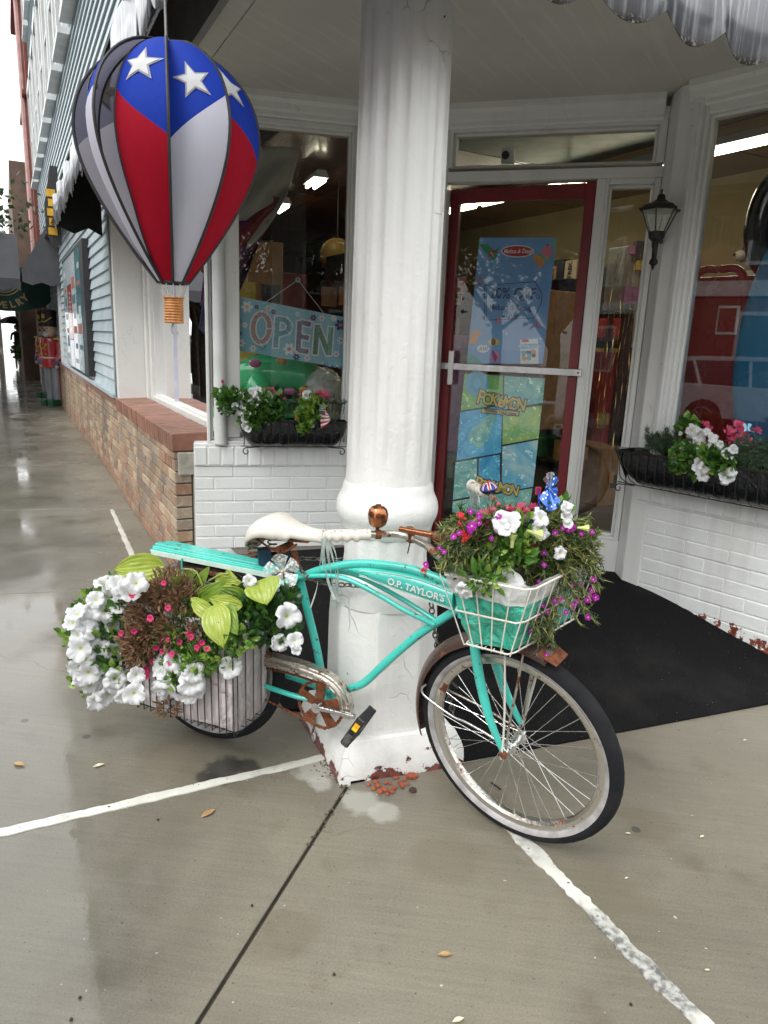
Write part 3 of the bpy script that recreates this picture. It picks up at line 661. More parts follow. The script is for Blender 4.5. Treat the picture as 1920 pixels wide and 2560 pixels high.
# ------------------------------------------------------------------ splayed walls and door wall
def moulding(fr, s0, s1, o, prof, along='s', fixed=0):
    # prof: list of (do, dz) cross-section swept along s
    x = MB(); a = [fr(s0, o + p[0], p[1]) for p in prof]; x.prism(a, fr.h * (s1 - s0)); return x
def crown(root, fr, s0, s1, zb=2.66):
    x = moulding(fr, s0, s1, 0, [(-.08, zb + .03), (.012, zb + .03), (.018, zb + .04), (.018, zb + .06), (.03, zb + .07), (.036, zb + .10), (.055, zb + .118), (.055, CEIL + .001), (-.08, CEIL + .001)])
    return x.build('crown_moulding', M_white, root)
wB = thing('window_wall', 'white painted brick wall and large window left of the column, with OPEN board inside', 'shop window', BF(.6, 0, .15))
courses(wB, BF, 0, 1.3, -.02, .732, .232, .0757, 0, .1, M_brickpaint, seed=11, off=1, joint=.008)
mb = MB(); mb.box(BF, -.0, 1.3, -.2, -.0035, -.1, .74); mb.build('mortar_bed', M_brickpaint, wB)
rl = [brick_mesh(.074, .13, .115, .006, M_brickpaint, 90 + k) for k in range(4)]
for k in range(16): inst('sill_brick', rl[k % 4], wB, BF(.04 + k * .081, -.052, .794), (rnd.uniform(-.01, .01), 0, BF.rot))
mb = MB(); mb.box(BF, 0, 1.3, -.2, .008, .735, .85); mb.build('sill_bed', M_brickpaint, wB)
mb = MB(); mb.box(BF, 0, 1.3, -.2, .0, .852, .868); mb.build('sill', M_brickpaint, wB, bevel=.004)
def frame_rect(root, fr, s0, s1, z0, z1, w_, o0=-.09, o1=.0, mat=None, name='window_frame', ws=None):
    a, b, c, d = ws or (w_, w_, w_, w_)     # left, right, bottom, top widths outward from the opening
    x = MB(); x.box(fr, s0 - a, s0, o0, o1, z0 - c, z1 + d); x.box(fr, s1, s1 + b, o0, o1, z0 - c, z1 + d); x.box(fr, s0, s1, o0, o1 - .001, z0 - c, z0); x.box(fr, s0, s1, o0, o1 - .001, z1, z1 + d)
    o = x.build(name, mat or M_white, root, bevel=.004)
    x = MB(); q = .016
    x.box(fr, s0, s0 + q, o0, o1 - .03, z0, z1); x.box(fr, s1 - q, s1, o0, o1 - .03, z0, z1); x.box(fr, s0 + q, s1 - q, o0, o1 - .031, z0, z0 + q); x.box(fr, s0 + q, s1 - q, o0, o1 - .031, z1 - q, z1)
    x.build('glazing_bead', mat or M_white, o, bevel=.003); return o
def pane(root, fr, s0, s1, z0, z1, o=-.05, mat=None):
    x = MB(); x.quad(fr(s0, o, z0), fr(s1, o, z0), fr(s1, o, z1), fr(s0, o, z1)); return x.build('pane', mat or M_glass, root)
frame_rect(wB, BF, .10, .918, .885, 2.66, .03, ws=(.02, .075, .018, .03)); pane(wB, BF, .1, .918, .885, 2.66)
x = MB(); x.box(BF, .99, 1.25, -.1, -.02, .15, CEIL); x.build('pilaster', M_white, wB, bevel=.004)
x = MB(); x.box(BF, .935, .965, .0, .015, .87, 2.69); x.build('trim_bead', M_white, wB, bevel=.004)
crown(wB, BF, -.05, 1.25)
# L shop window
wL = thing('corner_window', 'large street-side shop window above the tan brick wall, string of blue lights inside', 'shop window', LF(1.3, -.28, .92))
frame_rect(wL, LF, -.1, 2.32, .955, 2.62, .05, o0=-.37, o1=-.27, ws=(.05, .08, .05, .15)); pane(wL, LF, -.1, 2.32, .955, 2.62, -.33)
x = MB(); x.box(LF, 2.4, 2.6, -.34, -.245, .9, 2.95); x.box(LF, 2.5, 2.6, -.245, -.005, .9, 2.95); x.build('jamb_board', M_white, wL, bevel=.004)
x = MB(); x.box(LF, -.12, 2.6, -.34, -.02, 2.76, 2.95); x.build('head_board', M_white, wL)
# door wall
wD = thing('door_surround', 'white painted timber doorway with transom and narrow sidelight', 'door frame', DF(-.7, 0, .2))
def bx(s0, s1, o0, o1, z0, z1, name='frame', par=wD, fr=DF, mat=None, bev=.004):
    x = MB(); x.box(fr, s0, s1, o0, o1, z0, z1); return x.build(name, mat or M_white, par, bevel=bev)
bx(-1.44, -1.168, -.1, .0, .1, CEIL, 'post'); 
crown(wD, DF, -1.44, -.03, 2.66); bx(-1.168, 0, -.1, .0, 2.695, CEIL - .05, 'head')
frame_rect(wD, DF, -1.168 + .02, -.044, 2.49, 2.675, .02, ws=(.02, .04, .001, .02)); pane(wD, DF, -1.15, -.04, 2.49, 2.675, mat=glass_mat('transom_glass', .7))
bx(-1.168, -.0, -.1, .004, 2.415, 2.47, 'transom_bar')
bx(-.335, -.285, -.1, .002, .2, 2.415, 'mullion')
frame_rect(wD, DF, -.268, -.034, .42, 2.385, .02, ws=(.018, .03, .02, .03)); pane(wD, DF, -.268, -.034, .42, 2.385)
bx(-.285, 0, -.09, .003, .15, .40, 'bottom_panel'); bx(-1.168, -.335, -.1, .02, .19, .207, 'threshold', mat=M_steel)
# corner post between door wall and right window
pt = thing('corner_pilaster', 'tall white corner pilaster with peeling paint beside the sidelight', 'pilaster', DF(.02, 0, .2))
x = MB(); x.prism([DF(-.001, .012, .1), DF(-.001, -.12, .1), RF(.12, -.12, .1), RF(.1, .006, .1), RF(.0, .006, .1)][::-1], (0, 0, CEIL - .1)); x.build('board', M_white, pt, bevel=.004)
x = MB(); x.box(RF, .085, .135, -.1, .028, .84, 2.73); x.build('casing', M_white, pt, bevel=.006)
x = MB(); x.box(RF, .101, .118, .028, .036, .86, 2.7); x.build('casing_bead', M_white, pt, bevel=.003)
# door, ajar inwards, hinged on its right
HP = DF(-.338, -.012, 0); da = R_(106.2 + 180 + 8)
dF = Frame((HP.x, HP.y), math.degrees(da)); dF.n = DF.n * 1.0; hh_ = dF.h; dF.n = Vector((hh_.y, -hh_.x, 0)); dF.n = dF.n if dF.n.dot(DF.n) > 0 else -dF.n
dF.ysign = 1 if Vector((-hh_.y, hh_.x, 0)).dot(dF.n) < 0 else -1
dr = thing('shop_door', 'dark red glazed shop door standing slightly ajar, posters on its glass', 'door', HP + Vector((0, 0, .21)))
ST = .055
for nm, (a, b, c, d) in {'hinge_stile': (0, ST, .215, 2.40), 'latch_stile': (.785, .84, .215, 2.40), 'top_rail': (ST, .785, 2.325, 2.40), 'bottom_rail': (ST, .785, .215, .34)}.items():
    x = MB(); x.box(dF, a, b, -.04, 0, c, d); x.build(nm, M_red, dr, bevel=.003)
pane(dr, dF, ST, .785, .34, 2.325, -.02, glass_mat('door_glass', 1.0))
x = MB(); x.box(dF, -.03, .835, .03, .036, 1.355, 1.395); x.box(dF, .02, .045, 0, .03, 1.36, 1.39); x.box(dF, .78, .805, 0, .03, 1.36, 1.39); pbx = x.build('push_bar', M_steel, dr, bevel=.002)
x = MB(); x.lathe([(.006, 0), (.006, .003)], dF(-.01, .036, 1.375), 10, dF.n.to_track_quat('Z', 'Y').to_matrix().to_4x4()); x.build('screw', M_iron, pbx)
x = MB(); x.box(dF, .748, .785, .028, .04, 1.26, 1.47); x.box(dF, .75, .775, 0, .03, 1.27, 1.29); x.box(dF, .75, .775, 0, .03, 1.43, 1.45); x.build('handle', M_steel, dr, bevel=.004)
# right window wall
wR = thing('right_window_wall', 'white painted brick wall and large window right of the door', 'shop window', RF(1.2, 0, .1))
courses(wR, RF, -.012, 1.1, -.24, .69, .235, .0765, 0, .1, M_brickpaint, seed=21, joint=.008)
mb = MB(); mb.box(RF, -.01, 1.1, -.2, -.0035, -.3, .70); mb.build('mortar_bed', M_brickpaint, wR)
for k in range(13): inst('sill_brick', rl[k % 4], wR, RF(.075 + k * .0805, -.05, .753), (rnd.uniform(-.01, .01), 0, RF.rot), (.98, 1, 1.03))
mb = MB(); mb.box(RF, .036, 1.1, -.2, .010, .69, .812); mb.build('sill_bed', M_brickpaint, wR)
mb = MB(); mb.box(RF, .02, 1.1, -.2, -.0, .813, .83); mb.build('sill', M_brickpaint, wR, bevel=.004)
frame_rect(wR, RF, .152, 1.02, .86, 2.655, .03, ws=(.018, .1, .03, .04)); pane(wR, RF, .152, 1.02, .86, 2.655, mat=glass_mat('right_window_glass', 2.5))
crown(wR, RF, .06, 1.12, 2.66)
# right-hand street front continuing past the splayed window
sR = (RF(1.1, 0, 0) - RS.P).dot(RS.h)
rsx = thing('side_street_shopfront', 'white painted shopfront continuing along the right-hand street', 'shopfront', RS(sR + 3, -.1, 0))
x = MB(); x.box(RS, sR, sR + 14, -.25, 0, -.2, .83); x.build('brick_base', M_brickpaint, rsx)
x = MB(); x.box(RS, sR, sR + 14, -.25, 0, 2.65, CEIL + .4); [x.box(RS, sR + k * 2.3, sR + k * 2.3 + .2, -.24, -.01, .83, 2.65) for k in range(7)]; x.build('frame', M_white, rsx)
pane(rsx, RS, sR, sR + 14, .83, 2.65, -.1)
# ------------------------------------------------------------------ shop interior
ZF, ZC = .21, 3.0
ist = struct(thing('shop_interior', None, None, (1, 8, ZF)))
IP = Vector((3.0, 6.26, 0)); ID = Vector((.469, -.883, 0)); IN = Vector((-.883, -.469, 0))     # right inner wall
IW = Frame((3.0, 6.26), 152); IW.n = IN
IWr = math.atan2(IW.h.y, IW.h.x)
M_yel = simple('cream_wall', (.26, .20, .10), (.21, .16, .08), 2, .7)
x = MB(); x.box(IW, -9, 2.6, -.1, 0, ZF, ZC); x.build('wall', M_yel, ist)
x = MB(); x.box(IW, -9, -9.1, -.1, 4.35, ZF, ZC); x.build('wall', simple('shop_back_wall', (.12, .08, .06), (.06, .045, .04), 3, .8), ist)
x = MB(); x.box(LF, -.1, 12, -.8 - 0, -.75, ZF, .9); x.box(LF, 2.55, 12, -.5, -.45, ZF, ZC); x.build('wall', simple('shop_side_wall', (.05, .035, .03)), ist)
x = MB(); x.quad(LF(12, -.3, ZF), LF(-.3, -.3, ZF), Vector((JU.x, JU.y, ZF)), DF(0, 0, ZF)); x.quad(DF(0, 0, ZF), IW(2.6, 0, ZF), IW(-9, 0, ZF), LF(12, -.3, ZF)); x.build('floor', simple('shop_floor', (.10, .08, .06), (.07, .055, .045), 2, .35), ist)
n = N('brown_gloss_ceiling'); c = n.mix(n.ramp(n.noise(3, 4), .3, .7), (.20, .085, .055), (.14, .06, .04)); M_ceil = n.bsdf(c, .28, 0, n.bump(n.noise(38, 3), .9, .01), .5, .15)
# ceiling panels in a drop grid
x = MB(); gs = 1.22
pm = MB(); pm.add([(-.6, -.6, 0), (.6, -.6, 0), (.6, .6, 0), (-.6, .6, 0), (-.6, -.6, .012), (.6, -.6, .012), (.6, .6, .012), (-.6, .6, .012)], [(0, 3, 2, 1), (0, 1, 5, 4), (1, 2, 6, 5), (2, 3, 7, 6), (3, 0, 4, 7)]); pme = pm.mesh('ceiling_panel', M_ceil)
M_ad = simple('teal_ad_print', (.02, .10, .075), (.09, .06, .045), 3, .4); pad = MB(); pad.v = pm.v; pad.f = pm.f; pad.mi = pm.mi; pade = pad.mesh('ceiling_panel', M_ad)
def inside(q):
    return (q - DF.P).dot(DF.n) < -.15 and (q - LF.P).dot(LF.n) < -.38 and (q - IW.P).dot(IN) > 0 and (q - BF.P).dot(BF.n) < -.2 and (q - RF.P).dot(RF.n) < -.2
for i in range(-3, 10):
    for j in range(-2, 12):
        q = IP + IN * (.61 + i * gs) - ID * (j * gs - 2.0)
        if (q - DF.P).dot(DF.n) < .5 and (q - LF.P).dot(LF.n) < .2 and (q - IW.P).dot(IN) > -.2 and (q - RF.P).dot(RF.n) < .4 and (q - BF.P).dot(BF.n) < .4:
            q.z = ZC; inst('ceiling_panel', pade if (q - at_z(1330, 380, ZC)).length < .62 else pme, ist, q, (0, 0, IWr))
x = MB(); x.prism([LF(12.5, -.3, ZC + .02), LF(-.1, -.3, ZC + .02), Vector((JU.x, JU.y, ZC + .02)), DF(0, -.05, ZC + .02), RF(1.1, -.05, ZC + .02), IW(2.7, -.1, ZC + .02), IW(-9, -.1, ZC + .02)], (0, 0, .05)); x.build('ceiling_slab', M_und, ist)
for fr_x, s0, s1, z0, z1 in ((BF, -.1, 1.25, 2.7, 3.02), (DF, -1.45, .1, 2.72, 3.02), (RF, -.05, 1.1, 2.7, 3.02), (BF, -.1, 1.25, .1, .86), (RF, 0, 1.1, .1, .84)):
    x = MB(); x.box(fr_x, s0, s1, -.22, -.205 + .0, z0, z1); x.build('inner_lining', M_wtrim, ist)
# window display shelves
for fr_x, s0, s1, nm in ((BF, .0, 1.2, 'a'), (RF, -.22, 1.0, 'b')):
    x = MB(); x.box(fr_x, s0, s1, -.9, -.22, .80, .84); x.build('display_shelf', M_wtrim, ist)
x = MB(); x.box(LF, -.1, 2.4, -1.0, -.38, .88, .93); x.build('display_shelf', M_wtrim, ist)
M_tube = emis('fluorescent_tube', (1, .93, .66), 7)
def strip(P, Q, lab):
    t = thing('strip_light', lab, 'ceiling light', (P + Q) / 2, 'fluorescent strips on the shop ceiling'); d = (Q - P).normalized(); s_ = perp(d)
    x = MB(); x.prism([P + s_ * .07 + Vector((0, 0, .05)), P - s_ * .07 + Vector((0, 0, .05)), P - s_ * .04 + Vector((0, 0, .11)), P + s_ * .04 + Vector((0, 0, .11))], Q - P); x.build('housing', M_wtrim, t)
    for k in (-1, 1):
        x = MB(); x.tube([P + s_ * .035 * k + Vector((0, 0, .03)) + d * .03, Q + s_ * .035 * k + Vector((0, 0, .03)) - d * .03], .016, 8); x.build('tube', M_tube, t)
ra, rb = Vector((.2, 8.6, 2.84)), Vector((2.75, 4.45, 2.84)); dv = (rb - ra).normalized()
labs = ['lit fluorescent strip highest in the right window', 'lit fluorescent strip seen through the top of the red door', 'lit fluorescent strip behind the left part of the red door', 'lit fluorescent strip farthest back in the shop']
for k in range(4): strip(rb - dv * (1.25 * k + 1.2), rb - dv * (1.25 * k), labs[k])
ra2 = Vector((-1.35, 8.5, 2.84)); d2 = Vector((.36, -.93, 0)).normalized()
strip(ra2, ra2 + d2 * .5, 'lit fluorescent strip low behind the draped cloth in the left window'); strip(ra2 + d2 * 1.5, ra2 + d2 * 1.9, 'lit fluorescent strip right of the draped cloth in the left window')
# tall shelf along the right wall with boxes on top
sh = thing('wall_shelf', 'dark shelving full of toys along the cream wall', 'shelf', IW(-2, .2, ZF))
x = MB(); [x.box(IW, -6, 2.2, 0.01, .4, z, z + .03) for z in (.3, .75, 1.2, 1.6, 1.98)]; [x.box(IW, -6 + k * 1.6, -5.97 + k * 1.6, .01, .4, ZF, 1.98) for k in range(6)]; x.build('shelf_board', simple('dark_wood', (.03, .022, .016), (.05, .035, .025)), sh)
pal = [(.35, .03, .03), (.04, .10, .3), (.45, .32, .05), (.05, .2, .09), (.35, .33, .3), (.02, .02, .025), (.3, .12, .25), (.28, .15, .06), (.45, .22, .05), (.05, .25, .3)]
PM = [simple('toy_colour_%d' % k, c_, tuple(min(1, q * 1.4 + .02) for q in c_), 14, .4) for k, c_ in enumerate(pal)]
kq = 0
LABC = ['red', 'blue', 'yellow', 'green', 'grey', 'black', 'mauve', 'brown', 'orange', 'teal']
for row, z in enumerate((.33, .78, 1.23, 1.63)):
    s = -5.8
    while s < 2.0:
        w_ = rnd.uniform(.3, .6); h_ = rnd.uniform(.18, .33); c_ = rnd.randrange(10); x = MB(); x.box(IW, s, s + w_, .06, .3 + rnd.uniform(0, .08), z, z + h_)
        o = x.build('toy_box', PM[c_], None, bevel=.004); tag(o, '%s toy box on the %s dark shelf inside the shop' % (LABC[c_], ['lowest', 'second', 'third', 'top'][row]), 'box', 'toy boxes on the inside shelving'); s += w_ + rnd.uniform(.02, .2)
def toybox(s0, s1, z0, z1, mat, lab, txt=None, tsz=.1, tcol=None, vertical=False, d=.36):
    x = MB(); x.box(IW, s0, s1, .02, d, z0, z1); b = thing('game_box', lab, 'box', IW((s0 + s1) / 2, .2, z0)); x.build('carton', mat, b, bevel=.004)
    if txt:
        ux, uy = (IW.h * 1.0, Vector((0, 0, 1)))
        if ux.cross(uy).dot(IN) < 0: ux = -ux
        if vertical: ux, uy = Vector((0, 0, 1)), -ux
        lettering(txt, tsz, b, IW((s0 + s1) / 2, d + .003, (z0 + z1) / 2), ux, uy, tcol or M_black, .001, .003)
M_cream = simple('cream_card', (.55, .45, .32), (.5, .4, .28)); M_pinkc = simple('pink_card', (.5, .25, .22), (.42, .2, .2)); M_blk = simple('black_card', (.012, .012, .012)); M_org = simple('orange_print', (.6, .3, .05))
toybox(-4.2, -3.0, 2.01, 2.17, M_cream, 'cream box with dark lettering on the shelf top, behind the red door', 'STAR TREK', .15)
toybox(-4.3, -3.0, 2.17, 2.36, M_pinkc, 'pink box lying on the cream lettered box behind the door')
toybox(-4.2, -3.1, 2.36, 2.47, simple('sign_grey', (.10, .13, .13)), 'grey lettered box topmost of the pile behind the door', 'CYCLONE', .09, M_cream)
toybox(-2.45, -2.2, 2.01, 2.4, M_cream, 'pale box behind the sidelight, left of the black lettered box')
toybox(-2.2, -1.95, 2.01, 2.42, M_blk, 'black box with orange vertical lettering behind the sidelight', 'playmobil', .075, M_org, True)
toybox(-1.93, -1.75, 2.01, 2.4, M_cream, 'tall cream box right of the black box behind the sidelight', 'STAR TREK', .07, None, True)
toybox(-1.7, -1.0, 2.01, 2.3, M_blk, 'wide black box behind the wall lantern')
# big furry plush seen as a brown mane behind the poster
M_fur = simple('brown_fur', (.12, .07, .025), (.2, .12, .035), 25, .9, bump=1, bsc=60)
pl = thing('plush_lion', 'large shaggy brown plush head behind the top of the blue poster', 'plush toy', (1.02, 6.6, 1.5))
mb = MB(); mb.lathe([(.05, .75), (.2, .72), (.3, .6), (.35, .4), (.37, .15), (.36, -.2)], (.98, 6.6, 1.62), 40, rf=lambda a, z: 1 + .09 * mnoise.noise(Vector((math.cos(a) * 5, math.sin(a) * 5, z * 12)))); mb.build('mane', M_fur, pl, sm=True)
mb = MB(); mb.lathe([(.2, 0), (.24, .5), (.2, 1.2)], (.98, 6.6, .22), 16); mb.build('stand', M_dkglass, pl)
# husky plush on a shelf top in the right window
hp = IW(.12, .22, 2.01); hk = thing('plush_dog', 'grey and white plush husky sitting on the shelf top in the right window', 'plush toy', hp)
M_g = simple('grey_plush', (.14, .14, .13), (.2, .2, .18), 30, .95, bump=1); M_w = simple('white_plush', (.5, .48, .42), (.42, .4, .35), 30, .95, bump=1)
fd = (CAM - hp); fd.z = 0; fd.normalize(); sd = Vector((-fd.y, fd.x, 0)); sd2 = (fd * .5 - sd * .85).normalized()
x = MB(); x.ball(hp + Vector((0, 0, .12)), .13, 16, (1, 1, 1.1)); x.ball(hp + Vector((0, 0, .3)), .1, 16, (1, 1, .9)); x.build('body', M_g, hk, sm=True)
x = MB(); x.ball(hp + sd2 * .085 + Vector((0, 0, .28)), .055, 12, (1, 1, .8)); x.ball(hp + fd * .06 + Vector((0, 0, .10)), .09, 12); x.ball(hp + fd * .12 + Vector((0, 0, .03)), .04, 10); x.build('muzzle', M_w, hk, sm=True)
x = MB(); x.ball(hp + sd2 * .14 + Vector((0, 0, .285)), .014, 8); x.ball(hp + sd2 * .07 + sd * .0 + fd * .055 + Vector((0, 0, .33)), .011, 8); x.build('nose', M_blk, hk, sm=True)
for k in (-1, 1):
    x = MB(); e = hp + sd * .05 * k + Vector((0, 0, .37)); x.add([e - sd * .03, e + sd * .03, e + Vector((0, 0, .08)), e + fd * .02], [(0, 1, 2), (0, 2, 3), (3, 2, 1), (0, 3, 1)]); x.build('ear', M_g, hk)
# cage-like toy cabinet
cg = thing('wire_cage', 'white wire display cage with small items left of the plush husky', 'cage', IW(-.6, .2, 1.6)); x = MB()
for k in range(6): x.tube([IW(-.95 + k * .12, .42, 1.55), IW(-.95 + k * .12, .42, 2.1)], .006, 5)
for k in range(5): x.tube([IW(-.95, .42, 1.55 + k * .137), IW(-.35, .42, 1.55 + k * .137)], .006, 5)
x.build('wire', M_wtrim, cg); x = MB(); [x.box(IW, -.92 + k * .1, -.86 + k * .1, .38, .4, 1.62, 1.9 + .1 * (k % 2)) for k in range(5)]; x.build('hanging_item', PM[7], cg)
# near-window goods, right window
x = MB(); M_board = simple('blue_foam', (.02, .25, .5), (.015, .2, .42), 2, .25, coat=.6)
def board(frm, s, o, z0, hgt, wd, th):
    mbx = MB(); mbx.grid(lambda u, v: frm(s + wd / 2 * math.cos(2 * math.pi * v) * max(.02, math.sin(math.pi * min(.97, max(.03, u)))) ** .42, o + th * math.sin(2 * math.pi * v) * math.sin(math.pi * min(.97, max(.03, u))) ** .5 + .0, z0 + hgt * u), 24, 28); return mbx
t = thing('surf_board', 'bright blue rounded bodyboard standing in the right window', 'bodyboard', RF(.62, -.45, .84)); board(RF, .56, -.42, .84, 1.42, .58, .05).build('board', M_board, t, sm=True)
t = thing('red_slide', 'tall red moulded plastic slide standing in the right window', 'toy slide', RF(.38, -.6, .84)); M_rp = simple('red_plastic', (.30, .008, .012), (.24, .006, .01), 2, .25, coat=.6)
xb = MB(); xb.box(RF, -.12, .30, -.78, -.52, .842, 1.95); xb.build('slide_bed', M_rp, t, bevel=.06, sm=True); xb = MB(); xb.box(RF, .10, .22, -.522, -.505, 1.62, 1.78); xb.build('white_recess', M_wtrim, t, bevel=.004); xb = MB(); xb.box(RF, .112, .208, -.506, -.502, 1.635, 1.765); xb.build('dark_recess', M_rp, t)
x = MB(); x.tube([RF(-.13, -.5, .86), RF(-.12, -.46, 1.5), RF(-.06, -.5, 1.93), RF(.06, -.52, 1.98)], .022, 10, sub=6); x.tube([RF(.30, -.5, .86), RF(.29, -.46, 1.5), RF(.22, -.5, 1.93), RF(.08, -.52, 1.98)], .022, 10, sub=6); x.build('side_rail', M_rp, t, sm=True)
t = thing('black_ring', 'large black inflatable ring hanging at the right edge of the right window', 'swim ring', RF(.72, -.5, 2.2)); x = MB(); x.tube([RF(.46 + .2 * math.cos(a * .3927), -.5, 2.2 + .27 * math.sin(a * .3927)) for a in range(16)], .075, 12, True, sub=2); x.build('ring', simple('black_vinyl', (.012, .014, .018), None, 3, .2, coat=.8), t, sm=True)
# goods, left window
M_grn = simple('green_vinyl', (.03, .42, .17), (.02, .33, .13), 3, .22, coat=.8); M_orv = simple('orange_vinyl', (.55, .25, .03), None, 3, .25, coat=.6); M_pkv = simple('pink_vinyl', (.45, .1, .25), None, 3, .25, coat=.6)
t = thing('inflatable_ring_toy', 'green inflatable pool float with orange and pink spots behind the OPEN board', 'pool float', BF(.5, -.5, .86))
x = MB(); x.tube([BF(.15, -.55, 1.0), BF(.45, -.38, .98), BF(.85, -.42, 1.0), BF(1.0, -.6, 1.05)], [.08, .14, .13, .08], 18, sub=8); x.tube([BF(.22, -.6, 1.2), BF(.4, -.5, 1.27), BF(.7, -.45, 1.26), BF(.95, -.55, 1.2)], [.06, .12, .11, .05], 18, sub=8); x.build('tube', M_grn, t, sm=True)
for k, (s_, z_, r_, mt) in enumerate([(.27, 1.12, .036, M_orv), (.36, 1.14, .028, M_orv), (.47, 1.155, .045, M_orv), (.60, 1.17, .03, M_pkv), (.70, 1.18, .035, M_orv), (.55, 1.36, .03, M_orv), (.38, 1.34, .035, M_pkv)]):
    x = MB(); x.ball(BF(s_, -.305 - .03 * (z_ > 1.3) , z_), r_, 12, (1.2, .3, .8), Matrix.Rotation(BF.rot, 4, 'Z')); x.build('spot', mt, t, sm=True)
t = thing('green_float', 'green and pink inflatable float lying behind the slim white post', 'pool float', LF(.3, -.7, .93))
x = MB(); x.tube([LF(.1, -.6, 1.03), LF(.35, -.55, 1.05), LF(.6, -.7, 1.05)], [.07, .11, .06], 14, sub=6); x.tube([LF(.3, -.75, 1.25), LF(.2, -.6, 1.2), LF(.05, -.6, 1.1)], [.06, .09, .05], 14, sub=6); x.build('tube', M_grn, t, sm=True)
x = MB(); x.ball(LF(.42, -.5, 1.12), .06, 14, (1, .6, 1.2)); x.build('spot', M_pkv, t, sm=True)
t = thing('purple_bag', 'purple zipped carrying case on cartons behind the shop window', 'case', LF(.75, -.6, 1.15)); x = MB(); x.box(LF, .55, 1.0, -.85, -.55, 1.2, 1.34); x.build('body', simple('purple_cloth', (.16, .02, .09)), t, bevel=.03); x = MB(); x.tube([LF(.7, -.6, 1.33), LF(.72, -.6, 1.38), LF(.85, -.6, 1.38), LF(.87, -.6, 1.33)], .008, 6); x.build('handle', M_wtrim, t)
for k, (a, b, z0, z1, mt, lab) in enumerate([(.5, .72, .93, 1.2, PM[1], 'blue printed carton under the purple case'), (.85, 1.1, .93, 1.19, M_wtrim, 'white printed carton under the purple case'), (.95, 1.15, 1.35, 1.55, PM[7], 'brown carton behind the balloon stick'), (1.3, 1.6, .93, 1.15, PM[4], 'grey carton on the window shelf near the street side')]):
    x = MB(); x.box(LF, a, b, -.85, -.5, z0, z1); tag(x.build('carton', mt, None, bevel=.004), lab, 'carton')
for k, (s0, s1, z0, z1, mt, lab) in enumerate([(.14, .19, .9, 1.78, PM[3], 'tall narrow green panel at the left edge of the OPEN board'), (.19, .40, .9, 1.86, PM[2], 'mustard yellow cabinet panel behind the OPEN board')]):
    x = MB(); x.box(BF, s0, s1, -.75, -.68, z0, z1); tag(x.build('display_cabinet', mt, None, bevel=.004), lab, 'cabinet')
n = N('clear_wrap'); M_wrap = n.bsdf((.75, .78, .78), .12, 0, n.bump(n.noise(18, 4, dist=1.5), 1, .03), 1, alpha=.55)
t = thing('wrapped_bundle', 'bundle wrapped in clear crinkled plastic right of the green float', 'bundle', BF(.8, -.4, .9)); x = MB(); x.ball(BF(.83, -.35, 1.12), .15, 20, (1, .8, 1.4)); x.build('wrap', M_wrap, t, sm=True)
x = MB(); x.ball(BF(.83, -.36, 1.1), .1, 14, (1, .8, 1.4)); x.build('content', PM[7], t, sm=True)
# draped flags behind the left window
t = thing('draped_flag', 'draped white, red and purple cloth hanging inside the left window', 'drape', BF(.35, -.4, 2.3))
def drape(z0, z1, s0, s1, mt, ph):
    x = MB(); x.grid(lambda u, v: BF(s0 + (s1 - s0) * u + (v * -.08), -.42 + .05 * math.sin(u * 9 + ph + v * 3) + .03 * math.sin(v * 11 + u * 4), z0 + (z1 - z0) * v - (.18 * math.sin(math.pi * u)) * v - .62 * (1 - u) * v * .5), 30, 16); return x.build('cloth_band', mt, t, sm=True, solid=.003)
drape(2.64, 2.36, .14, .66, simple('white_cloth', (.42, .41, .36), (.32, .31, .28), 3, .8), 0); drape(2.36, 2.2, .13, .54, simple('red_cloth', (.2, .015, .03)), .5); drape(2.2, 2.0, .12, .46, simple('purple_cloth2', (.10, .03, .11)), 1.0); drape(2.0, 1.85, .11, .38, simple('navy_cloth', (.03, .03, .09)), 1.3)
t = thing('globe_lamp', 'round gold paper globe hanging deep inside the left window', 'globe', (.0, 7.4, 2.15)); x = MB(); x.ball(at_y(842, 640, 7.4), .17, 20); x.build('globe', simple('gold_paper', (.35, .22, .05)), t, sm=True)
x = MB(); q = at_y(842, 640, 7.4); x.tube([q + Vector((0, 0, .1)), Vector((q.x, q.y, ZC))], .006, 5); x.build('cord', M_iron, t)
for k, (px, py, w_, h_, c_, lab) in enumerate([(640, 690, .5, .5, 7, 'brown brick-patterned display behind the OPEN board'), (880, 700, .5, .4, 5, 'dark rack of goods deep in the left window'), (700, 760, .6, .5, 0, 'red flower-like goods above the OPEN board'), (1320, 900, .7, 1.1, 7, 'brown display counter behind the blue poster'), (1120, 980, .5, 1.0, 6, 'mauve stand of toys behind the door glass'), (1480, 1000, .4, .9, 0, 'red figure on a stand behind the sidelight'), (1480, 1180, .5, .5, 7, 'brown carton on the floor behind the sidelight'), (1360, 780, .9, .5, 5, 'black display case behind the door'), (1150, 1150, .4, .3, 2, 'yellow toy truck on the floor behind the door'), (1580, 700, .3, .5, 4, 'grey hanging goods behind the sidelight')]):
    q = at_y(px, py, 6.2 + .3 * (k % 3)); t = thing('display_stand', lab, 'display', q - Vector((0, 0, h_ / 2)))
    x = MB(); x.wbox(q, (w_, .3, h_), IWr); x.build('body', PM[c_], t, bevel=.01)
    for j in range(6):
        x = MB(); x.wbox(q + Vector((rnd.uniform(-w_, w_) / 2.3, -.2, rnd.uniform(-h_, h_) / 2.3)), (rnd.uniform(.06, .16), .05, rnd.uniform(.06, .16)), rnd.uniform(0, 1)); x.build('item', PM[rnd.randrange(10)], t)
    if q.z - h_ / 2 > ZF + .05 and py > 600: x = MB(); x.wbox(Vector((q.x, q.y, (q.z - h_ / 2 + ZF) / 2)), (.08, .08, q.z - h_ / 2 - ZF)); x.build('leg', M_blk, t)
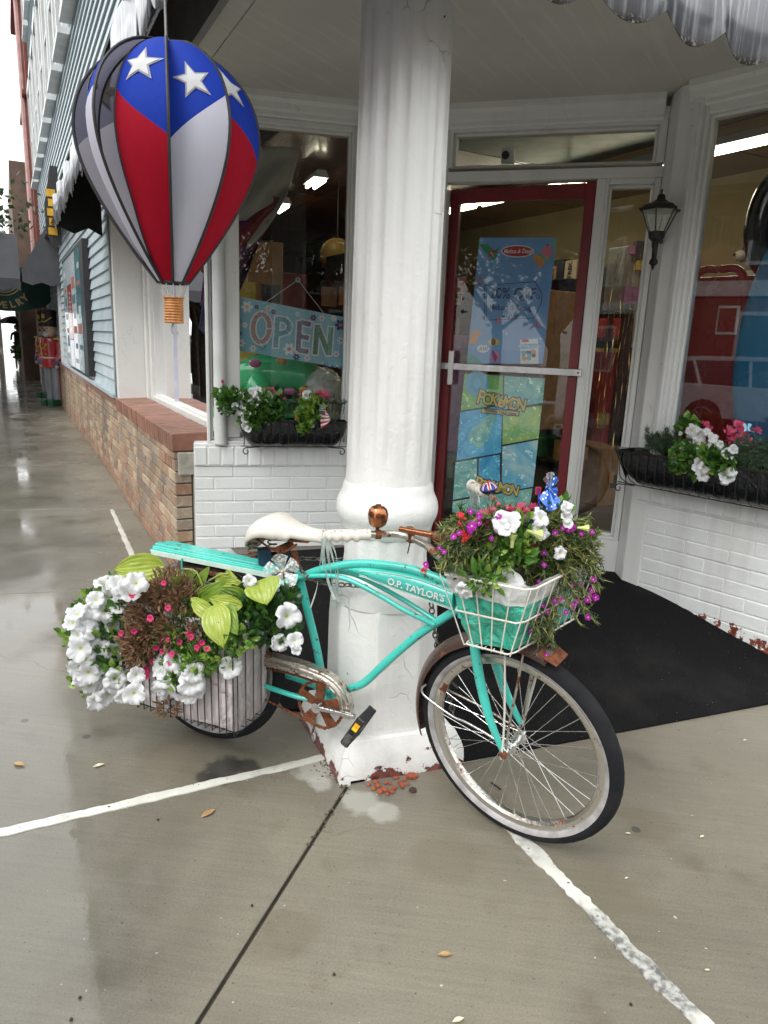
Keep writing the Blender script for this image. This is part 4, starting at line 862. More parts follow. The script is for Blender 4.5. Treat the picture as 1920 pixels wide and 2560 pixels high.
# gold tinsel in the sidelight
M_tin = simple('gold_foil', (.7, .5, .15), (.4, .28, .08), 40, .25, 1)
t = thing('tinsel_curtain', 'thin gold tinsel strands hanging behind the sidelight glass', 'tinsel', DF(-.12, -.2, 1.2)); 
for k in range(7):
    x = MB(); s_ = -.22 + k * .027; P_ = [DF(s_ + .008 * math.sin(j * .7 + k), -.2 + .01 * math.cos(j + k), 2.05 - j * .06) for j in range(int(14 + 4 * (k % 3)))]
    vs = []; 
    for j, q in enumerate(P_):
        a = j * 1.3 + k; d = DF.h * math.cos(a) * .0022 + DF.n * math.sin(a) * .0022; vs += [q - d, q + d]
    x.add(vs, [(2 * j, 2 * j + 1, 2 * j + 3, 2 * j + 2) for j in range(len(P_) - 1)]); x.build('strand', M_tin, t)
# blue string of lights round the left shop window
t = thing('string_lights', 'string of tiny blue lights edging the street-side window', 'string lights', LF(2.2, -.36, 1.7)); M_blue = emis('blue_led', (.15, .15, 1), 6); x = MB(); x.tube([LF(2.27, -.38, 2.55), LF(2.27, -.38, .99), LF(0, -.38, .99)], .003, 5); x.build('wire', M_wtrim, t)
x = MB()
for k in range(26): x.ball(LF(2.27, -.365, 1.0 + k * .06), .0055, 6)
for k in range(30): x.ball(LF(2.2 - k * .075, -.37, .985), .0055, 6)
x.build('led', M_blue, t)['kind'] = 'stuff'
# ------------------------------------------------------------------ trees (opposite side of the street, seen in the glass)
M_bark = simple('bark', (.09, .07, .055), (.05, .04, .032), 8, .9, bump=1)
def leafmat(name, a, b, sc=25, tr=.25, rough=.45): return simple(name, a, b, sc, rough, coat=.15, translu=tr)
M_leafT = leafmat('tree_leaf', (.03, .055, .018), (.045, .075, .022), 2)
def tree(loc, h, cw, lab, seed, nl=5000, ls=.22, group=None):
    r = random.Random(seed); loc = Vector(loc); t = thing('street_tree', lab, 'tree', loc, group); x = MB(); tops = []
    x.tube([loc, loc + Vector((.1, 0, h * .22)), loc + Vector((0, .1, h * .4))], [.26, .2, .16], 10, sub=4)
    for k in range(9):
        a = k * 2.4; e = loc + Vector((math.cos(a) * cw * r.uniform(.35, .8), math.sin(a) * cw * r.uniform(.35, .8), h * r.uniform(.55, .92))); s_ = loc + Vector((0, .05, h * r.uniform(.25, .42)))
        x.tube([s_, (s_ + e) / 2 + Vector((0, 0, -.2)), e], [.1, .06, .02], 6, sub=4); tops.append(e)
        for j in range(2): q = e + Vector((r.uniform(-1, 1), r.uniform(-1, 1), r.uniform(-.3, .7))) * cw * .3; x.tube([(s_ + e) / 2, q], [.04, .012], 5); tops.append(q)
    x.build('trunk', M_bark, t); vs = []; fs = []
    for k in range(nl):
        c_ = tops[r.randrange(len(tops))]; g = Vector((r.gauss(0, 1), r.gauss(0, 1), r.gauss(0, .8))) * cw * .2; p_ = c_ + g; a = Vector((r.uniform(-1, 1), r.uniform(-1, 1), r.uniform(-1, 1))).normalized(); b = a.orthogonal().normalized(); L = ls * r.uniform(.6, 1.3)
        i = len(vs); vs += [p_, p_ + a * L * .5 + b * L * .3, p_ + a * L, p_ + a * L * .5 - b * L * .3]; fs.append((i, i + 1, i + 2, i + 3))
    y = MB(); y.add(vs, fs); y.build('crown', M_leafT, t)['kind'] = 'stuff'; return t
G = 'trees across the street'
tree((-10.5, -11.5, -.1), 6.5, 3.6, 'broad leafy tree behind the camera, reflected in the door glass', 1, 7000, group=G)
tree((-15, -14, -.1), 8, 4, 'rounder leafy tree reflected left of the first one', 2, 5000, group=G)
tree((5, -14, -.1), 6, 3, 'low leafy tree reflected in the left window', 3, 5000, group=G)
tree((12, -12, -.1), 7, 3.2, 'open leafy tree reflected near the slim post', 4, 4000, group=G)
tree(LF(9, 13.2, -.1), 8, 3.6, 'spreading street tree reflected in the street-side window', 5, 4500, group=G)
tree(LF(14, 3.0, 0), 6, 2.4, 'kerbside tree on the left street, reflected in the street-side window', 9, 3500, .14, group=G)
tree(LF(19, 3.9, -.1), 5.4, 2.4, 'low-branching tree by the parked grey car up the left street', 14, 3500, .14, group=G)
tree(LF(25, 3.4, 0), 6.5, 2.4, 'second kerbside tree up the left street', 10, 2500, .14, group=G)
tree(LF(38, 3.0, 0), 6.8, 1.9, 'distant small tree at the far end of the sidewalk', 6, 2500, .16, group=G)
tree(LF(22, 15, -.1), 7, 3.4, 'farther tree across the street to the left', 7, 3000, group=G)
# brick row across the left street
ob = thing('brick_row', 'two-storey red brick row with white-framed windows across the street', 'building', LF(-4, 17, -.1)); OF = Frame(tuple(LF(-6.2, 15.5, 0))[:2], -27.7); OF.n = -LF.n
x = MB(); x.box(OF, 0, 19, -6, 0, -.17, 7.4); x.build('wall', M_rb, ob)
for k in range(7):
    for z in (1.0, 4.0):
        s = 1 + k * 2.6; x = MB(); x.box(OF, s - .1, s + 1.3, 0, .08, z - .1, z + 1.7); o = x.build('window', M_wtrim, ob); x = MB(); x.box(OF, s, s + 1.2, .08, .09, z, z + 1.6); x.build('pane', M_dkglass, o)
x = MB(); x.box(OF, 0, 19, 0, .12, 3.1, 3.5); x.build('sign_band', M_wtrim, ob)
ob3 = thing('shop_row', 'long low brick row far up the left street on the opposite side', 'building', LF(40, 16, -.1)); x = MB(); x.box(OF, 22, 74, -6, 0, -.17, 5.4); x.build('wall', simple('grey_green_distance', (.10, .12, .09), (.06, .075, .06), 1, .8), ob3)
ob2 = thing('shop_row', 'two-storey brick shop row across the right-hand street', 'building', (16, -6, -.1)); Q_ = WF.P + WF.n * 17.5; OG = Frame(tuple(Q_)[:2], 62.3); OG.n = -WF.n
x = MB(); x.box(OG, -19, -8, -6, 0, -.17, 7.2); x.build('wall', M_rb, ob2); x = MB(); x.box(OG, -7.99, 34, -5.9, -.02, -.17, 3.6); x.build('wall', M_rb, ob2)
for k in range(14):
    for z in ((.8, 4.1) if k < 3 else (.8,)):
        s = -18 + k * 3.2; x = MB(); x.box(OG, s - .1, s + 1.9, 0, .08, z - .1, z + 1.7); o = x.build('window', M_wtrim, ob2); x = MB(); x.box(OG, s, s + 1.8, .08, .09, z, z + 1.6); x.build('pane', M_dkglass, o)
x = MB(); x.box(OG, -19, 34, 0, .14, 2.95, 3.4); x.build('sign_band', M_wtrim, ob2)
# ------------------------------------------------------------------ parked car seen in the window reflection
def car(loc, fdir, paint, lab):
    t = thing('parked_car', lab, 'car', loc, 'cars parked across the street'); f = Vector(fdir).normalized(); s_ = Vector((-f.y, f.x, 0)); loc = Vector(loc)
    W = lambda a, b, c: loc + f * a + s_ * b + Vector((0, 0, c))
    arch = lambda cx: [(cx + .39 * math.cos(math.pi * k / 8), .36 + .39 * math.sin(math.pi * k / 8)) for k in range(9)][::-1]
    bot = [(-2.3, .35)] + arch(-1.4) + arch(1.4) + [(2.25, .32)]
    topb = [(2.35, .6), (2.3, .82), (1.5, .98), (.95, 1.03), (-2.1, 1.08), (-2.32, .95), (-2.36, .5)]
    x = MB(); x.prism([W(a, -.9, c) for a, c in bot + topb], s_ * 1.8); x.build('body', paint, t, bevel=.02)
    roof = [(.95, 1.03), (.25, 1.52), (-.3, 1.62), (-1.7, 1.58), (-2.28, 1.08)]
    x = MB(); x.prism([W(a, -.74, c) for a, c in roof], s_ * 1.48); x.build('cabin', M_dkglass, t, bevel=.03)
    x = MB(); x.prism([W(a, -.755, c) for a, c in [(.3, 1.49), (-.3, 1.60), (-1.75, 1.56), (-2.3, 1.5), (-2.2, 1.60), (-1.7, 1.66), (-.3, 1.68), (.1, 1.62)]], s_ * 1.51); x.build('roof', paint, t, bevel=.01)
    for sd_ in (-1, 1):
        for a, a2 in ((-.55, -.62), (-1.55, -1.75), (.9, .2)): x = MB(); x.tube([W(a, sd_ * .78, 1.04), W(a2, sd_ * .752, 1.58 if a < .5 else 1.53)], .035, 6); x.build('pillar', paint, t)
        x = MB(); x.box(Frame((0, 0), 0), 0, 0, 0, 0, 0, 0); 
    M_tyre = simple('car_tyre', (.02, .02, .02)); M_al = simple('alloy', (.4, .4, .42), None, 5, .3, .9)
    for a in (-1.4, 1.4):
        for b in (-.86, .86):
            c_ = W(a, b, .35); M_ = (s_ * (1 if b > 0 else -1)).to_track_quat('Z', 'Y').to_matrix().to_4x4()
            x = MB(); x.lathe([(.24, -.1), (.33, -.1), (.35, -.07), (.35, .07), (.33, .1), (.24, .1)], c_, 28, M_, caps=True); o = x.build('wheel', M_tyre, t, sm=True)
            x = MB(); [x.tube([c_ + M_ @ Vector((0, 0, .105)), c_ + M_ @ Vector((.23 * math.cos(k * .785), .23 * math.sin(k * .785), .1))], .022, 5) for k in range(8)]; x.tube([c_ + M_ @ Vector((.235 * math.cos(k * .393), .235 * math.sin(k * .393), .1)) for k in range(16)], .014, 5, True); x.build('rim', M_al, o)
    for b in (-.8, .8): x = MB(); x.wbox(W(-2.3, b, .98), (.12, .12, .22), math.atan2(f.y, f.x)); x.build('tail_light', simple('tail_red', (.4, .01, .01), None, 3, .2, coat=1), t, bevel=.02)
    return t
M_silver = simple('silver_car_paint', (.80, .81, .83), (.76, .77, .79), 1, .22, .3, coat=1); M_darkcar = simple('dark_car_paint', (.05, .055, .06), None, 1, .22, .3, coat=1)
car(tuple(LF(-.6, 11.2, -.17)), tuple(-LF.h), M_silver, 'silver estate car across the street, reflected in the right window')
car(tuple(LF(22, 5.0, -.17)), tuple(-LF.h), M_darkcar, 'dark grey estate car parked up the left street')
car(tuple(LF(12.5, 11.2, -.17)), tuple(-LF.h), M_darkcar, 'dark grey estate car farther up the street')
# ------------------------------------------------------------------ prints placed on real planes
def basis(fr):
    ux = fr.h.copy()
    if ux.dot(cr) < 0: ux = -ux
    return ux, Vector((0, 0, 1))
def decal(fr, pts, o, mat, parent, name='print', th=.0008):
    x = MB(); P = [fr.px(a, b, o) for a, b in pts]; x.prism(P, fr.n * th); return x.build(name, mat, parent)
def ell(cx, cy, rx, ry, rot=0, n=20, f=None):
    r = []
    for k in range(n):
        a = 2 * math.pi * k / n; q = f(a) if f else 1; u, v = rx * q * math.cos(a), ry * q * math.sin(a); c, s = math.cos(rot), math.sin(rot); r.append((cx + u * c - v * s, cy + u * s + v * c))
    return r
def stroke(fr, a, b, w_, o, mat, parent, name='line_print'):
    dx, dy = b[0] - a[0], b[1] - a[1]; L = math.hypot(dx, dy) or 1; nx, ny = -dy / L * w_ / 2, dx / L * w_ / 2
    return decal(fr, [(a[0] + nx, a[1] + ny), (b[0] + nx, b[1] + ny), (b[0] - nx, b[1] - ny), (a[0] - nx, a[1] - ny)], o, mat, parent, name)
def z5(x, y): return (x / 3.318 + 1060, y / 3.318 + 400)
def z5b(x, y): return (x / 3.318 + 1060, y / 3.318 + 850)
ink = lambda nm, c_: simple('ink_' + nm, c_, tuple(q * .85 for q in c_), 4, .35, coat=.3)
I_blue = ink('sky', (.14, .33, .62)); I_navy = ink('navy', (.01, .03, .14)); I_redi = ink('red', (.50, .015, .03)); I_wh = ink('white', (.72, .74, .76)); I_gr = ink('green', (.03, .25, .10)); I_or = ink('orange', (.65, .26, .05)); I_pk = ink('pink', (.65, .18, .25)); I_ye = ink('yellow', (.65, .50, .08)); I_aq = ink('aqua', (.05, .36, .48)); I_lg = ink('leaf', (.16, .42, .20)); I_bk = ink('black', (.012, .012, .014)); I_pu = ink('purple', (.20, .03, .22)); I_lb = ink('lightblue', (.10, .42, .66)); I_br = ink('brown', (.18, .07, .02))
po = -.027
p1 = thing('sale_poster', 'tall blue sale poster with red oval logo on the upper door glass', 'poster', dF.px(1270, 912, po))
decal(dF, [z5(462, 645), z5(1100, 645), z5(985, 1690), z5(352, 1690)], po, I_blue, p1, 'sheet', .0006); po += .0012
o_ = decal(dF, ell(*z5(775, 757), 41.5, 15.5), po, I_wh, p1, 'logo_oval'); decal(dF, ell(*z5(775, 757), 38.5, 13), po + .001, I_redi, o_, 'oval_print')
ux, uz = basis(dF)
def ptxt(txt, c, size, mat, par, fr=dF, o=None, sq=1, bold=.0005, tilt=0, shear=0):
    u, v = basis(fr); u2 = u * math.cos(tilt) + v * math.sin(tilt); v2 = v * math.cos(tilt) - u * math.sin(tilt)
    return lettering(txt, size, par, fr.px(*c, (po if o is None else o) + .0015), u2, v2, mat, .0002, bold, sq, shear=shear)
ptxt('Melissa & Doug', z5(775, 757), .034, I_wh, o_, o=po + .002, sq=.78, shear=.3)
ptxt('. . . . . . . . . . . . .', z5(765, 815), .014, I_navy, p1)
ptxt('20% OFF', z5(735, 1110), .088, I_navy, p1, sq=.86, bold=.001)
ptxt('Melissa & Doug', z5(715, 1225), .046, I_navy, p1, sq=.9); ptxt('in July', z5(715, 1285), .046, I_navy, p1, sq=.9)
T = [z5(*q) for q in [(500, 1040), (920, 1010), (980, 1110), (975, 1180), (915, 1310), (500, 1330)]]
for k in range(6): stroke(dF, T[k], T[(k + 1) % 6], 1.6, po, I_navy, p1)
stroke(dF, z5(515, 1045), z5(515, 1325), 1.6, po, I_navy, p1)
for k in range(8): stroke(dF, z5(780 + 16 * k, 1165 - 6 * (k % 2)), z5(796 + 16 * k, 1159 + 6 * (k % 2)), 1.4, po, I_navy, p1)
for k in range(10): a = k * .628; b = a + .628; stroke(dF, z5(945 + 15 * math.cos(a), 1135 + 18 * math.sin(a)), z5(945 + 15 * math.cos(b), 1135 + 18 * math.sin(b)), 1.6, po, I_navy, p1)
decal(dF, [z5(*q) for q in [(460, 700), (530, 700), (570, 740), (545, 800), (500, 760)]], po, I_gr, p1); decal(dF, [z5(*q) for q in [(560, 780), (620, 720), (600, 820), (545, 840)]], po, I_gr, p1); decal(dF, [z5(*q) for q in [(570, 740), (592, 750), (550, 812), (535, 800)]], po + .001, I_redi, p1)
decal(dF, ell(*z5(1020, 765), 13, 15), po, I_pk, p1); decal(dF, [z5(*q) for q in [(950, 790), (1010, 830), (960, 905), (935, 870)]], po, I_or, p1); decal(dF, [z5(*q) for q in [(1075, 650), (1098, 650), (1060, 730), (1045, 720)]], po, I_lg, p1); decal(dF, [z5(*q) for q in [(955, 775), (1060, 830), (1050, 850), (945, 795)]], po + .001, I_lg, p1); decal(dF, ell(*z5(925, 810), 6, 10), po, I_or, p1); decal(dF, ell(*z5(1025, 705), 3, 3), po + .001, I_redi, p1)
for (a, b, c_) in [(465, 1010, I_redi), (945, 1365, I_redi)]:
    for k in range(10): q = k * math.pi / 5; stroke(dF, z5(a + 10 * math.cos(q), b + 12 * math.sin(q)), z5(a + 38 * math.cos(q), b + 42 * math.sin(q)), 1.4, po, c_, p1)
for (a, b) in [(445, 1190), (660, 1420), (685, 1440), (965, 955), (970, 1480)]:
    stroke(dF, z5(a - 14, b), z5(a + 14, b), 1.1, po, I_wh, p1); stroke(dF, z5(a, b - 18), z5(a, b + 18), 1.1, po, I_wh, p1)
decal(dF, ell(*z5(620, 1330), 4, 10), po, I_pk, p1)
decal(dF, [z5(*q) for q in [(375, 1520), (385, 1440), (440, 1405), (480, 1430), (455, 1460), (430, 1530)]], po, I_or, p1)
decal(dF, ell(*z5(580, 1510), 14, 9), po, I_ye, p1); decal(dF, ell(*z5(575, 1508), 6, 9), po + .001, I_br, p1)
decal(dF, ell(*z5(490, 1565), 15, 10), po, I_wh, p1); [stroke(dF, z5(470 + 14 * k, 1548), z5(463 + 14 * k, 1580), 1.6, po + .001, I_bk, p1) for k in range(5)]; decal(dF, ell(*z5(497, 1525), 6, 5), po, I_lb, p1)
decal(dF, ell(*z5b(590, 140), 11, 14), po, I_pk, p1); decal(dF, [z5b(*q) for q in [(560, 90), (575, 85), (610, 140), (590, 185), (575, 150)]], po + .001, I_pu, p1)
decal(dF, [z5b(*q) for q in [(362, 110), (420, 135), (480, 185), (470, 210), (356, 205)]], po, ink('seagreen', (.03, .3, .22)), p1)
o_ = decal(dF, [z5(*q) for q in [(798, 1490), (945, 1480), (952, 1690), (800, 1690)]], po, I_wh, p1, 'picture_card')
decal(dF, [z5(*q) for q in [(802, 1530), (942, 1522), (944, 1560), (803, 1568)]], po + .001, I_lb, o_); decal(dF, ell(*z5(840, 1500), 10, 4), po + .001, I_redi, o_); ptxt('STICKER WOW!', z5(873, 1548), .019, I_wh, o_, o=po + .001, sq=.95)
for k in range(8): decal(dF, ell(*z5(830 + 38 * (k % 3) + rnd.uniform(-5, 5), 1595 + 26 * (k // 3)), rnd.uniform(4, 8), rnd.uniform(4, 8)), po + .0012, [I_lb, I_navy, I_or, I_lg][k % 4], o_)
po = -.027
p2 = thing('card_game_poster', 'green and blue comic-panel card game poster on the lower door glass', 'poster', dF.px(1220, 1285, po))
decal(dF, [z5b(335, 270), z5b(1008, 312), z5b(868, 1450), z5b(230, 1435)], po, I_bk, p2, 'sheet', .0006); po += .0012
def panel_mat(nm, a, b, sc=9):
    n = N('panel_' + nm); c = n.mix(n.ramp(n.noise(sc, 5, dist=1.5), .35, .65), a, b); c = n.mix(n.ramp(n.noise(sc * 2.2, 4, dist=2), .6, .64), c, tuple(min(1, q * 1.5 + .08) for q in b)); return n.bsdf(c, .35, coat=.3)
pg = panel_mat('green', (.10, .38, .12), (.28, .50, .14)); pb_ = panel_mat('blue', (.04, .32, .62), (.12, .50, .75)); pt_ = panel_mat('teal', (.08, .40, .42), (.35, .62, .52)); py_ = panel_mat('meadow', (.18, .48, .22), (.50, .62, .18)); pc_ = panel_mat('cloud', (.08, .45, .68), (.50, .72, .74), 4)
for pts, mt in [([(338, 278), (655, 296), (655, 530), (305, 585)], pg), ([(668, 298), (1005, 318), (985, 520), (660, 575)], pt_), ([(300, 600), (648, 545), (640, 935), (270, 1000)], pb_), ([(655, 590), (980, 540), (950, 815), (650, 868)], py_), ([(650, 885), (948, 828), (905, 1215), (645, 1265)], pc_), ([(262, 1015), (440, 985), (436, 1285), (240, 1325)], pt_), ([(455, 982), (630, 950), (628, 1260), (450, 1285)], pb_), ([(238, 1340), (900, 1230), (865, 1445), (232, 1430)], pt_)]:
    decal(dF, [z5b(*q) for q in pts], po, mt, p2, 'picture_panel')
for r_ in (95, 62, 32): decal(dF, ell(*z5b(440, 360), r_ / 3.318, r_ / 3.0), po + .001 * (4 - r_ / 32), I_lb if r_ != 62 else I_aq, p2, 'swirl_print')
decal(dF, ell(*z5b(800, 980), 30, 32, f=lambda a: 1 + .12 * math.sin(5 * a)), po + .0012, pc_, p2, 'cloud_print')
decal(dF, ell(*z5b(480, 760), 22, 45, .6, f=lambda a: 1 + .2 * math.sin(3 * a)), po + .0012, pt_, p2, 'wave_print')
for cx, cy, sz in ((640, 505, 1), (600, 1215, .9)):
    lo = thing('x', None, None, (0, 0, 0)) if False else None
    for k, ch in enumerate('POKéMON'):
        q = z5b(cx - 165 * sz + 55 * k * sz, cy - 25 + 10 * k + 6 * (k % 2)); s_ = .098 * sz * (1.25 if k in (0,) else 1)
        o_ = ptxt(ch, q, s_, I_navy, p2, o=po + .002, bold=.0085, sq=.85, tilt=-.1 + .08 * ((k % 2) * 2 - 1)); o_.name = 'letter'
        u = ptxt(ch, q, s_, I_ye, p2, o=po + .004, bold=.0022, sq=.85, tilt=-.1 + .08 * ((k % 2) * 2 - 1)); u.name = 'letter_fill'
o_ = decal(dF, [z5b(*q) for q in [(478, 562), (795, 590), (788, 635), (470, 606)]], po + .002, I_navy, p2, 'name_bar'); decal(dF, [z5b(*q) for q in [(484, 570), (786, 597), (782, 627), (478, 600)]], po + .003, I_ye, o_, 'bar_print'); ptxt('TRADING CARD GAME', z5b(632, 600), .021, I_navy, o_, o=po + .004, sq=.95, tilt=-.05)
# open board
ob_ = thing('open_board', 'tilted pale blue mosaic board reading OPEN hanging inside the left window', 'sign', BF.px(720, 900, -.09)); oo = -.09
def z4(x, y): return (x / 3.318 + 500, y / 3.318 + 680)
bd = [z4(*q) for q in [(320, 203), (1212, 378), (1195, 800), (275, 645)]]
def rc(pts, r=.03):
    out = []
    for i in range(4):
        a, b, c_ = [Vector((*pts[(i + k) % 4], 0)) for k in (-1, 0, 1)]
        for t in (0, .3, .7, 1): p = b + (a - b) * r * (1 - t) + (c_ - b) * r * 1.6 * t; p = p.lerp(b, .35 * math.sin(math.pi * t)); out.append((p.x, p.y))
    return out
M_ob = simple('pale_aqua_board', (.27, .50, .58), (.20, .42, .50), 5, .3, coat=.4)
decal(BF, rc(bd), oo, M_ob, ob_, 'board', .006)
def mosaic(nm, a, b, sc=130):
    n = N('mosaic_' + nm); vo = n.n('TexVoronoi', i_Vector=n.pos(), i_Scale=float(sc), feature='F1'); vd = n.n('TexVoronoi', feature='DISTANCE_TO_EDGE', i_Vector=n.pos(), i_Scale=float(sc))
    c = n.mix(n.n('SeparateXYZ', i_Vector=vo.outputs['Color']).outputs[0], a, b); c = n.mix(n.ramp(vd.outputs[0], .03, .05, (1, 1, 1), (0, 0, 0)), c, (.5, .52, .5)); return n.bsdf(c, .2, coat=.8)
oo = -.080
LM = [mosaic('pink', (.40, .16, .14), (.46, .30, .26)), mosaic('teal', (.01, .17, .26), (.03, .32, .42)), mosaic('violet', (.08, .05, .13), (.17, .12, .22)), mosaic('green', (.005, .13, .07), (.02, .27, .14))]
def tile_letter(cx, cy, strokes, mat, w_=13):
    for wd, mt, dz in ((w_ + 7, I_wh, 0), (w_, mat, .0015)):
        x = MB()
        for k, (a, b) in enumerate(strokes):
            dx, dy = b[0] - a[0], b[1] - a[1]; L = math.hypot(dx, dy); e = (wd - w_) / 2 + (0 if wd == w_ else 0); ax, ay = a[0] - dx / L * e, a[1] - dy / L * e; bx_, by_ = b[0] + dx / L * e, b[1] + dy / L * e
            nx, ny = -dy / L * wd / 2, dx / L * wd / 2
            x.prism([BF.px(*z4(cx + p_ * 3.318, cy + q_ * 3.318), oo + dz + .0002 * k) for p_, q_ in ((ax + nx, ay + ny), (bx_ + nx, by_ + ny), (bx_ - nx, by_ - ny), (ax - nx, ay - ny))], BF.n * .001)
        o_ = x.build('letter', mt, ob_)
        o_['kind'] = 'stuff' if False else 'thing'
        del o_['kind']
ov = [(21 * math.cos(a * .5236 + .05), 36 * math.sin(a * .5236)) for a in range(13)]
tile_letter(508, 465, [(ov[k], ov[k + 1]) for k in range(12)], LM[0], 11)
tile_letter(680, 500, [((-11, -38), (-16, 38)), ((-11, -34), (10, -30)), ((10, -30), (19, -18)), ((19, -18), (15, -2)), ((15, -2), (-12, 6))], LM[1], 12)
tile_letter(860, 535, [((-10, -38), (-14, 36)), ((-8, -36), (18, -30)), ((-12, -1), (13, 4)), ((-14, 34), (12, 38))], LM[2], 12)
tile_letter(1020, 565, [((-14, -38), (-20, 36)), ((-14, -36), (14, 36)), ((20, -32), (15, 38))], LM[3], 12)
for (cx, cy, r_, mt) in [(390, 290, 16, I_wh), (340, 590, 12, I_wh), (740, 640, 17, I_wh), (1165, 440, 15, I_navy), (1170, 570, 11, I_wh), (570, 300, 10, I_wh), (1010, 385, 9, I_wh), (520, 620, 10, I_aq), (440, 635, 10, I_wh), (940, 380, 9, I_navy), (370, 440, 8, I_wh), (890, 715, 9, I_wh), (1130, 680, 9, I_wh), (810, 350, 7, I_wh), (1110, 385, 8, I_wh), (330, 510, 6, I_navy), (470, 290, 6, I_navy), (800, 705, 9, I_navy), (610, 330, 7, I_navy)]:
    o_ = decal(BF, ell(*z4(cx, cy), r_, r_, f=lambda a: .55 + .45 * abs(math.cos(3 * a)), n=24), oo, mt, ob_, 'flower_print'); decal(BF, ell(*z4(cx, cy), r_ * .3, r_ * .3, n=8), oo + .0012, I_pk if r_ % 2 else I_ye, o_, 'dot_print')
for k in range(9): decal(BF, [z4(1010 + 20 * k + a, 740 + 5 * k + b + 12 * (k % 2)) for a, b in ((0, 0), (16, 3), (15, 19), (-1, 16))], oo, [I_wh, I_aq, I_lb][k % 3], ob_, 'tile_print')
x = MB(); rg = BF.px(745, 700, -.06); x.tube([rg + BF.h * .012 * math.cos(a * .6283) + Vector((0, 0, .012 * math.sin(a * .6283))) for a in range(10)], .003, 6, True); o_ = x.build('suction_hook', M_wtrim, ob_)
x = MB(); x.tube([rg, BF.px(*z4(525, 265), -.083)], .0015, 5); x.tube([rg, BF.px(*z4(1035, 352), -.083)], .0015, 5); x.build('cord', M_wtrim, ob_)
# small white camera on the transom glass
q = DF.px(1270, 390, -.07); t = thing('window_camera', 'small white camera with cable stuck behind the transom glass', 'camera', q); x = MB(); x.wbox(q, (.075, .03, .085), DF.rot); x.build('body', M_wtrim, t, bevel=.008)
x = MB(); x.lathe([(.022, 0), (.022, .025), (.015, .03)], q - DF.h * .012, 16, DF.n.to_track_quat('Z', 'Y').to_matrix().to_4x4()); x.build('lens', M_blk, t); x = MB(); x.tube([q + Vector((0, 0, -.02)), DF.px(1300, 408, -.075), DF.px(1335, 418, -.075)], .003, 5, sub=4); x.build('cable', M_wtrim, t)
# mullion strip in street-side window
sm_, so_ = LF.so(LF.px(436, 900, -.32)); x = MB(); x.box(LF, sm_ - .012, sm_ + .012, -.335, -.315, .955, 2.62); x.build('glass_joint', simple('pale_joint', (.6, .62, .75)), wL)
# ------------------------------------------------------------------ wall lantern
q = at_y(1645, 560, 3.84); u_ = (q - CAM).dot(fwd) / F
ln = thing('wall_lantern', 'black coach lantern with clear panes mounted on the white corner pilaster', 'wall lamp', q - Vector((0, 0, 105 * u_)))
zc = lambda py: q.z + (560 - py) * u_ * 1.02
x = MB(); x.lathe([(.001, zc(480)), (3 * u_, zc(484)), (2 * u_, zc(490)), (9 * u_, zc(494)), (11 * u_, zc(504)), (17 * u_, zc(508)), (20 * u_, zc(512))], (q.x, q.y, 0), 20); x.build('finial', M_iron, ln, sm=40)
x = MB(); x.lathe([(18 * u_, zc(509)), (40 * u_, zc(518)), (49 * u_, zc(527)), (49 * u_, zc(531)), (10 * u_, zc(529))], (q.x, q.y, 0), 6, caps=False); x.build('roof', M_iron, ln)
x = MB()
for k in range(6):
    a = k * math.pi / 3; x.tube([(q.x + 44 * u_ * math.cos(a), q.y + 44 * u_ * math.sin(a), zc(529)), (q.x + 21 * u_ * math.cos(a), q.y + 21 * u_ * math.sin(a), zc(580))], .0035, 5); x.ball((q.x + 49 * u_ * math.cos(a), q.y + 49 * u_ * math.sin(a), zc(527)), .006, 6)
x.tube([(q.x + 21 * u_ * math.cos(k * math.pi / 3), q.y + 21 * u_ * math.sin(k * math.pi / 3), zc(580)) for k in range(6)], .004, 5, True); x.build('cage', M_iron, ln)
n = N('lantern_glass'); Mlg = n.bsdf((.55, .58, .5), .15, alpha=.4, coat=1)
for k in range(6):
    a, b = k * math.pi / 3, (k + 1) * math.pi / 3; x = MB(); x.quad((q.x + 43 * u_ * math.cos(a), q.y + 43 * u_ * math.sin(a), zc(530)), (q.x + 43 * u_ * math.cos(b), q.y + 43 * u_ * math.sin(b), zc(530)), (q.x + 20.5 * u_ * math.cos(b), q.y + 20.5 * u_ * math.sin(b), zc(580)), (q.x + 20.5 * u_ * math.cos(a), q.y + 20.5 * u_ * math.sin(a), zc(580))); x.build('pane', Mlg, ln)
x = MB(); x.lathe([(21 * u_, zc(580)), (19 * u_, zc(592)), (11 * u_, zc(600)), (7 * u_, zc(605)), (6 * u_, zc(640)), (10 * u_, zc(645)), (11 * u_, zc(652)), (5 * u_, zc(657)), (3 * u_, zc(664)), (.001, zc(668))], (q.x, q.y, 0), 20); x.build('body', M_iron, ln, sm=40)
wq = DF(.045, .02, zc(590)); x = MB(); x.lathe([(.0, 0), (.062, 0), (.062, .008), (.045, .018), (.0, .022)], wq, 24, DF.n.to_track_quat('Z', 'Y').to_matrix().to_4x4(), caps=False); x.tube([wq, Vector((q.x, q.y, zc(592)))], .011, 8); x.build('back_plate', M_iron, ln, sm=40)
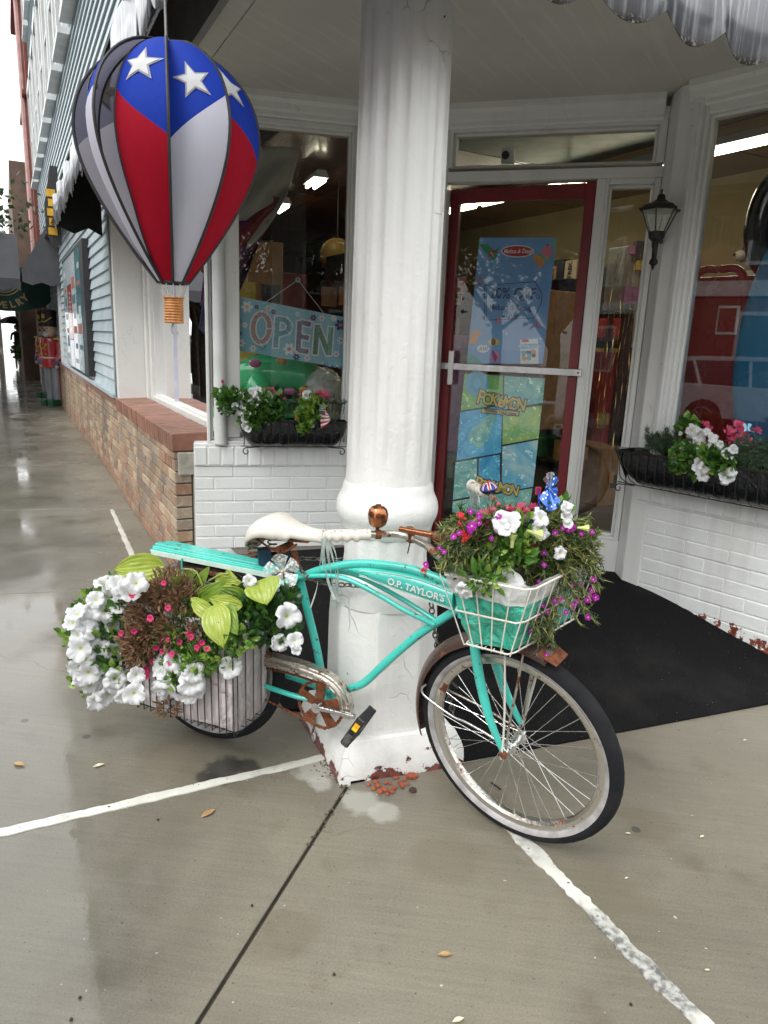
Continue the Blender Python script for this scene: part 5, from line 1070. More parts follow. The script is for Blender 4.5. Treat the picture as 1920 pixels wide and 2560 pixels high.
# ------------------------------------------------------------------ balloon wind spinner
bc = at_y(424, 400, 2.1); bu = (bc - CAM).dot(fwd) / F
bz = lambda py: at_y(424, py, 2.1).z
axis = Vector((bc.x, bc.y, 0)); tc = (CAM - bc); tc.z = 0; tc.normalize(); rt = Vector((-tc.y, tc.x, 0)); rt = rt if rt.dot(cr) > 0 else -rt
BT = thing('balloon_spinner', 'hot-air-balloon wind spinner in red, white and blue with stars, hanging from the awning', 'wind spinner', axis + Vector((0, 0, bz(810))))
prof_ = [(105, 4), (112, 45), (125, 82), (145, 118), (175, 155), (215, 188), (260, 210), (310, 222), (350, 224), (400, 217), (450, 201), (500, 178), (550, 150), (600, 118), (650, 83), (690, 52), (708, 38)]
def Rz(py):
    for (a, ra), (b, rb_) in zip(prof_, prof_[1:]):
        if py <= b: t = (py - a) / (b - a); return ra + (rb_ - ra) * t
    return prof_[-1][1]
_pr = smooth([Vector((y, r, 0)) for y, r in prof_], 4); prof_ = [(p.x, p.y) for p in _pr]
def gp(i, uu, py, off=0):
    E9 = (0, 38, 84, 130, 178, 223, 268, 314, 360); ang = R_(E9[i] + (E9[i + 1] - E9[i]) * uu); fr = .74 + .26 * max(0.0, uu) ** 1.3 + .045 * math.sin(math.pi * uu); nar = sst((708 - py) / 200); fr = 1 + (fr - 1) * (.35 + .65 * nar)
    r = Rz(py) * bu * fr * .985 + off; return axis + (tc * math.cos(ang) + rt * math.sin(ang)) * r + Vector((0, 0, bz(py)))
def fab(nm, c_, back):
    n = N('spinner_' + nm); g = n.n('NewGeometry'); col = n.mix(g.outputs['Backfacing'], c_, back); pz = n.pos(); b = n.bsdf(col, .75, 0, n.bump(n.math('ADD', n.mul(n.noise(14, 3, n.scale(pz, (1, 1, .3)), dist=1.0), 1.0), n.mul(n.ramp(n.noise(150, 1), .66, .70), .12)), .5, .006), spec=.25); tr = n.n('BsdfTranslucent'); n.set(tr.inputs[0], col); ms = n.n('MixShader'); ms.inputs[0].default_value = .35
    n.t.links.new(n.b.outputs[0], ms.inputs[1]); n.t.links.new(tr.outputs[0], ms.inputs[2]); n.t.links.new(ms.outputs[0], n.out.inputs[0]); return n.m
F_b = fab('blue', (.010, .045, .40), (.20, .20, .26)); F_r = fab('red', (.40, .003, .02), (.50, .48, .53)); F_w = fab('white', (.62, .63, .72), (.56, .55, .60)); F_s = fab('star', (.72, .73, .74), (.4, .36, .3)); F_g = fab('star_edge', (.40, .41, .44), (.15, .14, .14)); M_pipe = simple('black_piping', (.012, .012, .014), (.02, .02, .022), 20, .55)
for i in range(8):
    x = MB(); nu, nv1, nv2 = 8, 14, 20; up_ = (i % 2 == 0)     # i=0: gore right of the facing seam
    bnd = lambda uu: (390 - 118 * uu) if up_ else (268 + 125 * uu)
    rows = []
    for j in range(nv1 + nv2 + 1):
        row = []
        for k in range(nu + 1):
            uu = k / nu; b_ = bnd(uu); py = 106 + (b_ - 106) * j / nv1 if j <= nv1 else b_ + (707 - b_) * (j - nv1) / nv2; row.append(gp(i, uu, py))
        rows.append(row)
    vs = [v for r in rows for v in r]; W_ = nu + 1
    def fc(j0, j1): return [(j * W_ + k, (j + 1) * W_ + k, (j + 1) * W_ + k + 1, j * W_ + k + 1) for j in range(j0, j1) for k in range(nu)]
    x.cur = 0; x.add(vs, fc(0, nv1)); nb = len(x.f); x.f += fc(nv1, nv1 + nv2); x.mi += [1] * (len(x.f) - nb)
    f0 = x.f[nb + 10]; nn = (x.v[f0[1]] - x.v[f0[0]]).cross(x.v[f0[2]] - x.v[f0[1]]); cen = x.v[f0[0]] - axis; cen.z = 0
    if nn.dot(cen) < 0: x.f = [f[::-1] for f in x.f]
    g_ = x.build('gore', [F_b, F_w if up_ else F_r], BT, sm=True)
    for e in (0, 1):
        x = MB(); x.tube([gp(i, e, 106 + 601 * k / 40) for k in range(41)], .0042 if e else .0036, 6); x.build('piping', M_pipe, g_, sm=True)
    sy = 228 if not up_ else 250
    for sc_, mt, of in ((1.0, F_g, .003), (.78, F_s, .0045), (.85, F_s, -.0035)):
        x = MB(); cxu, R1 = {7: .60, 0: .46, 1: .40}.get(i, .5), 50 * sc_; P = []
        tl = {True: -.35, False: .12}[up_]
        for k in range(10):
            a = -math.pi / 2 + k * math.pi / 5 + tl * .6; r_ = R1 if k % 2 == 0 else R1 * .42
            py = sy + r_ * math.sin(a); uu = cxu + (r_ * math.cos(a)) / (Rz(sy) * .86 * math.pi / 4); P.append(gp(i, uu, py, of))
        c_ = gp(i, cxu, sy, of + (.002 if of > 0 else -.002)); x.add([c_] + P, [(0, 1 + k, 1 + (k + 1) % 10) if of > 0 else (0, 1 + (k + 1) % 10, 1 + k) for k in range(10)])
        f0 = x.f[0]; nn = (x.v[f0[1]] - x.v[f0[0]]).cross(x.v[f0[2]] - x.v[f0[1]])
        if nn.dot(c_ - axis - Vector((0, 0, c_.z))) < 0: x.f = [f[::-1] for f in x.f]
        x.build('star', mt, g_)
x = MB(); x.tube([gp(i, uu, 707) for i in range(8) for uu in (0, .5, 1)], .004, 6, True); x.build('bottom_rim', M_pipe, BT)
M_cord = simple('pale_cord', (.5, .5, .48))
x = MB()
for k in range(12): a = k * math.pi / 6; d = tc * math.cos(a) + rt * math.sin(a); x.tube([axis + d * 36 * bu + Vector((0, 0, bz(706))), axis + d * 22 * bu + Vector((0, 0, bz(746)))], .0018, 5)
x.build('cord', M_cord, BT)
n = N('wicker'); c = n.mix(n.ramp(n.noise(70, 3, n.scale(n.pos(), (1, 1, .5))), .35, .65), (.50, .22, .06), (.33, .12, .03)); M_wick = n.bsdf(c, .5, 0, n.bump(n.noise(90, 2), .8, .003))
pr = []
for k in range(9):
    y0 = 746 + k * 6.9
    pr += [(24.5, y0 + .5), (26.5, y0 + 2), (27, y0 + 3.5), (26.5, y0 + 5), (24.5, y0 + 6.5)]
pr = [(28.5, 742), (29.5, 744), (28.5, 746)] + pr
x = MB(); x.lathe([(r * bu * .93, bz(y)) for r, y in pr][::-1], axis, 32); x.build('basket', M_wick, BT, sm=60)
x = MB(); x.tube([axis + Vector((0, 0, bz(805))), axis + Vector((0, 0, bz(820))) - rt * .008, axis + Vector((0, 0, bz(832))) - rt * .006, axis + Vector((0, 0, bz(836))) + rt * .006, axis + Vector((0, 0, bz(828))) + rt * .008], .0022, 6, sub=4); x.build('hook', M_cord, BT)
x = MB(); x.tube([axis + Vector((0, 0, bz(105))), axis + Vector((0, 0, 2.62))], .0035, 6); x.ball(axis + Vector((0, 0, bz(100))), .008, 8); x.build('hanger_rod', simple('grey_wire', (.3, .3, .3)), BT)
# ------------------------------------------------------------------ bicycle
M_turq = None
def turq():
    n = N('turquoise_paint'); c = n.mix(n.ramp(n.noise(4, 4), .3, .7), (.055, .56, .47), (.045, .47, .40)); ch = n.ramp(n.math('ADD', n.noise(38, 6, rough=.75), n.mul(n.math('SUBTRACT', n.noise(5, 2), .5), .35)), .615, .63)
    c = n.mix(ch, c, n.mix(n.ramp(n.noise(80, 3), .4, .6), (.10, .035, .012), (.03, .015, .01))); c = n.mix(n.mul(n.ramp(n.noise(11, 5), .6, .8), .35), c, (.12, .22, .14))
    return n.bsdf(c, .28, 0, n.bump(n.math('SUBTRACT', n.noise(60, 2), n.mul(ch, 1.5)), .15, .002), .6, .1)
M_turq = turq()
def rustm(name, base, amt, metal=.0, rough=.75):
    n = N(name); k = n.noise(17, 7, rough=.7); k2 = n.ramp(k, .62 - amt * .4, .66 - amt * .3)
    ru = n.mix(n.ramp(n.noise(60, 5), .35, .65), (.21, .062, .018), (.075, .026, .012)); c = n.mix(k2, base, ru)
    r = n.math('ADD', n.mul(k2, .55), rough - .5, True); mt = n.mul(n.math('SUBTRACT', 1.0, k2), metal)
    return n.bsdf(c, r, mt, n.bump(n.noise(90, 4), .5, .003))
M_rust = rustm('rust', (.20, .06, .02), 1, 0, .85); M_fender = rustm('rusty_fender', (.085, .05, .042), .12, .25, .72); M_rchrome = rustm('rusting_chrome', (.55, .52, .46), .30, 1, .80); M_rim = rustm('weathered_rim', (.58, .56, .51), .17, 1, .78); M_chrome = rustm('chrome', (.66, .66, .65), .02, 1, .68); M_wrust = rustm('rusting_white', (.72, .70, .64), .05, 0, .85)
M_tyre = simple('black_tyre', (.010, .011, .013), (.018, .018, .02), 14, .85, bump=.5, bsc=120, spec=.2); M_wwall = simple('grey_whitewall', (.40, .39, .39), (.24, .23, .23), 22, .7, bump=.3)
M_seat = simple('white_vinyl', (.72, .70, .64), (.60, .57, .50), 9, .42, bump=.2, coat=.2); M_copper = rustm('copper', (.42, .17, .08), .12, 1, .72)
bk = thing('bicycle', 'turquoise cruiser bicycle with rusted fenders leaning by the white column, planted with flowers', 'bicycle', BK(.3, 0, 0))
def bt(name, pts, r, mat=None, o=0, sub=6, n=10, parent=bk, **kw):
    x = MB(); x.tube([BK(p[0], p[2] if len(p) > 2 else o, p[1]) for p in pts], r, n, sub=sub, **kw); return x.build(name, mat or M_turq, parent, sm=60)
bt('seat_tube', [(.503, .29), (.47, .45), (.43, .59), (.385, .745)], .0142)
bt('top_tube', [(.38, .69), (.43, .727), (.504, .762), (.60, .792), (.693, .806), (.80, .808), (.90, .792), (.965, .775)], .0145)
bt('down_tube', [(.52, .30), (.584, .338), (.65, .378), (.722, .463), (.83, .586), (.92, .668), (.972, .712)], .0140)
for o in (.028, -.028): bt('seat_stay', [(-.01, .345, o * 1.9), (.12, .50, o * 1.8), (.24, .61, o * 1.3), (.32, .672, o), (.38, .708, o), (.474, .737, o), (.579, .747, o), (.697, .716, o), (.80, .678, o), (.895, .645, o * .5)], .0085)
for o in (.05, -.05): bt('chain_stay', [(.50, .288, o * .5), (.42, .293, o), (.2, .31, o * 1.1), (0, .335, o * 1.15)], .0095)
x = MB(); x.tube([BK(.512, -.04, .287), BK(.512, .045, .287)], .021, 16); x.build('bottom_bracket', M_turq, bk, sm=60)
x = MB(); x.tube([BK(.985, 0, .685), BK(.955, 0, .83)], .019, 16); x.build('head_tube', M_turq, bk, sm=60)
# tank with lettering
def tank():
    x = MB(); top = smooth([Vector(p) for p in ((.575, .775, 0), (.64, .792, 0), (.72, .797, 0), (.82, .797, 0), (.95, .775, 0))], 5); bot = smooth([Vector(p) for p in ((.575, .768, 0), (.66, .752, 0), (.72, .739, 0), (.82, .722, 0), (.955, .702, 0))], 5); m_ = len(top); vs = []
    for k in range(m_):
        a, b = top[k], bot[k]; w_ = .006 + .020 * sst(k / m_ * 3)
        for j in range(9):
            t = j / 8; p = a.lerp(b, t); vs.append(BK(p.x, w_ * math.sin(math.pi * t) ** .45 + .002, p.y))
        for j in range(9):
            t = 1 - j / 8; p = a.lerp(b, t); vs.append(BK(p.x, -w_ * math.sin(math.pi * t) ** .45 - .002, p.y))
    x.add(vs, [(k * 18 + j, k * 18 + (j + 1) % 18, (k + 1) * 18 + (j + 1) % 18, (k + 1) * 18 + j)[::-1] for k in range(m_ - 1) for j in range(18)] + [tuple(range(18)), tuple(range((m_ - 1) * 18, m_ * 18))[::-1]])
    return x.build('tank', M_turq, bk, sm=50)
tk = tank()
M_stripe = simple('cream_stripe', (.60, .72, .66), (.45, .6, .54), 20, .4)
for zo, r_ in ((.004, .0016), (.0085, .001)):
    x = MB(); x.tube([BK(s, .0235 - .004 * (s < .66), z + zo) for s, z in ((.63, .757), (.66, .7555), (.72, .7425), (.82, .7255), (.95, .7065))], r_, 5, sub=4); x.build('stripe', M_stripe, tk)
x = MB(); x.tube([BK(s, .023, z) for s, z in ((.63, .779), (.72, .789), (.82, .789), (.95, .768))], .0013, 5, sub=4); x.build('stripe', M_stripe, tk)
hd = (BK.h - Vector((0, 0, .13))).normalized(); 
M_let = simple('white_letters', (.75, .76, .74)); lettering("O.P. TAYLOR'S", .030, tk, BK(.832, .0305, .7535), hd, Vector((0, 0, 1)), M_let, .0006, .0007, sq := 1.0)
# fork and wheels
fh = Vector((math.sin(R_(127.2)), math.cos(R_(127.2)), 0)); fs_ = Vector((-fh.y, fh.x, 0)); ln_ = R_(-7.3)
fs_ = Vector((-math.cos(R_(127.2)), math.sin(R_(127.2)), 0)); fup = Vector((0, 0, 1)) * math.cos(ln_) + fs_ * math.sin(ln_); fax = fs_ * math.cos(ln_) - Vector((0, 0, 1)) * math.sin(ln_)
FC = Vector((.453, 1.98, 0)); FH = FC + fup * .335
fax_near = -fax if (-fax).dot(CAM - FH) > 0 else fax
def fpx(px, py, o):    # pixel onto the front wheel's plane at offset o towards the viewer
    d = ray(px, py); q = FH + fax_near * o; t = (q - CAM).dot(fax) / d.dot(fax); return CAM + d * t
def wheel(name, hub, h, up, ax, lab=None):
    w_ = thing(name, None, None, hub); w_.parent = bk; w_.location = hub - ORG[bk.name]
    if lab: w_['label'] = lab
    M = Matrix((h, up, ax)).transposed().to_4x4(); R0, tr = .3085, .0265
    pr = [(R0 + tr * math.cos(a), tr * math.sin(a)) for a in [math.radians(q) for q in range(-150, 151, 12)]]
    blk = [p for p in pr if p[0] >= R0 + .0]; 
    x = MB(); lo = [(R0 + tr * math.cos(math.radians(q)), tr * math.sin(math.radians(q))) for q in range(-102, 103, 12)]
    def tread(a, z): return 1 + (.0022 if abs(z) < .019 and (int(a * 60 / math.pi) + (1 if z > 0 else 0)) % 2 else 0)
    x.lathe(lo, hub, 120, M, caps=False, rf=tread); x.build('tyre', M_tyre, w_, sm=40)
    for sg in (-1, 1):
        x = MB(); x.lathe([(R0 + tr * math.cos(math.radians(q)), sg * (tr * math.sin(math.radians(q)) + .0004)) for q in range(101, 153, 8)], hub, 96, M, caps=False); x.build('whitewall', M_wwall, w_, sm=60)
    x = MB(); x.lathe([(.289, -.017), (.284, -.0165), (.272, -.0155), (.264, -.009), (.262, 0), (.264, .009), (.272, .0155), (.284, .0165), (.289, .017)], hub, 96, M, caps=False); x.build('rim', M_rim, w_, sm=30, solid=.0015)
    x = MB(); x.lathe([(.006, -.062), (.006, -.048), (.012, -.046), (.012, -.040), (.021, -.034), (.021, -.031), (.011, -.028), (.010, 0), (.011, .028), (.021, .031), (.021, .034), (.012, .040), (.012, .046), (.006, .048), (.006, .062)], hub, 18, M); x.build('hub', M_chrome, w_, sm=40)
    x = MB(); x.tube([(0, 0, 0), (0, 0, 1)], .0011, 5); sm_ = x.mesh('spoke', M_chrome, Vector((0, 0, 0)), True)
    for k in range(36):
        sg = 1 if k % 2 else -1; a = 2 * math.pi * k / 36; off = (1 if (k // 2) % 2 else -1) * 1.25; b = a + off
        p0 = hub + h * .019 * math.cos(b) + up * .019 * math.sin(b) + ax * .0325 * sg; p1 = hub + h * .262 * math.cos(a) + up * .262 * math.sin(a) + ax * .004 * sg; d = p1 - p0
        q = d.to_track_quat('Z', 'Y'); inst('spoke', sm_, w_, p0, M=Matrix.Translation(p0) @ q.to_matrix().to_4x4() @ Matrix.Diagonal((1, 1, d.length, 1)))
    a = 2.62; p0 = hub + h * .262 * math.cos(a) + up * .262 * math.sin(a); p1 = hub + h * .235 * math.cos(a) + up * .235 * math.sin(a) + ax * .0; x = MB(); x.tube([p0, p1], .0045, 8); x.build('valve', M_blk, w_)
    return w_
wheel('front_wheel', FH, fh, fup, fax)
RH = BK(0, 0, .335); wheel('rear_wheel', RH, BK.h, Vector((0, 0, 1)), BK.n * -1 if False else Vector((-BK.h.y, BK.h.x, 0)))
ctop = (fpx(1200, 1590, .03) + fpx(1214, 1585, -.03)) / 2
legs = {1: [(1257, 1878), (1240, 1838), (1222, 1790), (1203, 1715), (1190, 1640), (1184, 1590)], -1: [(1302, 1808), (1282, 1768), (1255, 1705), (1238, 1650), (1226, 1590)]}
for sg, pts in legs.items():
    x = MB(); P = [fpx(a, b, sg * (.058 if k < 3 else .05)) for k, (a, b) in enumerate(pts)]; x.tube(P, [.0085, .011, .0145, .0155, .015], 12, sub=6); x.build('fork_leg', M_turq, bk, sm=60)
# crown between the legs and steerer
a_, b_ = fpx(1184, 1590, .05), fpx(1226, 1590, -.05); x = MB(); x.tube([a_, (a_ + b_) / 2 + Vector((0, 0, .012)), b_], .016, 10, sub=4); x.tube([(a_ + b_) / 2, BK(.985, 0, .70)], .014, 10); x.build('fork_crown', M_turq, bk, sm=60)
# handlebar
RG = [at_z(808, 1338, .95), at_z(925, 1336, .95), at_z(1000, 1336, .948), at_z(1060, 1360, .935), at_z(1108, 1395, .915)]
LG = [at_z(1178, 1212, 1.0), at_z(1218, 1232, .995), at_z(1245, 1262, .985), at_z(1262, 1310, .95)]
HC = BK(.945, 0, .90)
x = MB(); x.tube(RG[1:] + [HC, LG[3], LG[2], LG[1]], .0112, 12, sub=8); x.build('handlebar', M_rchrome, bk, sm=60)
x = MB(); x.tube([BK(.96, 0, .80), HC], .012, 10); x.ball(HC, .022, 12); x.build('stem', M_rchrome, bk, sm=60)
def grip(A, Bq, nm):
    d = Bq - A; dn = d.normalized(); up_ = Vector((0, 0, 1)); up_ = (up_ - dn * up_.dot(dn)).normalized(); sd_ = dn.cross(up_); x = MB(); n_, m_ = 40, 14; vs = []
    for i in range(n_ + 1):
        t = i / n_; c_ = A + d * t; rr = .0165 if t > .04 else .021
        for j in range(m_):
            an = 2 * math.pi * j / m_; dwn = max(0, -math.cos(an)); r_ = rr + dwn * .0035 * (1 + math.sin(t * 30 - 1.2)) * (.12 < t < .86) + (.0008 if t > .86 and i % 2 else 0); vs.append(c_ + (up_ * math.cos(an) + sd_ * math.sin(an)) * r_)
    x.add(vs, [(i * m_ + j, i * m_ + (j + 1) % m_, (i + 1) * m_ + (j + 1) % m_, (i + 1) * m_ + j) for i in range(n_) for j in range(m_)] + [tuple(range(m_))[::-1], tuple(range(n_ * m_, (n_ + 1) * m_))]); return x.build(nm, M_gripm, bk, sm=50)
n = N('dirty_white_grip'); c = n.mix(n.ramp(n.noise(120, 5, rough=.8), .5, .6), (.70, .66, .58), (.07, .065, .06)); nz_ = n.n('SeparateXYZ', i_Vector=n.n('NewGeometry').outputs['Normal']).outputs[2]; c = n.mix(n.ramp(nz_, .25, .8), (.70, .67, .60), c); M_gripm = n.bsdf(c, .5, 0, n.bump(n.noise(80, 4), .3, .002))
grip(at_z(806, 1338, .95), at_z(925, 1336, .95), 'grip'); grip(at_z(1178, 1212, 1.0), at_z(1222, 1234, .995), 'grip')
M_strm = simple('silver_ribbon', (.62, .66, .64), (.4, .45, .44), 30, .25, .2, coat=1); M_irid = simple('mint_ribbon', (.50, .68, .64), (.62, .7, .68), 30, .2, .3, coat=1)
def ribbon(P, w_, mat, par, nm='streamer', tw=.5):
    P = smooth([Vector(p) for p in P], 6); x = MB(); vs = []
    for i, p in enumerate(P):
        a = tw * i * .35; t = (P[min(i + 1, len(P) - 1)] - P[max(i - 1, 0)]).normalized(); s_ = t.cross(cr * math.cos(a) + fwd * math.sin(a)).normalized(); s_ = t.cross(s_).normalized(); vs += [p + s_ * w_, p - s_ * w_]
    x.add(vs, [(2 * i, 2 * i + 1, 2 * i + 3, 2 * i + 2) for i in range(len(P) - 1)]); return x.build(nm, mat, par)
for k, (pts, w_) in enumerate([([(812, 1345), (806, 1400), (818, 1450), (838, 1500)], .003), ([(808, 1345), (800, 1410), (792, 1470), (776, 1520)], .0014), ([(816, 1346), (822, 1400), (832, 1460), (846, 1505)], .0035), ([(818, 1346), (832, 1395), (840, 1440), (842, 1490), (862, 1512)], .0026), ([(810, 1348), (812, 1400), (828, 1470), (836, 1500), (815, 1505)], .002), ([(822, 1350), (838, 1380), (845, 1430), (843, 1480)], .0022), ([(805, 1345), (808, 1390), (815, 1430), (830, 1480), (840, 1520)], .0026), ([(816, 1350), (826, 1420), (836, 1490), (870, 1520)], .0016)]):
    P = [at_y(a, b, RG[0].y + .004 * k - .02 + .012 * j) for j, (a, b) in enumerate(pts)]; ribbon(P, w_ * 1.5, M_strm if k % 3 else M_irid, bk)
for k in range(7):
    P = [at_y(1176 + 3 * k, 1222, LG[0].y), at_y(1176 + 4 * k + 2 * math.sin(k), 1262, LG[0].y), at_y(1172 + 6 * k, 1305 + 6 * (k % 3), LG[0].y)]; ribbon(P, .004, M_strm if k % 3 else M_irid, bk)
# copper bell on the bar and horn
bq = at_z(945, 1290, 1.0); bq = at_y(945, 1290, RG[1].lerp(RG[2], .25).y); bu2 = (bq - CAM).dot(fwd) / F
x = MB(); x.lathe([(.001, -29 * bu2), (12 * bu2, -28 * bu2), (20 * bu2, -22 * bu2), (24 * bu2, -8 * bu2), (25 * bu2, 4 * bu2), (22 * bu2, 17 * bu2), (15 * bu2, 25 * bu2), (.001, 28 * bu2)], bq, 30, rf=lambda a, z: 1 + .03 * math.cos(a * 10)); bell = x.build('bell', M_copper, bk, sm=50)
x = MB(); x.tube([bq - Vector((0, 0, 26 * bu2)), bq - Vector((0, 0, 50 * bu2))], .006, 8); c_ = RG[1].lerp(RG[2], .27); d_ = (RG[2] - RG[1]).normalized(); x.tube([c_ - d_ * .008, c_ + d_ * .008], .0145, 12); x.tube([bq + Vector((0, 0, 27 * bu2)), bq + Vector((0, 0, 30 * bu2))], .008, 8); x.build('clamp', M_rust, bell, sm=50)
ha, hb, hc2 = at_y(1000, 1322, RG[2].y - .03), at_y(1082, 1338, RG[3].y - .04), at_y(1118, 1340, RG[3].y - .05)
x = MB(); x.tube([ha, hb], [.008, .0095], 12); x.tube([hb, hb.lerp(hc2, .5), hc2], [.0095, .014, .030], 18, sub=4); horn = x.build('horn', M_copper, bk, sm=50)
cl = at_y(1026, 1340, RG[2].y - .012); x = MB(); x.wbox(cl + Vector((0, 0, .004)), (.018, .03, .045), .3); x.tube([cl - Vector((0, 0, .02)), cl + Vector((-.006, 0, -.055))], .0025, 6); x.build('clamp', M_rust, horn, bevel=.003)
# union jack bell at the far grip
uq = at_y(1222, 1222, LG[1].y - .02); uu2 = (uq - CAM).dot(fwd) / F; UM = Matrix.Rotation(-.25, 4, 'Y')
n = N('union_jack_print'); o_ = n.obj(); sx = n.n('SeparateXYZ', i_Vector=o_)
M_ub = ink('flag_blue', (.01, .02, .22))
dome = [(.001, 17), (10, 15.5), (18, 10), (22, 3), (22.5, -1)]
x = MB(); x.lathe([(r * uu2, z * uu2) for r, z in dome][::-1], uq, 28, UM, caps=False); ub = x.build('bell_dome', M_ub, bk, sm=60)
def dstrip(a, wd, mat, of):
    x = MB(); n_ = 16; vs = []
    for i in range(n_ + 1):
        th = -1.5 + 3.0 * i / n_
        for sg in (-1, 1):
            X, Y, Z = 22.8 * math.sin(th), wd * sg, 17.5 * math.cos(th); p = Vector((X * math.cos(a) - Y * math.sin(a), X * math.sin(a) + Y * math.cos(a), Z * .98 + of)) * uu2; vs.append(uq + UM @ p)
    x.add(vs, [(2 * i, 2 * i + 1, 2 * i + 3, 2 * i + 2) for i in range(n_)]); return x.build('flag_print', mat, ub)
for a in (.0, 1.57, .75, -.75): dstrip(a, 4.4 if a in (0, 1.57) else 3, I_wh, .8)
for a in (.0, 1.57, .75, -.75): dstrip(a, 2.4 if a in (0, 1.57) else 1.1, I_redi, 1.5)
x = MB(); x.lathe([(22 * uu2, -1 * uu2), (17 * uu2, -8 * uu2), (8 * uu2, -14 * uu2), (4 * uu2, -22 * uu2)], uq, 20, UM); x.build('bell_base', M_blk, ub, sm=50)
# saddle
def saddle():
    secs = [(.208, .845, .030), (.222, .872, .074), (.25, .897, .095), (.285, .914, .100), (.32, .914, .086), (.36, .901, .062), (.40, .893, .045), (.44, .889, .032), (.475, .888, .026), (.492, .884, .015)]
    S_ = smooth([Vector(q) for q in secs], 3); x = MB(); m_ = 16; vs = []
    for p in S_:
        for j in range(m_ + 1):
            t = -1 + 2 * j / m_; o = p.z * math.sin(t * math.pi / 2) * 1.0; dz = -(abs(t) ** 3.2) * (.052 if p.x < .38 else .036); vs.append(BK(p.x, o, p.y + dz + .006 * math.cos(t * math.pi) * (p.x < .34)))
    x.add(vs, [(i * (m_ + 1) + j, (i + 1) * (m_ + 1) + j, (i + 1) * (m_ + 1) + j + 1, i * (m_ + 1) + j + 1) for i in range(len(S_) - 1) for j in range(m_)] + [tuple(range(m_ + 1)), tuple(range((len(S_) - 1) * (m_ + 1), len(S_) * (m_ + 1)))[::-1]]); return x.build('saddle', M_seat, bk, sm=60, solid=-.006)
sd_o = saddle()
x = MB(); x.prism([BK(.24, -.05, .835), BK(.44, -.03, .845), BK(.44, .03, .845), BK(.24, .05, .835)], (0, 0, .008)); x.tube([BK(.25, .045, .835), BK(.34, .04, .80), BK(.40, .03, .835)], .004, 6, sub=4); x.tube([BK(.34, -.03, .81), BK(.34, .045, .81)], .014, 10); x.tube([BK(.34, .04, .81), BK(.34, .05, .81)], .009, 6); x.build('saddle_frame', M_rust, sd_o, sm=50)
for o in (.06, -.06):
    x = MB(); x.tube([BK(.245 + .016 * math.cos(k * .7), o + .016 * math.sin(k * .7), .775 + k * .0018) for k in range(36)], .0028, 5); x.build('spring', M_rust, sd_o)
x = MB(); x.tube([BK(.372, 0, .80), BK(.386, 0, .745)], .011, 10); x.build('seat_post', M_rust, bk, sm=60)
x = MB(); x.tube([BK(.255, .0, .735), BK(.25, .0, .79)], .024, 14); x.build('tail_canister', simple('navy_tin', (.01, .05, .10)), bk, sm=50)
# rear rack
x = MB()
for o0, o1, zt in ((-.055, -.040, .0), (-.040, -.014, .0022), (-.014, .014, .0035), (.014, .040, .0022), (.040, .055, 0)):
    x.prism([BK(-.225 + abs(o0 + o1) * .25, o0, .728 + zt), BK(-.225 + abs(o0 + o1) * .25, o1, .728 + zt), BK(.31, o1 * .8, .722 + zt), BK(.31, o0 * .8, .722 + zt)], (0, 0, .008))
x.prism([BK(-.21, -.058, .722), BK(-.21, .058, .722), BK(.31, .046, .716), BK(.31, -.046, .716)], (0, 0, .007)); rk = x.build('rear_rack', M_turq, bk, bevel=.0015)
x = MB(); x.prism([BK(-.20, .058, .712), BK(-.20, .062, .712), BK(.31, .05, .706), BK(.31, .046, .706)], (0, 0, .017)); x.build('rack_flange', M_stripe, rk)
for o in (.056, -.056):
    x = MB(); x.tube([BK(-.06, o, .72), BK(-.055, o * 1.1, .66), BK(-.01, o * 1.3, .345)], [.012, .007, .006], 6, sub=3, flat=.4); x.build('rack_leg', M_turq, rk)
def fender(hub, h, up, ax, a0, a1, R, wd, mat, nm, ridge=.006, axn=None):
    x = MB(); n_ = 44; vs = []
    for i in range(n_ + 1):
        a = R_(a0 + (a1 - a0) * i / n_)
        for j in range(9):
            t = -1 + j / 4; r_ = R - .028 * abs(t) ** 2.5 + ridge * max(0, 1 - abs(t) * 3); vs.append(hub + (h * math.cos(a) + up * math.sin(a)) * r_ + ax * wd * t)
    x.add(vs, [(i * 9 + j, (i + 1) * 9 + j, (i + 1) * 9 + j + 1, i * 9 + j + 1) for i in range(n_) for j in range(8)]); return x.build(nm, mat, bk, sm=60, solid=.0012)
fender(RH, BK.h, Vector((0, 0, 1)), BK.n, 20, 168, .362, .036, M_fender, 'rear_fender')
ff_ = fender(FH, fh, fup, fax, 72, 196, .362, .036, M_fender, 'front_fender')
a = R_(72); fe = FH + (fh * math.cos(a) + fup * math.sin(a)) * .358; tg = (fh * math.sin(a) - fup * math.cos(a)); tg2 = (fh * .93 - Vector((0, 0, .35))).normalized()
x = MB(); x.prism([fe - fax * .045 - tg2 * .03, fe + fax * .045 - tg2 * .03, fe + fax * .038 + tg2 * .03, fe - fax * .038 + tg2 * .03], (0, 0, .003)); x.build('fender_tip', M_rust, ff_)
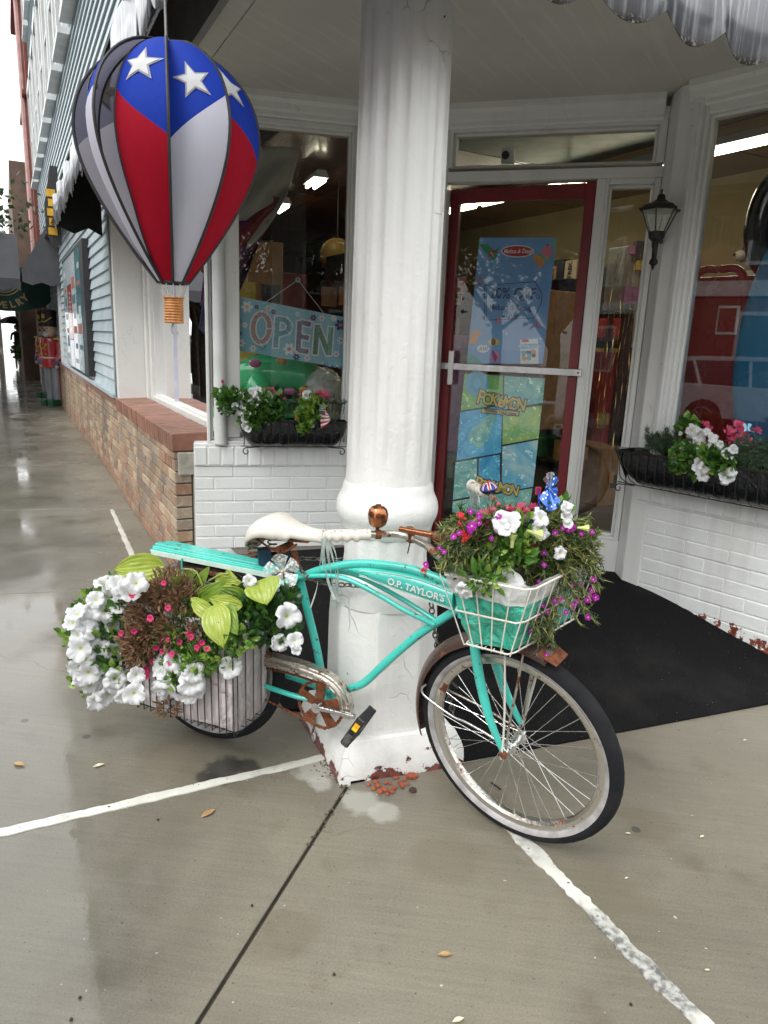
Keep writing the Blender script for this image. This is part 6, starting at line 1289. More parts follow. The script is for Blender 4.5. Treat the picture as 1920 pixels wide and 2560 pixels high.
# stays and struts
def strut(nm, pts, r, mat, flat=None, n=8): x = MB(); x.tube(pts, r, n, sub=4, flat=flat); return x.build(nm, mat, bk, sm=50)
nearend = FH + fax_near * .064
strut('fender_stay', [FH + fax_near * .058, fpx(1240, 1850, .055), fpx(1170, 1808, .05), fpx(1130, 1790, .045), fpx(1065, 1742, .04), fpx(1055, 1722, .038), fpx(1066, 1710, .036)], .0042, M_chrome)
strut('fender_stay', [FH - fax_near * .058, fpx(1210, 1770, -.05), fpx(1110, 1720, -.04)], .0035, M_rchrome)
strut('basket_strut', [fpx(1252, 1895, .07), fpx(1258, 1850, .072), fpx(1262, 1760, .074), fpx(1262, 1640, .076)], .0085, M_wrust, .35)
strut('basket_strut', [fpx(1306, 1812, -.07), fpx(1318, 1770, -.072), fpx(1345, 1670, -.076), fpx(1352, 1640, -.076)], .0085, M_wrust, .35)
strut('fender_stay', [fpx(1266, 1865, .06), fpx(1275, 1800, .055), fpx(1292, 1720, .05), fpx(1308, 1635, .04)], .0038, M_rchrome)
strut('fender_stay', [fpx(1312, 1800, -.06), fpx(1320, 1740, -.05), fpx(1338, 1655, -.04)], .0038, M_rchrome)
x = MB(); x.lathe([(.013, 0), (.013, .006), (.008, .012), (0, .013)], FH + fax_near * .07, 6, fax_near.to_track_quat('Z', 'Y').to_matrix().to_4x4()); x.build('axle_nut', M_rust, bk)
# drivetrain
x = MB(); CRr = BK(.512, .048, .285); M_ = BK.n.to_track_quat('Z', 'Y').to_matrix().to_4x4()
x.lathe([(.078, -.002), (.088, -.002), (.088, .002), (.078, .002), (.078, -.002)], CRr, 92, M_, caps=False, rf=lambda a, z: 1 + (.03 if int(a * 46 / math.pi) % 2 else 0))
for k in range(5):
    a = k * 1.2566 + .3; d0 = M_ @ Vector((math.cos(a), math.sin(a), 0)); dd = M_ @ Vector((-math.sin(a), math.cos(a), 0)); x.prism([CRr + d0 * .015 + dd * .014, CRr + d0 * .08 + dd * .02, CRr + d0 * .08 - dd * .02, CRr + d0 * .015 - dd * .014], BK.n * .003)
x.lathe([(.0, -.003), (.024, -.003), (.024, .003), (0, .003)], CRr, 24, M_, caps=False); x.build('chainring', M_rust, bk)
def chain(pts, nm='chain'):
    P = smooth([Vector(p) for p in pts], 12); x = MB(); L = 0; 
    for i in range(len(P) - 1):
        a, b = P[i], P[i + 1]; n_ = max(1, int((b - a).length / .0127))
        for k in range(n_): q = a.lerp(b, (k + .5) / n_); d = (b - a).normalized(); x.tube([q - d * .0058, q + d * .0058], .0052 if k % 2 else .0042, 6)
    return x.build(nm, M_rust, bk)
chain([BK(.512, .048, .372), BK(.40, .05, .372), BK(.2, .05, .37), BK(0, .05, .375)]); chain([BK(.53, .048, .198), BK(.45, .05, .214), BK(.3, .05, .245), BK(0, .05, .295)])
x = MB(); n_ = 22; outl = [(.0, .405), (.34, .432), (.452, .430)] + [(.511 + .126 * math.cos(R_(t)), .292 + .126 * math.sin(R_(t))) for t in range(80, -11, -6)]; inl = [(.511 + .088 * math.cos(R_(t)), .292 + .088 * math.sin(R_(t))) for t in range(-10, 81, 6)] + [(.47, .385), (.34, .388), (.0, .372)]
cg_ = [BK(a, .066, b) for a, b in outl + inl]
m1, m2 = len(outl), len(inl); Pi = [BK(a, .066, b) for a, b in inl[::-1]]; Po = [BK(a, .066, b) for a, b in outl]; nn_ = 40
def resamp(P, n):
    L = [0]; 
    for a, b in zip(P, P[1:]): L.append(L[-1] + (b - a).length)
    out = []; j = 0
    for i in range(n + 1):
        t = L[-1] * i / n
        while j < len(P) - 2 and L[j + 1] < t: j += 1
        out.append(P[j].lerp(P[j + 1], (t - L[j]) / max(1e-9, L[j + 1] - L[j])))
    return out
A_, B_2 = resamp(Po, nn_), resamp(Pi, nn_); vs = []
for a, b in zip(A_, B_2):
    for j in range(13):
        t = j / 12; vs.append(a.lerp(b, t) + BK.n * (.0035 * math.sin(math.pi * t) + (.0022 * math.cos(t * math.pi * 10))))
    
x.add(vs, [(i * 13 + j, (i + 1) * 13 + j, (i + 1) * 13 + j + 1, i * 13 + j + 1) for i in range(nn_) for j in range(12)])
for a, b in zip(A_, A_[1:]): x.quad(a, b, b - BK.n * .028, a - BK.n * .028)
x.build('chain_guard', M_rchrome, bk, sm=60)
ca, cb_ = BK(.512, .07, .287), BK(.662, .088, .300)
def crank(a, b, sg):
    x = MB(); x.tube([a, a.lerp(b, .5), b], [.013, .0095, .010], 10, sub=3); x.tube([a - BK.n * .02 * sg, a + BK.n * .012 * sg], .018, 14); return x.build('crank_arm', M_chrome, bk, sm=50)
crank(ca, cb_, 1); crank(BK(.512, -.07, .287), BK(.362, -.088, .272), -1)
def pedal(c_, dirv, upv, axv):
    c_ = Vector(c_); M = Matrix((dirv, axv, dirv.cross(axv))).transposed().to_4x4()
    x = MB()
    for s_ in (-1, 1): x.wbox(c_ + axv * .0 + dirv * .0 + axv * .040 * s_, (.122, .010, .030), 0, M)
    for t in (-.052, .052): x.wbox(c_ + dirv * t, (.016, .09, .028), 0, M)
    x.wbox(c_, (.03, .09, .026), 0, M); pe = x.build('pedal', M_black, bk, bevel=.003)
    for t, cc_ in ((.033, (.85, .38, .0)), (.018, (.9, .62, .0))):
        x = MB(); x.wbox(c_ + dirv * t + axv * .0455, (.014, .003, .018), 0, M); x.build('reflector', simple('amber_reflector_%d' % (t * 1000), cc_, None, 40, .15, coat=1), pe)
    x = MB(); x.wbox(c_ - dirv * .034 + axv * .044, (.05, .006, .02), 0, M); x.tube([c_ - dirv * .028 + axv * .045, c_ - dirv * .028 + axv * .052], .012, 14); x.build('steel_insert', simple('grey_steel', (.2, .2, .2), (.12, .12, .12), 40, .4, .8), pe)
pd = (BK.px(925, 1775, .15) - BK.px(868, 1855, .15)).normalized()
pedal(BK.px(896, 1816, .15), pd, None, BK.n); pedal(BK(.35, -.15, .26), BK.h, None, -BK.n)
strut('kickstand', [BK(.44, -.05, .26), BK(.40, -.12, .12), BK(.36, -.17, .005)], .006, M_rchrome)
# lock chain round the column
lk = thing('lock_chain', 'rusty steel chain looped from the bicycle frame round the white column', 'chain', BK(.45, -.05, .6))
link = MB(); link.tube([(.013 * math.cos(a * .524) * (1.0), .008 * math.sin(a * .524), 0) for a in range(12)], .0028, 6, True); lme = link.mesh('chain_link', rustm('grey_chain', (.16, .15, .14), .15, .7), Vector((0, 0, 0)), True)
def lchain(pts):
    P = smooth([Vector(p) for p in pts], 20); acc = 0; k = 0
    for a, b in zip(P, P[1:]):
        acc += (b - a).length
        if acc >= .0185:
            acc = 0; q = (b - a).normalized().to_track_quat('X', 'Z').to_matrix().to_4x4() @ Matrix.Rotation(math.pi / 2 * (k % 2) + .3, 4, 'X'); inst('chain_link', lme, lk, b, M=q); k += 1
        if k > 230: break
lchain([BK.px(735, 1400, -.02), BK.px(752, 1425, .03), BK.px(775, 1445, .03), BK.px(820, 1460, -.02), BK.px(880, 1463, -.05), BK.px(920, 1468, -.06)])
lchain([BK.px(728, 1398, -.03), BK.px(760, 1397, -.12), BK.px(865, 1400, -.2)])
lchain([BK.px(1078, 1500, -.06), BK.px(1080, 1530, -.07), BK.px(1092, 1610, -.08), BK.px(1110, 1700, -.1), BK.px(1122, 1740, -.12), BK.px(1135, 1790, -.14)])
# clear lace pinwheel tied under the saddle
pw = thing('lace_pinwheel', 'clear plastic lace pinwheel tied under the white saddle', 'pinwheel', BK.px(707, 1428, .06)); n = N('clear_lace'); vo = n.n('TexVoronoi', i_Vector=n.pos(), i_Scale=95.0).outputs[0]; al = n.ramp(vo, .25, .6, (.85, .85, .85), (.32, .32, .32)); M_lace = n.bsdf((.78, .82, .80), .2, alpha=al, coat=1)
pc0 = BK.px(707, 1428, .07); 
for k in range(5):
    a0 = k * 1.2566 + .5; x = MB(); L = .062 if k != 3 else .07
    x.grid(lambda u, v: pc0 + (cr * math.cos(a0 + (v - .5) * 1.1) + cu * math.sin(a0 + (v - .5) * 1.1)) * L * u * (1 - .25 * abs(v - .5)) - fwd * (.02 * math.sin(math.pi * v) * u + .012 * u), 8, 8); x.build('petal', M_lace, pw, sm=True)
x = MB(); x.ball(pc0 - fwd * .012, .0065, 10); x.build('centre_bead', simple('peach_bead', (.75, .42, .25)), pw, sm=True); x = MB(); x.tube([pc0, BK.px(735, 1400, 0)], .003, 5); x.build('stick', M_wtrim, pw)
# baskets
def wire(x, pts, r=.0024, n=5, sub=0): x.tube(pts, r, n, sub=sub)
M_wirew = simple('white_wire', (.74, .73, .68), (.6, .55, .45), 30, .4); M_wireb = simple('black_wire', (.012, .012, .012), None, 20, .4)
rb0, rb1, zb0, zb1, ob0, ob1 = -.165, .305, .215, .585, .05, .262
rbk = thing('rear_basket', 'black wire side basket lined with pale grey cloth', None, BK(.07, .16, .2)); rbk.parent = bk; rbk.location = BK(.07, .16, .2) - ORG[bk.name]
k = 0; s = rb0
while s <= rb1 + .001:
    x = MB(); wire(x, [BK(s, ob1, zb1), BK(s, ob1 - .004, zb0), BK(s, ob0, zb0)], .0021); x.build('wire', M_wireb, rbk); s += .0294
for o in (.10, .145, .19, .235): x = MB(); wire(x, [BK(rb0, o, zb1), BK(rb0, o, zb0), BK(rb1, o, zb0), BK(rb1, o, zb1)], .0021); x.build('wire', M_wireb, rbk)
x = MB(); wire(x, [BK(rb0, ob0, zb1), BK(rb0, ob1, zb1), BK(rb1, ob1, zb1), BK(rb1, ob0, zb1)], .0035); x.build('rim_wire', M_wireb, rbk)
n = N('grey_liner_cloth'); h_ = n.noise(9, 4, n.scale(n.pos(), (1, 1, .45)), dist=.8); c = n.mix(n.ramp(n.noise(3, 3), .3, .7), (.50, .46, .46), (.42, .38, .38)); M_liner = n.bsdf(c, .8, 0, n.bump(n.math('ADD', h_, n.mul(n.noise(3.5, 3, dist=2.0), .9)), 1, .05))
def liner(C8, mat, nm, par, bulge=.012, wr=.008, seed=0, nu=22, nv=16, fold=0):
    # C8: function(u around 0..4, v 0..1 bottom->top)
    x = MB(); x.grid(lambda u, v: C8(u * 4, v), nu * 4, nv); x.build(nm, mat, par, sm=True)
def rl_(u, v):
    u = u % 4; k = int(u); t = u - k; cs = [(rb0, ob1), (rb1, ob1), (rb1, ob0), (rb0, ob0)]; a, b = cs[k], cs[(k + 1) % 4]; s = a[0] + (b[0] - a[0]) * t; o = a[1] + (b[1] - a[1]) * t
    cs_, co_ = (rb0 + rb1) / 2, (ob0 + ob1) / 2; ins = .009; s += (cs_ - s) * ins * 4 + 0; o += (co_ - o) * ins * 7
    z = zb0 + .006 + (zb1 - zb0 + .012) * v; q = Vector((s * 9, o * 9, z * 3)); w_ = mnoise.noise(q) * .007 + mnoise.noise(q * 2.7) * .004
    if v < .12: o += (co_ - o) * (.12 - v) * .9; s += (cs_ - s) * (.12 - v) * .35
    return BK(s + w_ * .4, o + (w_ - .002 if k == 0 else w_ * .5), z + .004 * math.sin(u * 9))
liner(rl_, M_liner, 'liner', rbk)
x = MB(); x.quad(BK(rb0 + .02, ob0 + .01, zb0 + .008), BK(rb1 - .02, ob0 + .01, zb0 + .008), BK(rb1 - .02, ob1 - .03, zb0 + .008), BK(rb0 + .02, ob1 - .03, zb0 + .008)); x.build('liner_bottom', M_liner, rbk)
M_soil = simple('potting_soil', (.02, .013, .008), (.04, .025, .015), 40, .95, bump=1)
x = MB(); x.grid(lambda u, v: BK(rb0 + .01 + (rb1 - rb0 - .02) * u, ob0 + .01 + (ob1 - ob0 - .02) * v, .545 + .03 * mnoise.noise(Vector((u * 6, v * 3, 1)))), 16, 8); soil = x.build('soil_bed', M_soil, None, sm=True); tag(soil, 'dark potting soil filling the cloth-lined rear basket', 'soil')
# front basket
fbA, fbB, fbC = Vector((.352, 1.76, .70)), Vector((.235, 1.825, .70)), Vector((.604, 2.054, .70)); fbD = fbB + (fbC - fbA)
tB = at_z(1100, 1434, .905); tA = Vector((.378, 1.700, .905)); tC = Vector((.640, 2.025, .905)); tD = tB + (tC - tA)
fbk = thing('front_basket', 'white wire handlebar basket lined with green plastic', None, fbA); fbk.parent = bk; fbk.location = fbA - ORG[bk.name]
botm, topm = [fbB, fbA, fbC, fbD], [tB, tA, tC, tD]; cnts = [5, 9, 5, 9]
for k in range(4):
    a, b, c_, d = botm[k], botm[(k + 1) % 4], topm[k], topm[(k + 1) % 4]
    for j in range(cnts[k]):
        t = j / cnts[k]; p, q = a.lerp(b, t), c_.lerp(d, t); x = MB(); inn = (sum(botm, Vector()) / 4 - p) * .10
        wire(x, [p + inn, p + Vector((0, 0, -.002)), p, q], .0019); x.build('wire', M_wirew, fbk)
for v, r_ in ((0.01, .0026), (.5, .0026), (1, .0033)):
    x = MB(); P = []; 
    for k in range(4):
        a, b = botm[k].lerp(topm[k], v), botm[(k + 1) % 4].lerp(topm[(k + 1) % 4], v); P += [a.lerp(b, .06), a.lerp(b, .5), a.lerp(b, .94)]
    wire(x, P + [P[0]], r_); x.build('rim_wire', M_wirew, fbk, sm=60)
n = N('green_plastic_liner'); h_ = n.noise(16, 5, dist=1.8); c = n.mix(n.ramp(h_, .35, .65), (.02, .36, .24), (.05, .50, .36)); M_gl = n.bsdf(c, .2, 0, n.bump(h_, 1, .03), .6)
n = N('clear_plastic_liner'); M_cl = n.bsdf((.66, .68, .66), .25, 0, n.bump(n.noise(25, 4), .8, .012), .5, alpha=.75)
def fl_(lo, hi, ins):
    def f(u, v):
        u = u % 4; k = int(u); t = u - k; vv = lo + (hi - lo) * v; a, b = botm[k].lerp(topm[k], vv), botm[(k + 1) % 4].lerp(topm[(k + 1) % 4], vv); p = a.lerp(b, t); c_ = (sum(botm, Vector()) / 4).lerp(sum(topm, Vector()) / 4, vv)
        w_ = mnoise.noise(p * 14) * .10 + mnoise.noise(p * 33) * .05; q = p + (c_ - p) * (ins + w_); q.z = p.z + .006; return q
    return f
liner(fl_(.0, .72, .09), M_gl, 'green_liner', fbk); liner(fl_(.70, 1.0, .06), M_cl, 'clear_liner', fbk)
x = MB(); x.quad(*[p + (sum(botm, Vector()) / 4 - p) * .1 + Vector((0, 0, .008)) for p in botm]); x.build('liner_bottom', M_gl, fbk)
x = MB(); x.quad(*[(botm[k].lerp(topm[k], .85)) + (sum(topm, Vector()) / 4 - topm[k]) * .1 for k in range(4)]); tag(x.build('soil_patch', M_soil, None), 'dark soil filling the white wire front basket', 'soil')
# ------------------------------------------------------------------ plants
def petal_mat(nm, rim, throat, r0=.18, r1=.42, vein=None):
    n = N(nm); o = n.obj(); s_ = n.n('SeparateXYZ', i_Vector=o); L = n.n('VectorMath', operation='LENGTH', i_0=n.n('CombineXYZ', i_X=s_.outputs[0], i_Y=s_.outputs[1]).outputs[0]).outputs['Value']
    c = n.mix(n.ramp(L, r0, r1), throat, rim); c = n.hsv(c, n.math('ADD', .93, n.mul(n.rand(), .1)))
    b = n.bsdf(c, .55); tr = n.n('BsdfTranslucent'); n.set(tr.inputs[0], c); ms = n.n('MixShader'); ms.inputs[0].default_value = .3
    n.t.links.new(n.b.outputs[0], ms.inputs[1]); n.t.links.new(tr.outputs[0], ms.inputs[2]); n.t.links.new(ms.outputs[0], n.out.inputs[0]); return n.m
P_white = petal_mat('white_petunia', (.70, .71, .72), (.55, .62, .20), .10, .26); P_hot = petal_mat('hot_pink_petal', (.62, .02, .16), (.35, .05, .03)); P_mag = petal_mat('magenta_petal', (.48, .015, .40), (.80, .55, .70), .1, .25); P_ger = petal_mat('pink_geranium', (.80, .13, .26), (.7, .2, .3)); P_red = petal_mat('coral_red_petal', (.75, .04, .06), (.8, .2, .2))
def petunia(seed, mat, ruffle=.11, lobes=5, depth=.55, flare=.08):
    r = random.Random(seed); x = MB(); nu, nv = 36, 7; vs = []
    ph = r.uniform(0, 6); bend = r.uniform(-.75, .45)
    for j in range(nv + 1):
        t = j / nv
        for i in range(nu):
            a = 2 * math.pi * i / nu; lob = 1 - .22 * max(0, 1 - abs(math.sin(lobes * a / 2 + .3)) * 3.2) + .06 * abs(math.sin(lobes * a / 2 + .3)) + .05 * math.sin(3 * a + ph) + r.uniform(-.02, .02); rad = .07 + .93 * t ** .8 * (lob if t > .5 else 1)
            z = -depth * (1 - t) ** 2.6 + ruffle * t * t * (math.sin(lobes * a + ph) * .6 + math.sin(2 * lobes * a + ph * 2) * .4 + r.uniform(-.25, .25)) - flare * t ** 4 + bend * t * t * (math.cos(a - ph) ** 2 - .3) + .10 * t * math.sin(2 * a + ph)
            vs.append((rad * math.cos(a), rad * math.sin(a), z))
    x.add(vs, [(j * nu + i, j * nu + (i + 1) % nu, (j + 1) * nu + (i + 1) % nu, (j + 1) * nu + i) for j in range(nv) for i in range(nu)] + [tuple(range(nu))[::-1]])
    x.tube([(0, 0, -depth * .9), (.02, .02, -depth * 1.9)], [.08, .05], 5)
    return x.mesh('flower', mat, Vector((0, 0, 0)), 180)
FL_w = [petunia(k, P_white, .20 + .07 * (k % 3), depth=.6, flare=.05 + .25 * (k % 3)) for k in range(10)]
FL_h = [petunia(20 + k, P_hot, .08, depth=.4) for k in range(2)]
def daisy(seed, mat, npet=16, w_=.17):
    r = random.Random(seed); x = MB()
    for k in range(npet):
        a = 2 * math.pi * k / npet + r.uniform(-.1, .1); u = Vector((math.cos(a), math.sin(a), 0)); v = Vector((-u.y, u.x, 0)); z = r.uniform(-.1, .2); L = r.uniform(.8, 1)
        x.add([u * .12, u * .55 * L + v * w_ + Vector((0, 0, .12)), u * L + Vector((0, 0, z)), u * .55 * L - v * w_ + Vector((0, 0, .12))], [(0, 1, 2, 3)])
    x.ball((0, 0, .05), .16, 8); return x.mesh('flower', mat, Vector((0, 0, 0)))
FL_m = [daisy(k, P_mag) for k in range(3)]
def ruff(seed, mat):
    r = random.Random(seed); x = MB()
    for k in range(9):
        a = r.uniform(0, 6.28); e = r.uniform(.1, 1.2); u = Vector((math.cos(a) * math.cos(e), math.sin(a) * math.cos(e), math.sin(e))); v = u.orthogonal().normalized(); w2 = u.cross(v)
        x.add([u * .15, u * .7 + v * .38, u * 1.0 + v * .3 + w2 * .1, u * 1.05 - v * .25 - w2 * .1, u * .7 - v * .38], [(0, 1, 2), (0, 2, 3), (0, 3, 4)])
    return x.mesh('flower', mat, Vector((0, 0, 0)), 180)
FL_g = [ruff(k, P_ger) for k in range(4)]; FL_r = [ruff(30 + k, P_red) for k in range(2)]
def face(d, tw=0):
    d = Vector(d).normalized(); return d.to_track_quat('Z', 'Y').to_matrix().to_4x4() @ Matrix.Rotation(tw, 4, 'Z')
def bloom(par, P, d, size, meshes, r=rnd):
    size *= r.uniform(.76, 1.12)
    M = face(d, r.uniform(0, 6.28)) @ Matrix.Diagonal((size, size, size * r.uniform(.8, 1.1), 1)); return inst('flower', meshes[r.randrange(len(meshes))], par, P, M=M)
L_green = leafmat('petunia_leaf', (.055, .15, .022), (.10, .24, .035), 28, .3); L_dark = leafmat('dark_leaf', (.022, .065, .018), (.04, .10, .025), 30, .2); L_lime = leafmat('lime_leaf', (.20, .34, .05), (.28, .42, .07), 22, .3); L_brown = leafmat('dead_bloom', (.115, .062, .028), (.18, .10, .05), 60, .1, .8); L_grey = leafmat('grey_green_needle', (.055, .085, .055), (.11, .15, .10), 60, .15); L_ice = leafmat('ice_plant_leaf', (.075, .115, .03), (.15, .19, .055), 60, .2); L_stem = simple('pale_stem', (.22, .26, .07), (.30, .27, .10), 60, .5); L_red = simple('reddish_stem', (.13, .09, .03), (.2, .12, .06), 40, .6)
def foliage(par, spots, nl, ls, mats, seed, wid=.34, up=.3, nm='foliage', fold=.25, stems=0, hang=0):
    r = random.Random(seed); x = MB()
    tot = sum(q[1] ** 2 for q in spots)
    for c_, rad in spots:
        c_ = Vector(c_); k_ = int(nl * rad * rad / tot)
        for k in range(k_):
            g = Vector((r.gauss(0, 1), r.gauss(0, 1), r.gauss(0, 1))); g = g.normalized() * (rad * r.uniform(.15, 1) ** .5); p = c_ + g * Vector((1, 1, .85)).x
            a = (g.normalized() * .9 + Vector((r.uniform(-.6, .6), r.uniform(-.6, .6), r.uniform(-.4, .7) + up - hang))).normalized(); s_ = a.cross(Vector((r.uniform(-1, 1), r.uniform(-1, 1), r.uniform(-.3, 1)))).normalized(); nn = a.cross(s_); L = ls * r.uniform(.55, 1.25); w2 = L * wid
            x.cur = r.randrange(len(mats)); b0 = p; m1 = p + a * L * .38; m2 = p + a * L * .72 - nn * L * .06; e = p + a * L - nn * L * .16
            x.add([b0, m1 + s_ * w2 + nn * w2 * fold, m2 + s_ * w2 * .75 + nn * w2 * fold, e, m2 - s_ * w2 * .75 + nn * w2 * fold, m1 - s_ * w2 + nn * w2 * fold, m1, m2], [(0, 1, 6), (1, 2, 7, 6), (2, 3, 7), (0, 6, 5), (6, 7, 4, 5), (7, 3, 4)])
        for k in range(stems):
            x.cur = 0; g = Vector((r.gauss(0, 1), r.gauss(0, 1), abs(r.gauss(0, 1)))).normalized() * rad * 1.05; x.tube([c_ - Vector((0, 0, rad * .5)), c_ + g * .5, c_ + g], [.0022, .0012], 4, sub=2)
    o = x.build(nm, mats, par, sm=False); o['kind'] = 'stuff'; return o
def needles(par, stems, mats, seed, nl=26, L=.02, w_=.0018, nm='foliage', sr=.0012, stem_mat=0):
    # stems: list of point lists; thin fleshy leaves all along
    r = random.Random(seed); x = MB()
    for P in stems:
        P = smooth([Vector(p) for p in P], 5); x.cur = stem_mat; x.tube(P, [sr * 1.4, sr * .6], 4)
        for k in range(nl):
            t = r.uniform(.08, 1); i = min(len(P) - 2, int(t * (len(P) - 1))); p = P[i].lerp(P[i + 1], t * (len(P) - 1) - i); tg_ = (P[i + 1] - P[i]).normalized(); s_ = Vector((r.uniform(-1, 1), r.uniform(-1, 1), r.uniform(-1, 1))); a = (tg_ * .8 + s_ * .9 + Vector((0, 0, .25))).normalized(); v = a.orthogonal().normalized(); l = L * r.uniform(.6, 1.3); x.cur = 1 + r.randrange(len(mats) - 1)
            wv = a.cross(v); x.add([p + v * w_, p - v * w_ * .5 + wv * w_, p - v * w_ * .5 - wv * w_, p + a * l], [(0, 1, 3), (1, 2, 3), (2, 0, 3)])
    o = x.build(nm, mats, par); o['kind'] = 'stuff'; return o
zr = lambda x, y: (x / 2.552 + 130, y / 2.552 + 1350)
def rp(x, y, o=.27): return BK.px(*zr(x, y), o)
# white petunias spilling over the left of the rear basket
pet = thing('petunia_plant', 'mass of white petunias spilling over the left end of the rear basket', 'petunias', BK(-.17, .16, .58))
base_o = lambda x, y: .30 + .05 * math.sin(x * .013) + .04 * sst((y - 500) / 500)
wf = [(350, 262, 60), (425, 268, 55), (545, 255, 62), (500, 325, 62), (275, 375, 58), (370, 345, 55), (340, 440, 62), (425, 415, 55), (150, 455, 60), (205, 505, 62), (400, 535, 66), (300, 575, 62), (175, 580, 62), (150, 610, 50), (315, 625, 56), (170, 700, 60), (300, 700, 55), (400, 705, 66), (200, 775, 58), (155, 830, 62), (320, 790, 55), (225, 860, 55), (335, 905, 60), (410, 895, 58), (540, 865, 52), (175, 910, 60), (350, 960, 58), (240, 945, 60), (285, 1045, 62), (365, 1010, 56), (525, 985, 58), (455, 1010, 40), (480, 300, 55), (250, 450, 52), (240, 560, 50), (230, 640, 52), (120, 520, 42), (430, 330, 45), (250, 700, 45), (270, 850, 50), (420, 950, 45), (300, 490, 45), (195, 655, 46)]
mid = Vector(rp(300, 640, .22))
for x_, y_, r_ in wf:
    P = rp(x_, y_, base_o(x_, y_) + rnd.uniform(-.02, .03)); d = (P - mid).normalized() * .8 - fwd * .75 + Vector((rnd.uniform(-.5, .5), rnd.uniform(-.5, .5), rnd.uniform(-.1, .5))); bloom(pet, P, d, r_ / 2.552 * 1.22 * (P - CAM).dot(fwd) / F, FL_w)
foliage(pet, [(rp(470, 450, .22), .06), (rp(400, 620, .24), .07), (rp(250, 740, .26), .07), (rp(420, 810, .27), .06), (rp(330, 500, .2), .09), (rp(280, 860, .24), .08), (rp(230, 600, .2), .09), (rp(430, 350, .18), .07), (rp(240, 420, .22), .05)], 900, .032, [L_green, L_lime], 3, stems=3)
pet2 = thing('petunia_plant', 'white petunias hanging in a round cluster over the middle of the rear basket', 'petunias', BK(.05, .25, .5))
for x_, y_, r_ in [(700, 800, 70), (700, 890, 62), (735, 965, 78), (665, 960, 50), (840, 810, 75), (905, 850, 68), (890, 925, 72), (920, 980, 70), (770, 765, 66), (870, 1000, 48), (690, 850, 50), (930, 905, 52)]:
    P = rp(x_, y_, .305 + rnd.uniform(-.01, .02)); d = -fwd + (P - rp(800, 880, .27)).normalized() * .8 + Vector((0, 0, rnd.uniform(-.2, .3))); bloom(pet2, P, d, r_ / 2.552 * 1.1 * (P - CAM).dot(fwd) / F, FL_w)
foliage(pet2, [(rp(810, 890, .29), .035), (rp(760, 820, .28), .03), (rp(830, 620, .26), .045), (rp(950, 740, .27), .055), (rp(1090, 720, .26), .05), (rp(1190, 640, .25), .045), (rp(900, 780, .27), .05)], 620, .028, [L_green, L_lime], 4, stems=3)
pet3 = thing('petunia_plant', 'dark leafy petunia with a few white blooms at the right end of the rear basket', 'petunias', BK(.28, .15, .58))
for x_, y_, r_ in [(1140, 815, 88), (1290, 578, 88), (1510, 490, 78), (1450, 658, 74), (1553, 640, 62), (1560, 700, 40), (1260, 260, 50)]:
    P = rp(x_, y_, .27 if x_ < 1200 else .20); d = -fwd + Vector((rnd.uniform(-.3, .5), 0, rnd.uniform(0, .4))); bloom(pet3, P, d, r_ / 2.552 * (P - CAM).dot(fwd) / F, FL_w)
foliage(pet3, [(rp(1350, 450, .14), .06), (rp(1420, 560, .15), .055), (rp(1480, 400, .12), .04), (rp(1250, 480, .15), .06), (rp(1200, 430, .12), .06), (rp(1400, 480, .16), .05), (rp(1250, 580, .2), .04), (rp(1500, 580, .16), .03)], 700, .036, [L_dark, L_green, L_dark], 5, wid=.42, stems=3)
# small pink blooms
cal = thing('calibrachoa_plant', 'small hot pink blooms scattered through the middle of the rear basket', 'pink flowers', BK(.02, .2, .57))
for x_, y_ in [(440, 597), (525, 585), (685, 640), (738, 638), (665, 690), (705, 712), (762, 728), (885, 622), (938, 672), (960, 656), (990, 695), (735, 790), (600, 828), (542, 320), (510, 353), (712, 275), (738, 435), (625, 500), (640, 775), (812, 650), (605, 870), (628, 690), (880, 600), (922, 690), (600, 845)]:
    P = rp(x_, y_, .30 + rnd.uniform(-.01, .02)); bloom(cal, P, -fwd + Vector((rnd.uniform(-.5, .5), rnd.uniform(-.3, .3), rnd.uniform(-.2, .5))), 21 / 2.552 * (P - CAM).dot(fwd) / F, FL_h)
foliage(cal, [(rp(830, 620, .28), .03), (rp(720, 600, .27), .05), (rp(640, 730, .28), .04), (rp(500, 380, .24), .04), (rp(800, 500, .26), .03)], 280, .018, [L_green, L_dark], 6, stems=3)
# dried brown plant
dry = thing('dried_plant', 'withered brown bushy plant in the middle of the rear basket', 'dried plant', BK(-.02, .15, .58))
foliage(dry, [(rp(760, 330, .2), .075), (rp(640, 420, .22), .08), (rp(850, 400, .2), .06), (rp(560, 700, .29), .055), (rp(600, 640, .28), .05), (rp(740, 1060, .285), .034), (rp(940, 590, .27), .035), (rp(820, 560, .24), .08), (rp(700, 560, .24), .07), (rp(560, 790, .29), .035), (rp(620, 520, .25), .07), (rp(530, 620, .28), .05)], 4200, .027, [L_brown, L_brown, simple('light_straw', (.24, .13, .07), (.16, .08, .04), 60, .8)], 7, wid=.15, up=.1)
fil = thing('leafy_filler', 'dark green leafy undergrowth between the rear basket blooms', 'foliage plant', BK(0, .1, .57))
foliage(fil, [(rp(480, 420, .17), .08), (rp(330, 560, .2), .10), (rp(600, 560, .2), .10), (rp(800, 480, .16), .10), (rp(1000, 480, .16), .10), (rp(1150, 560, .16), .09), (rp(980, 620, .22), .07), (rp(1080, 640, .22), .06), (rp(420, 700, .24), .08)], 1700, .032, [L_dark, L_dark, L_green], 77, wid=.33)
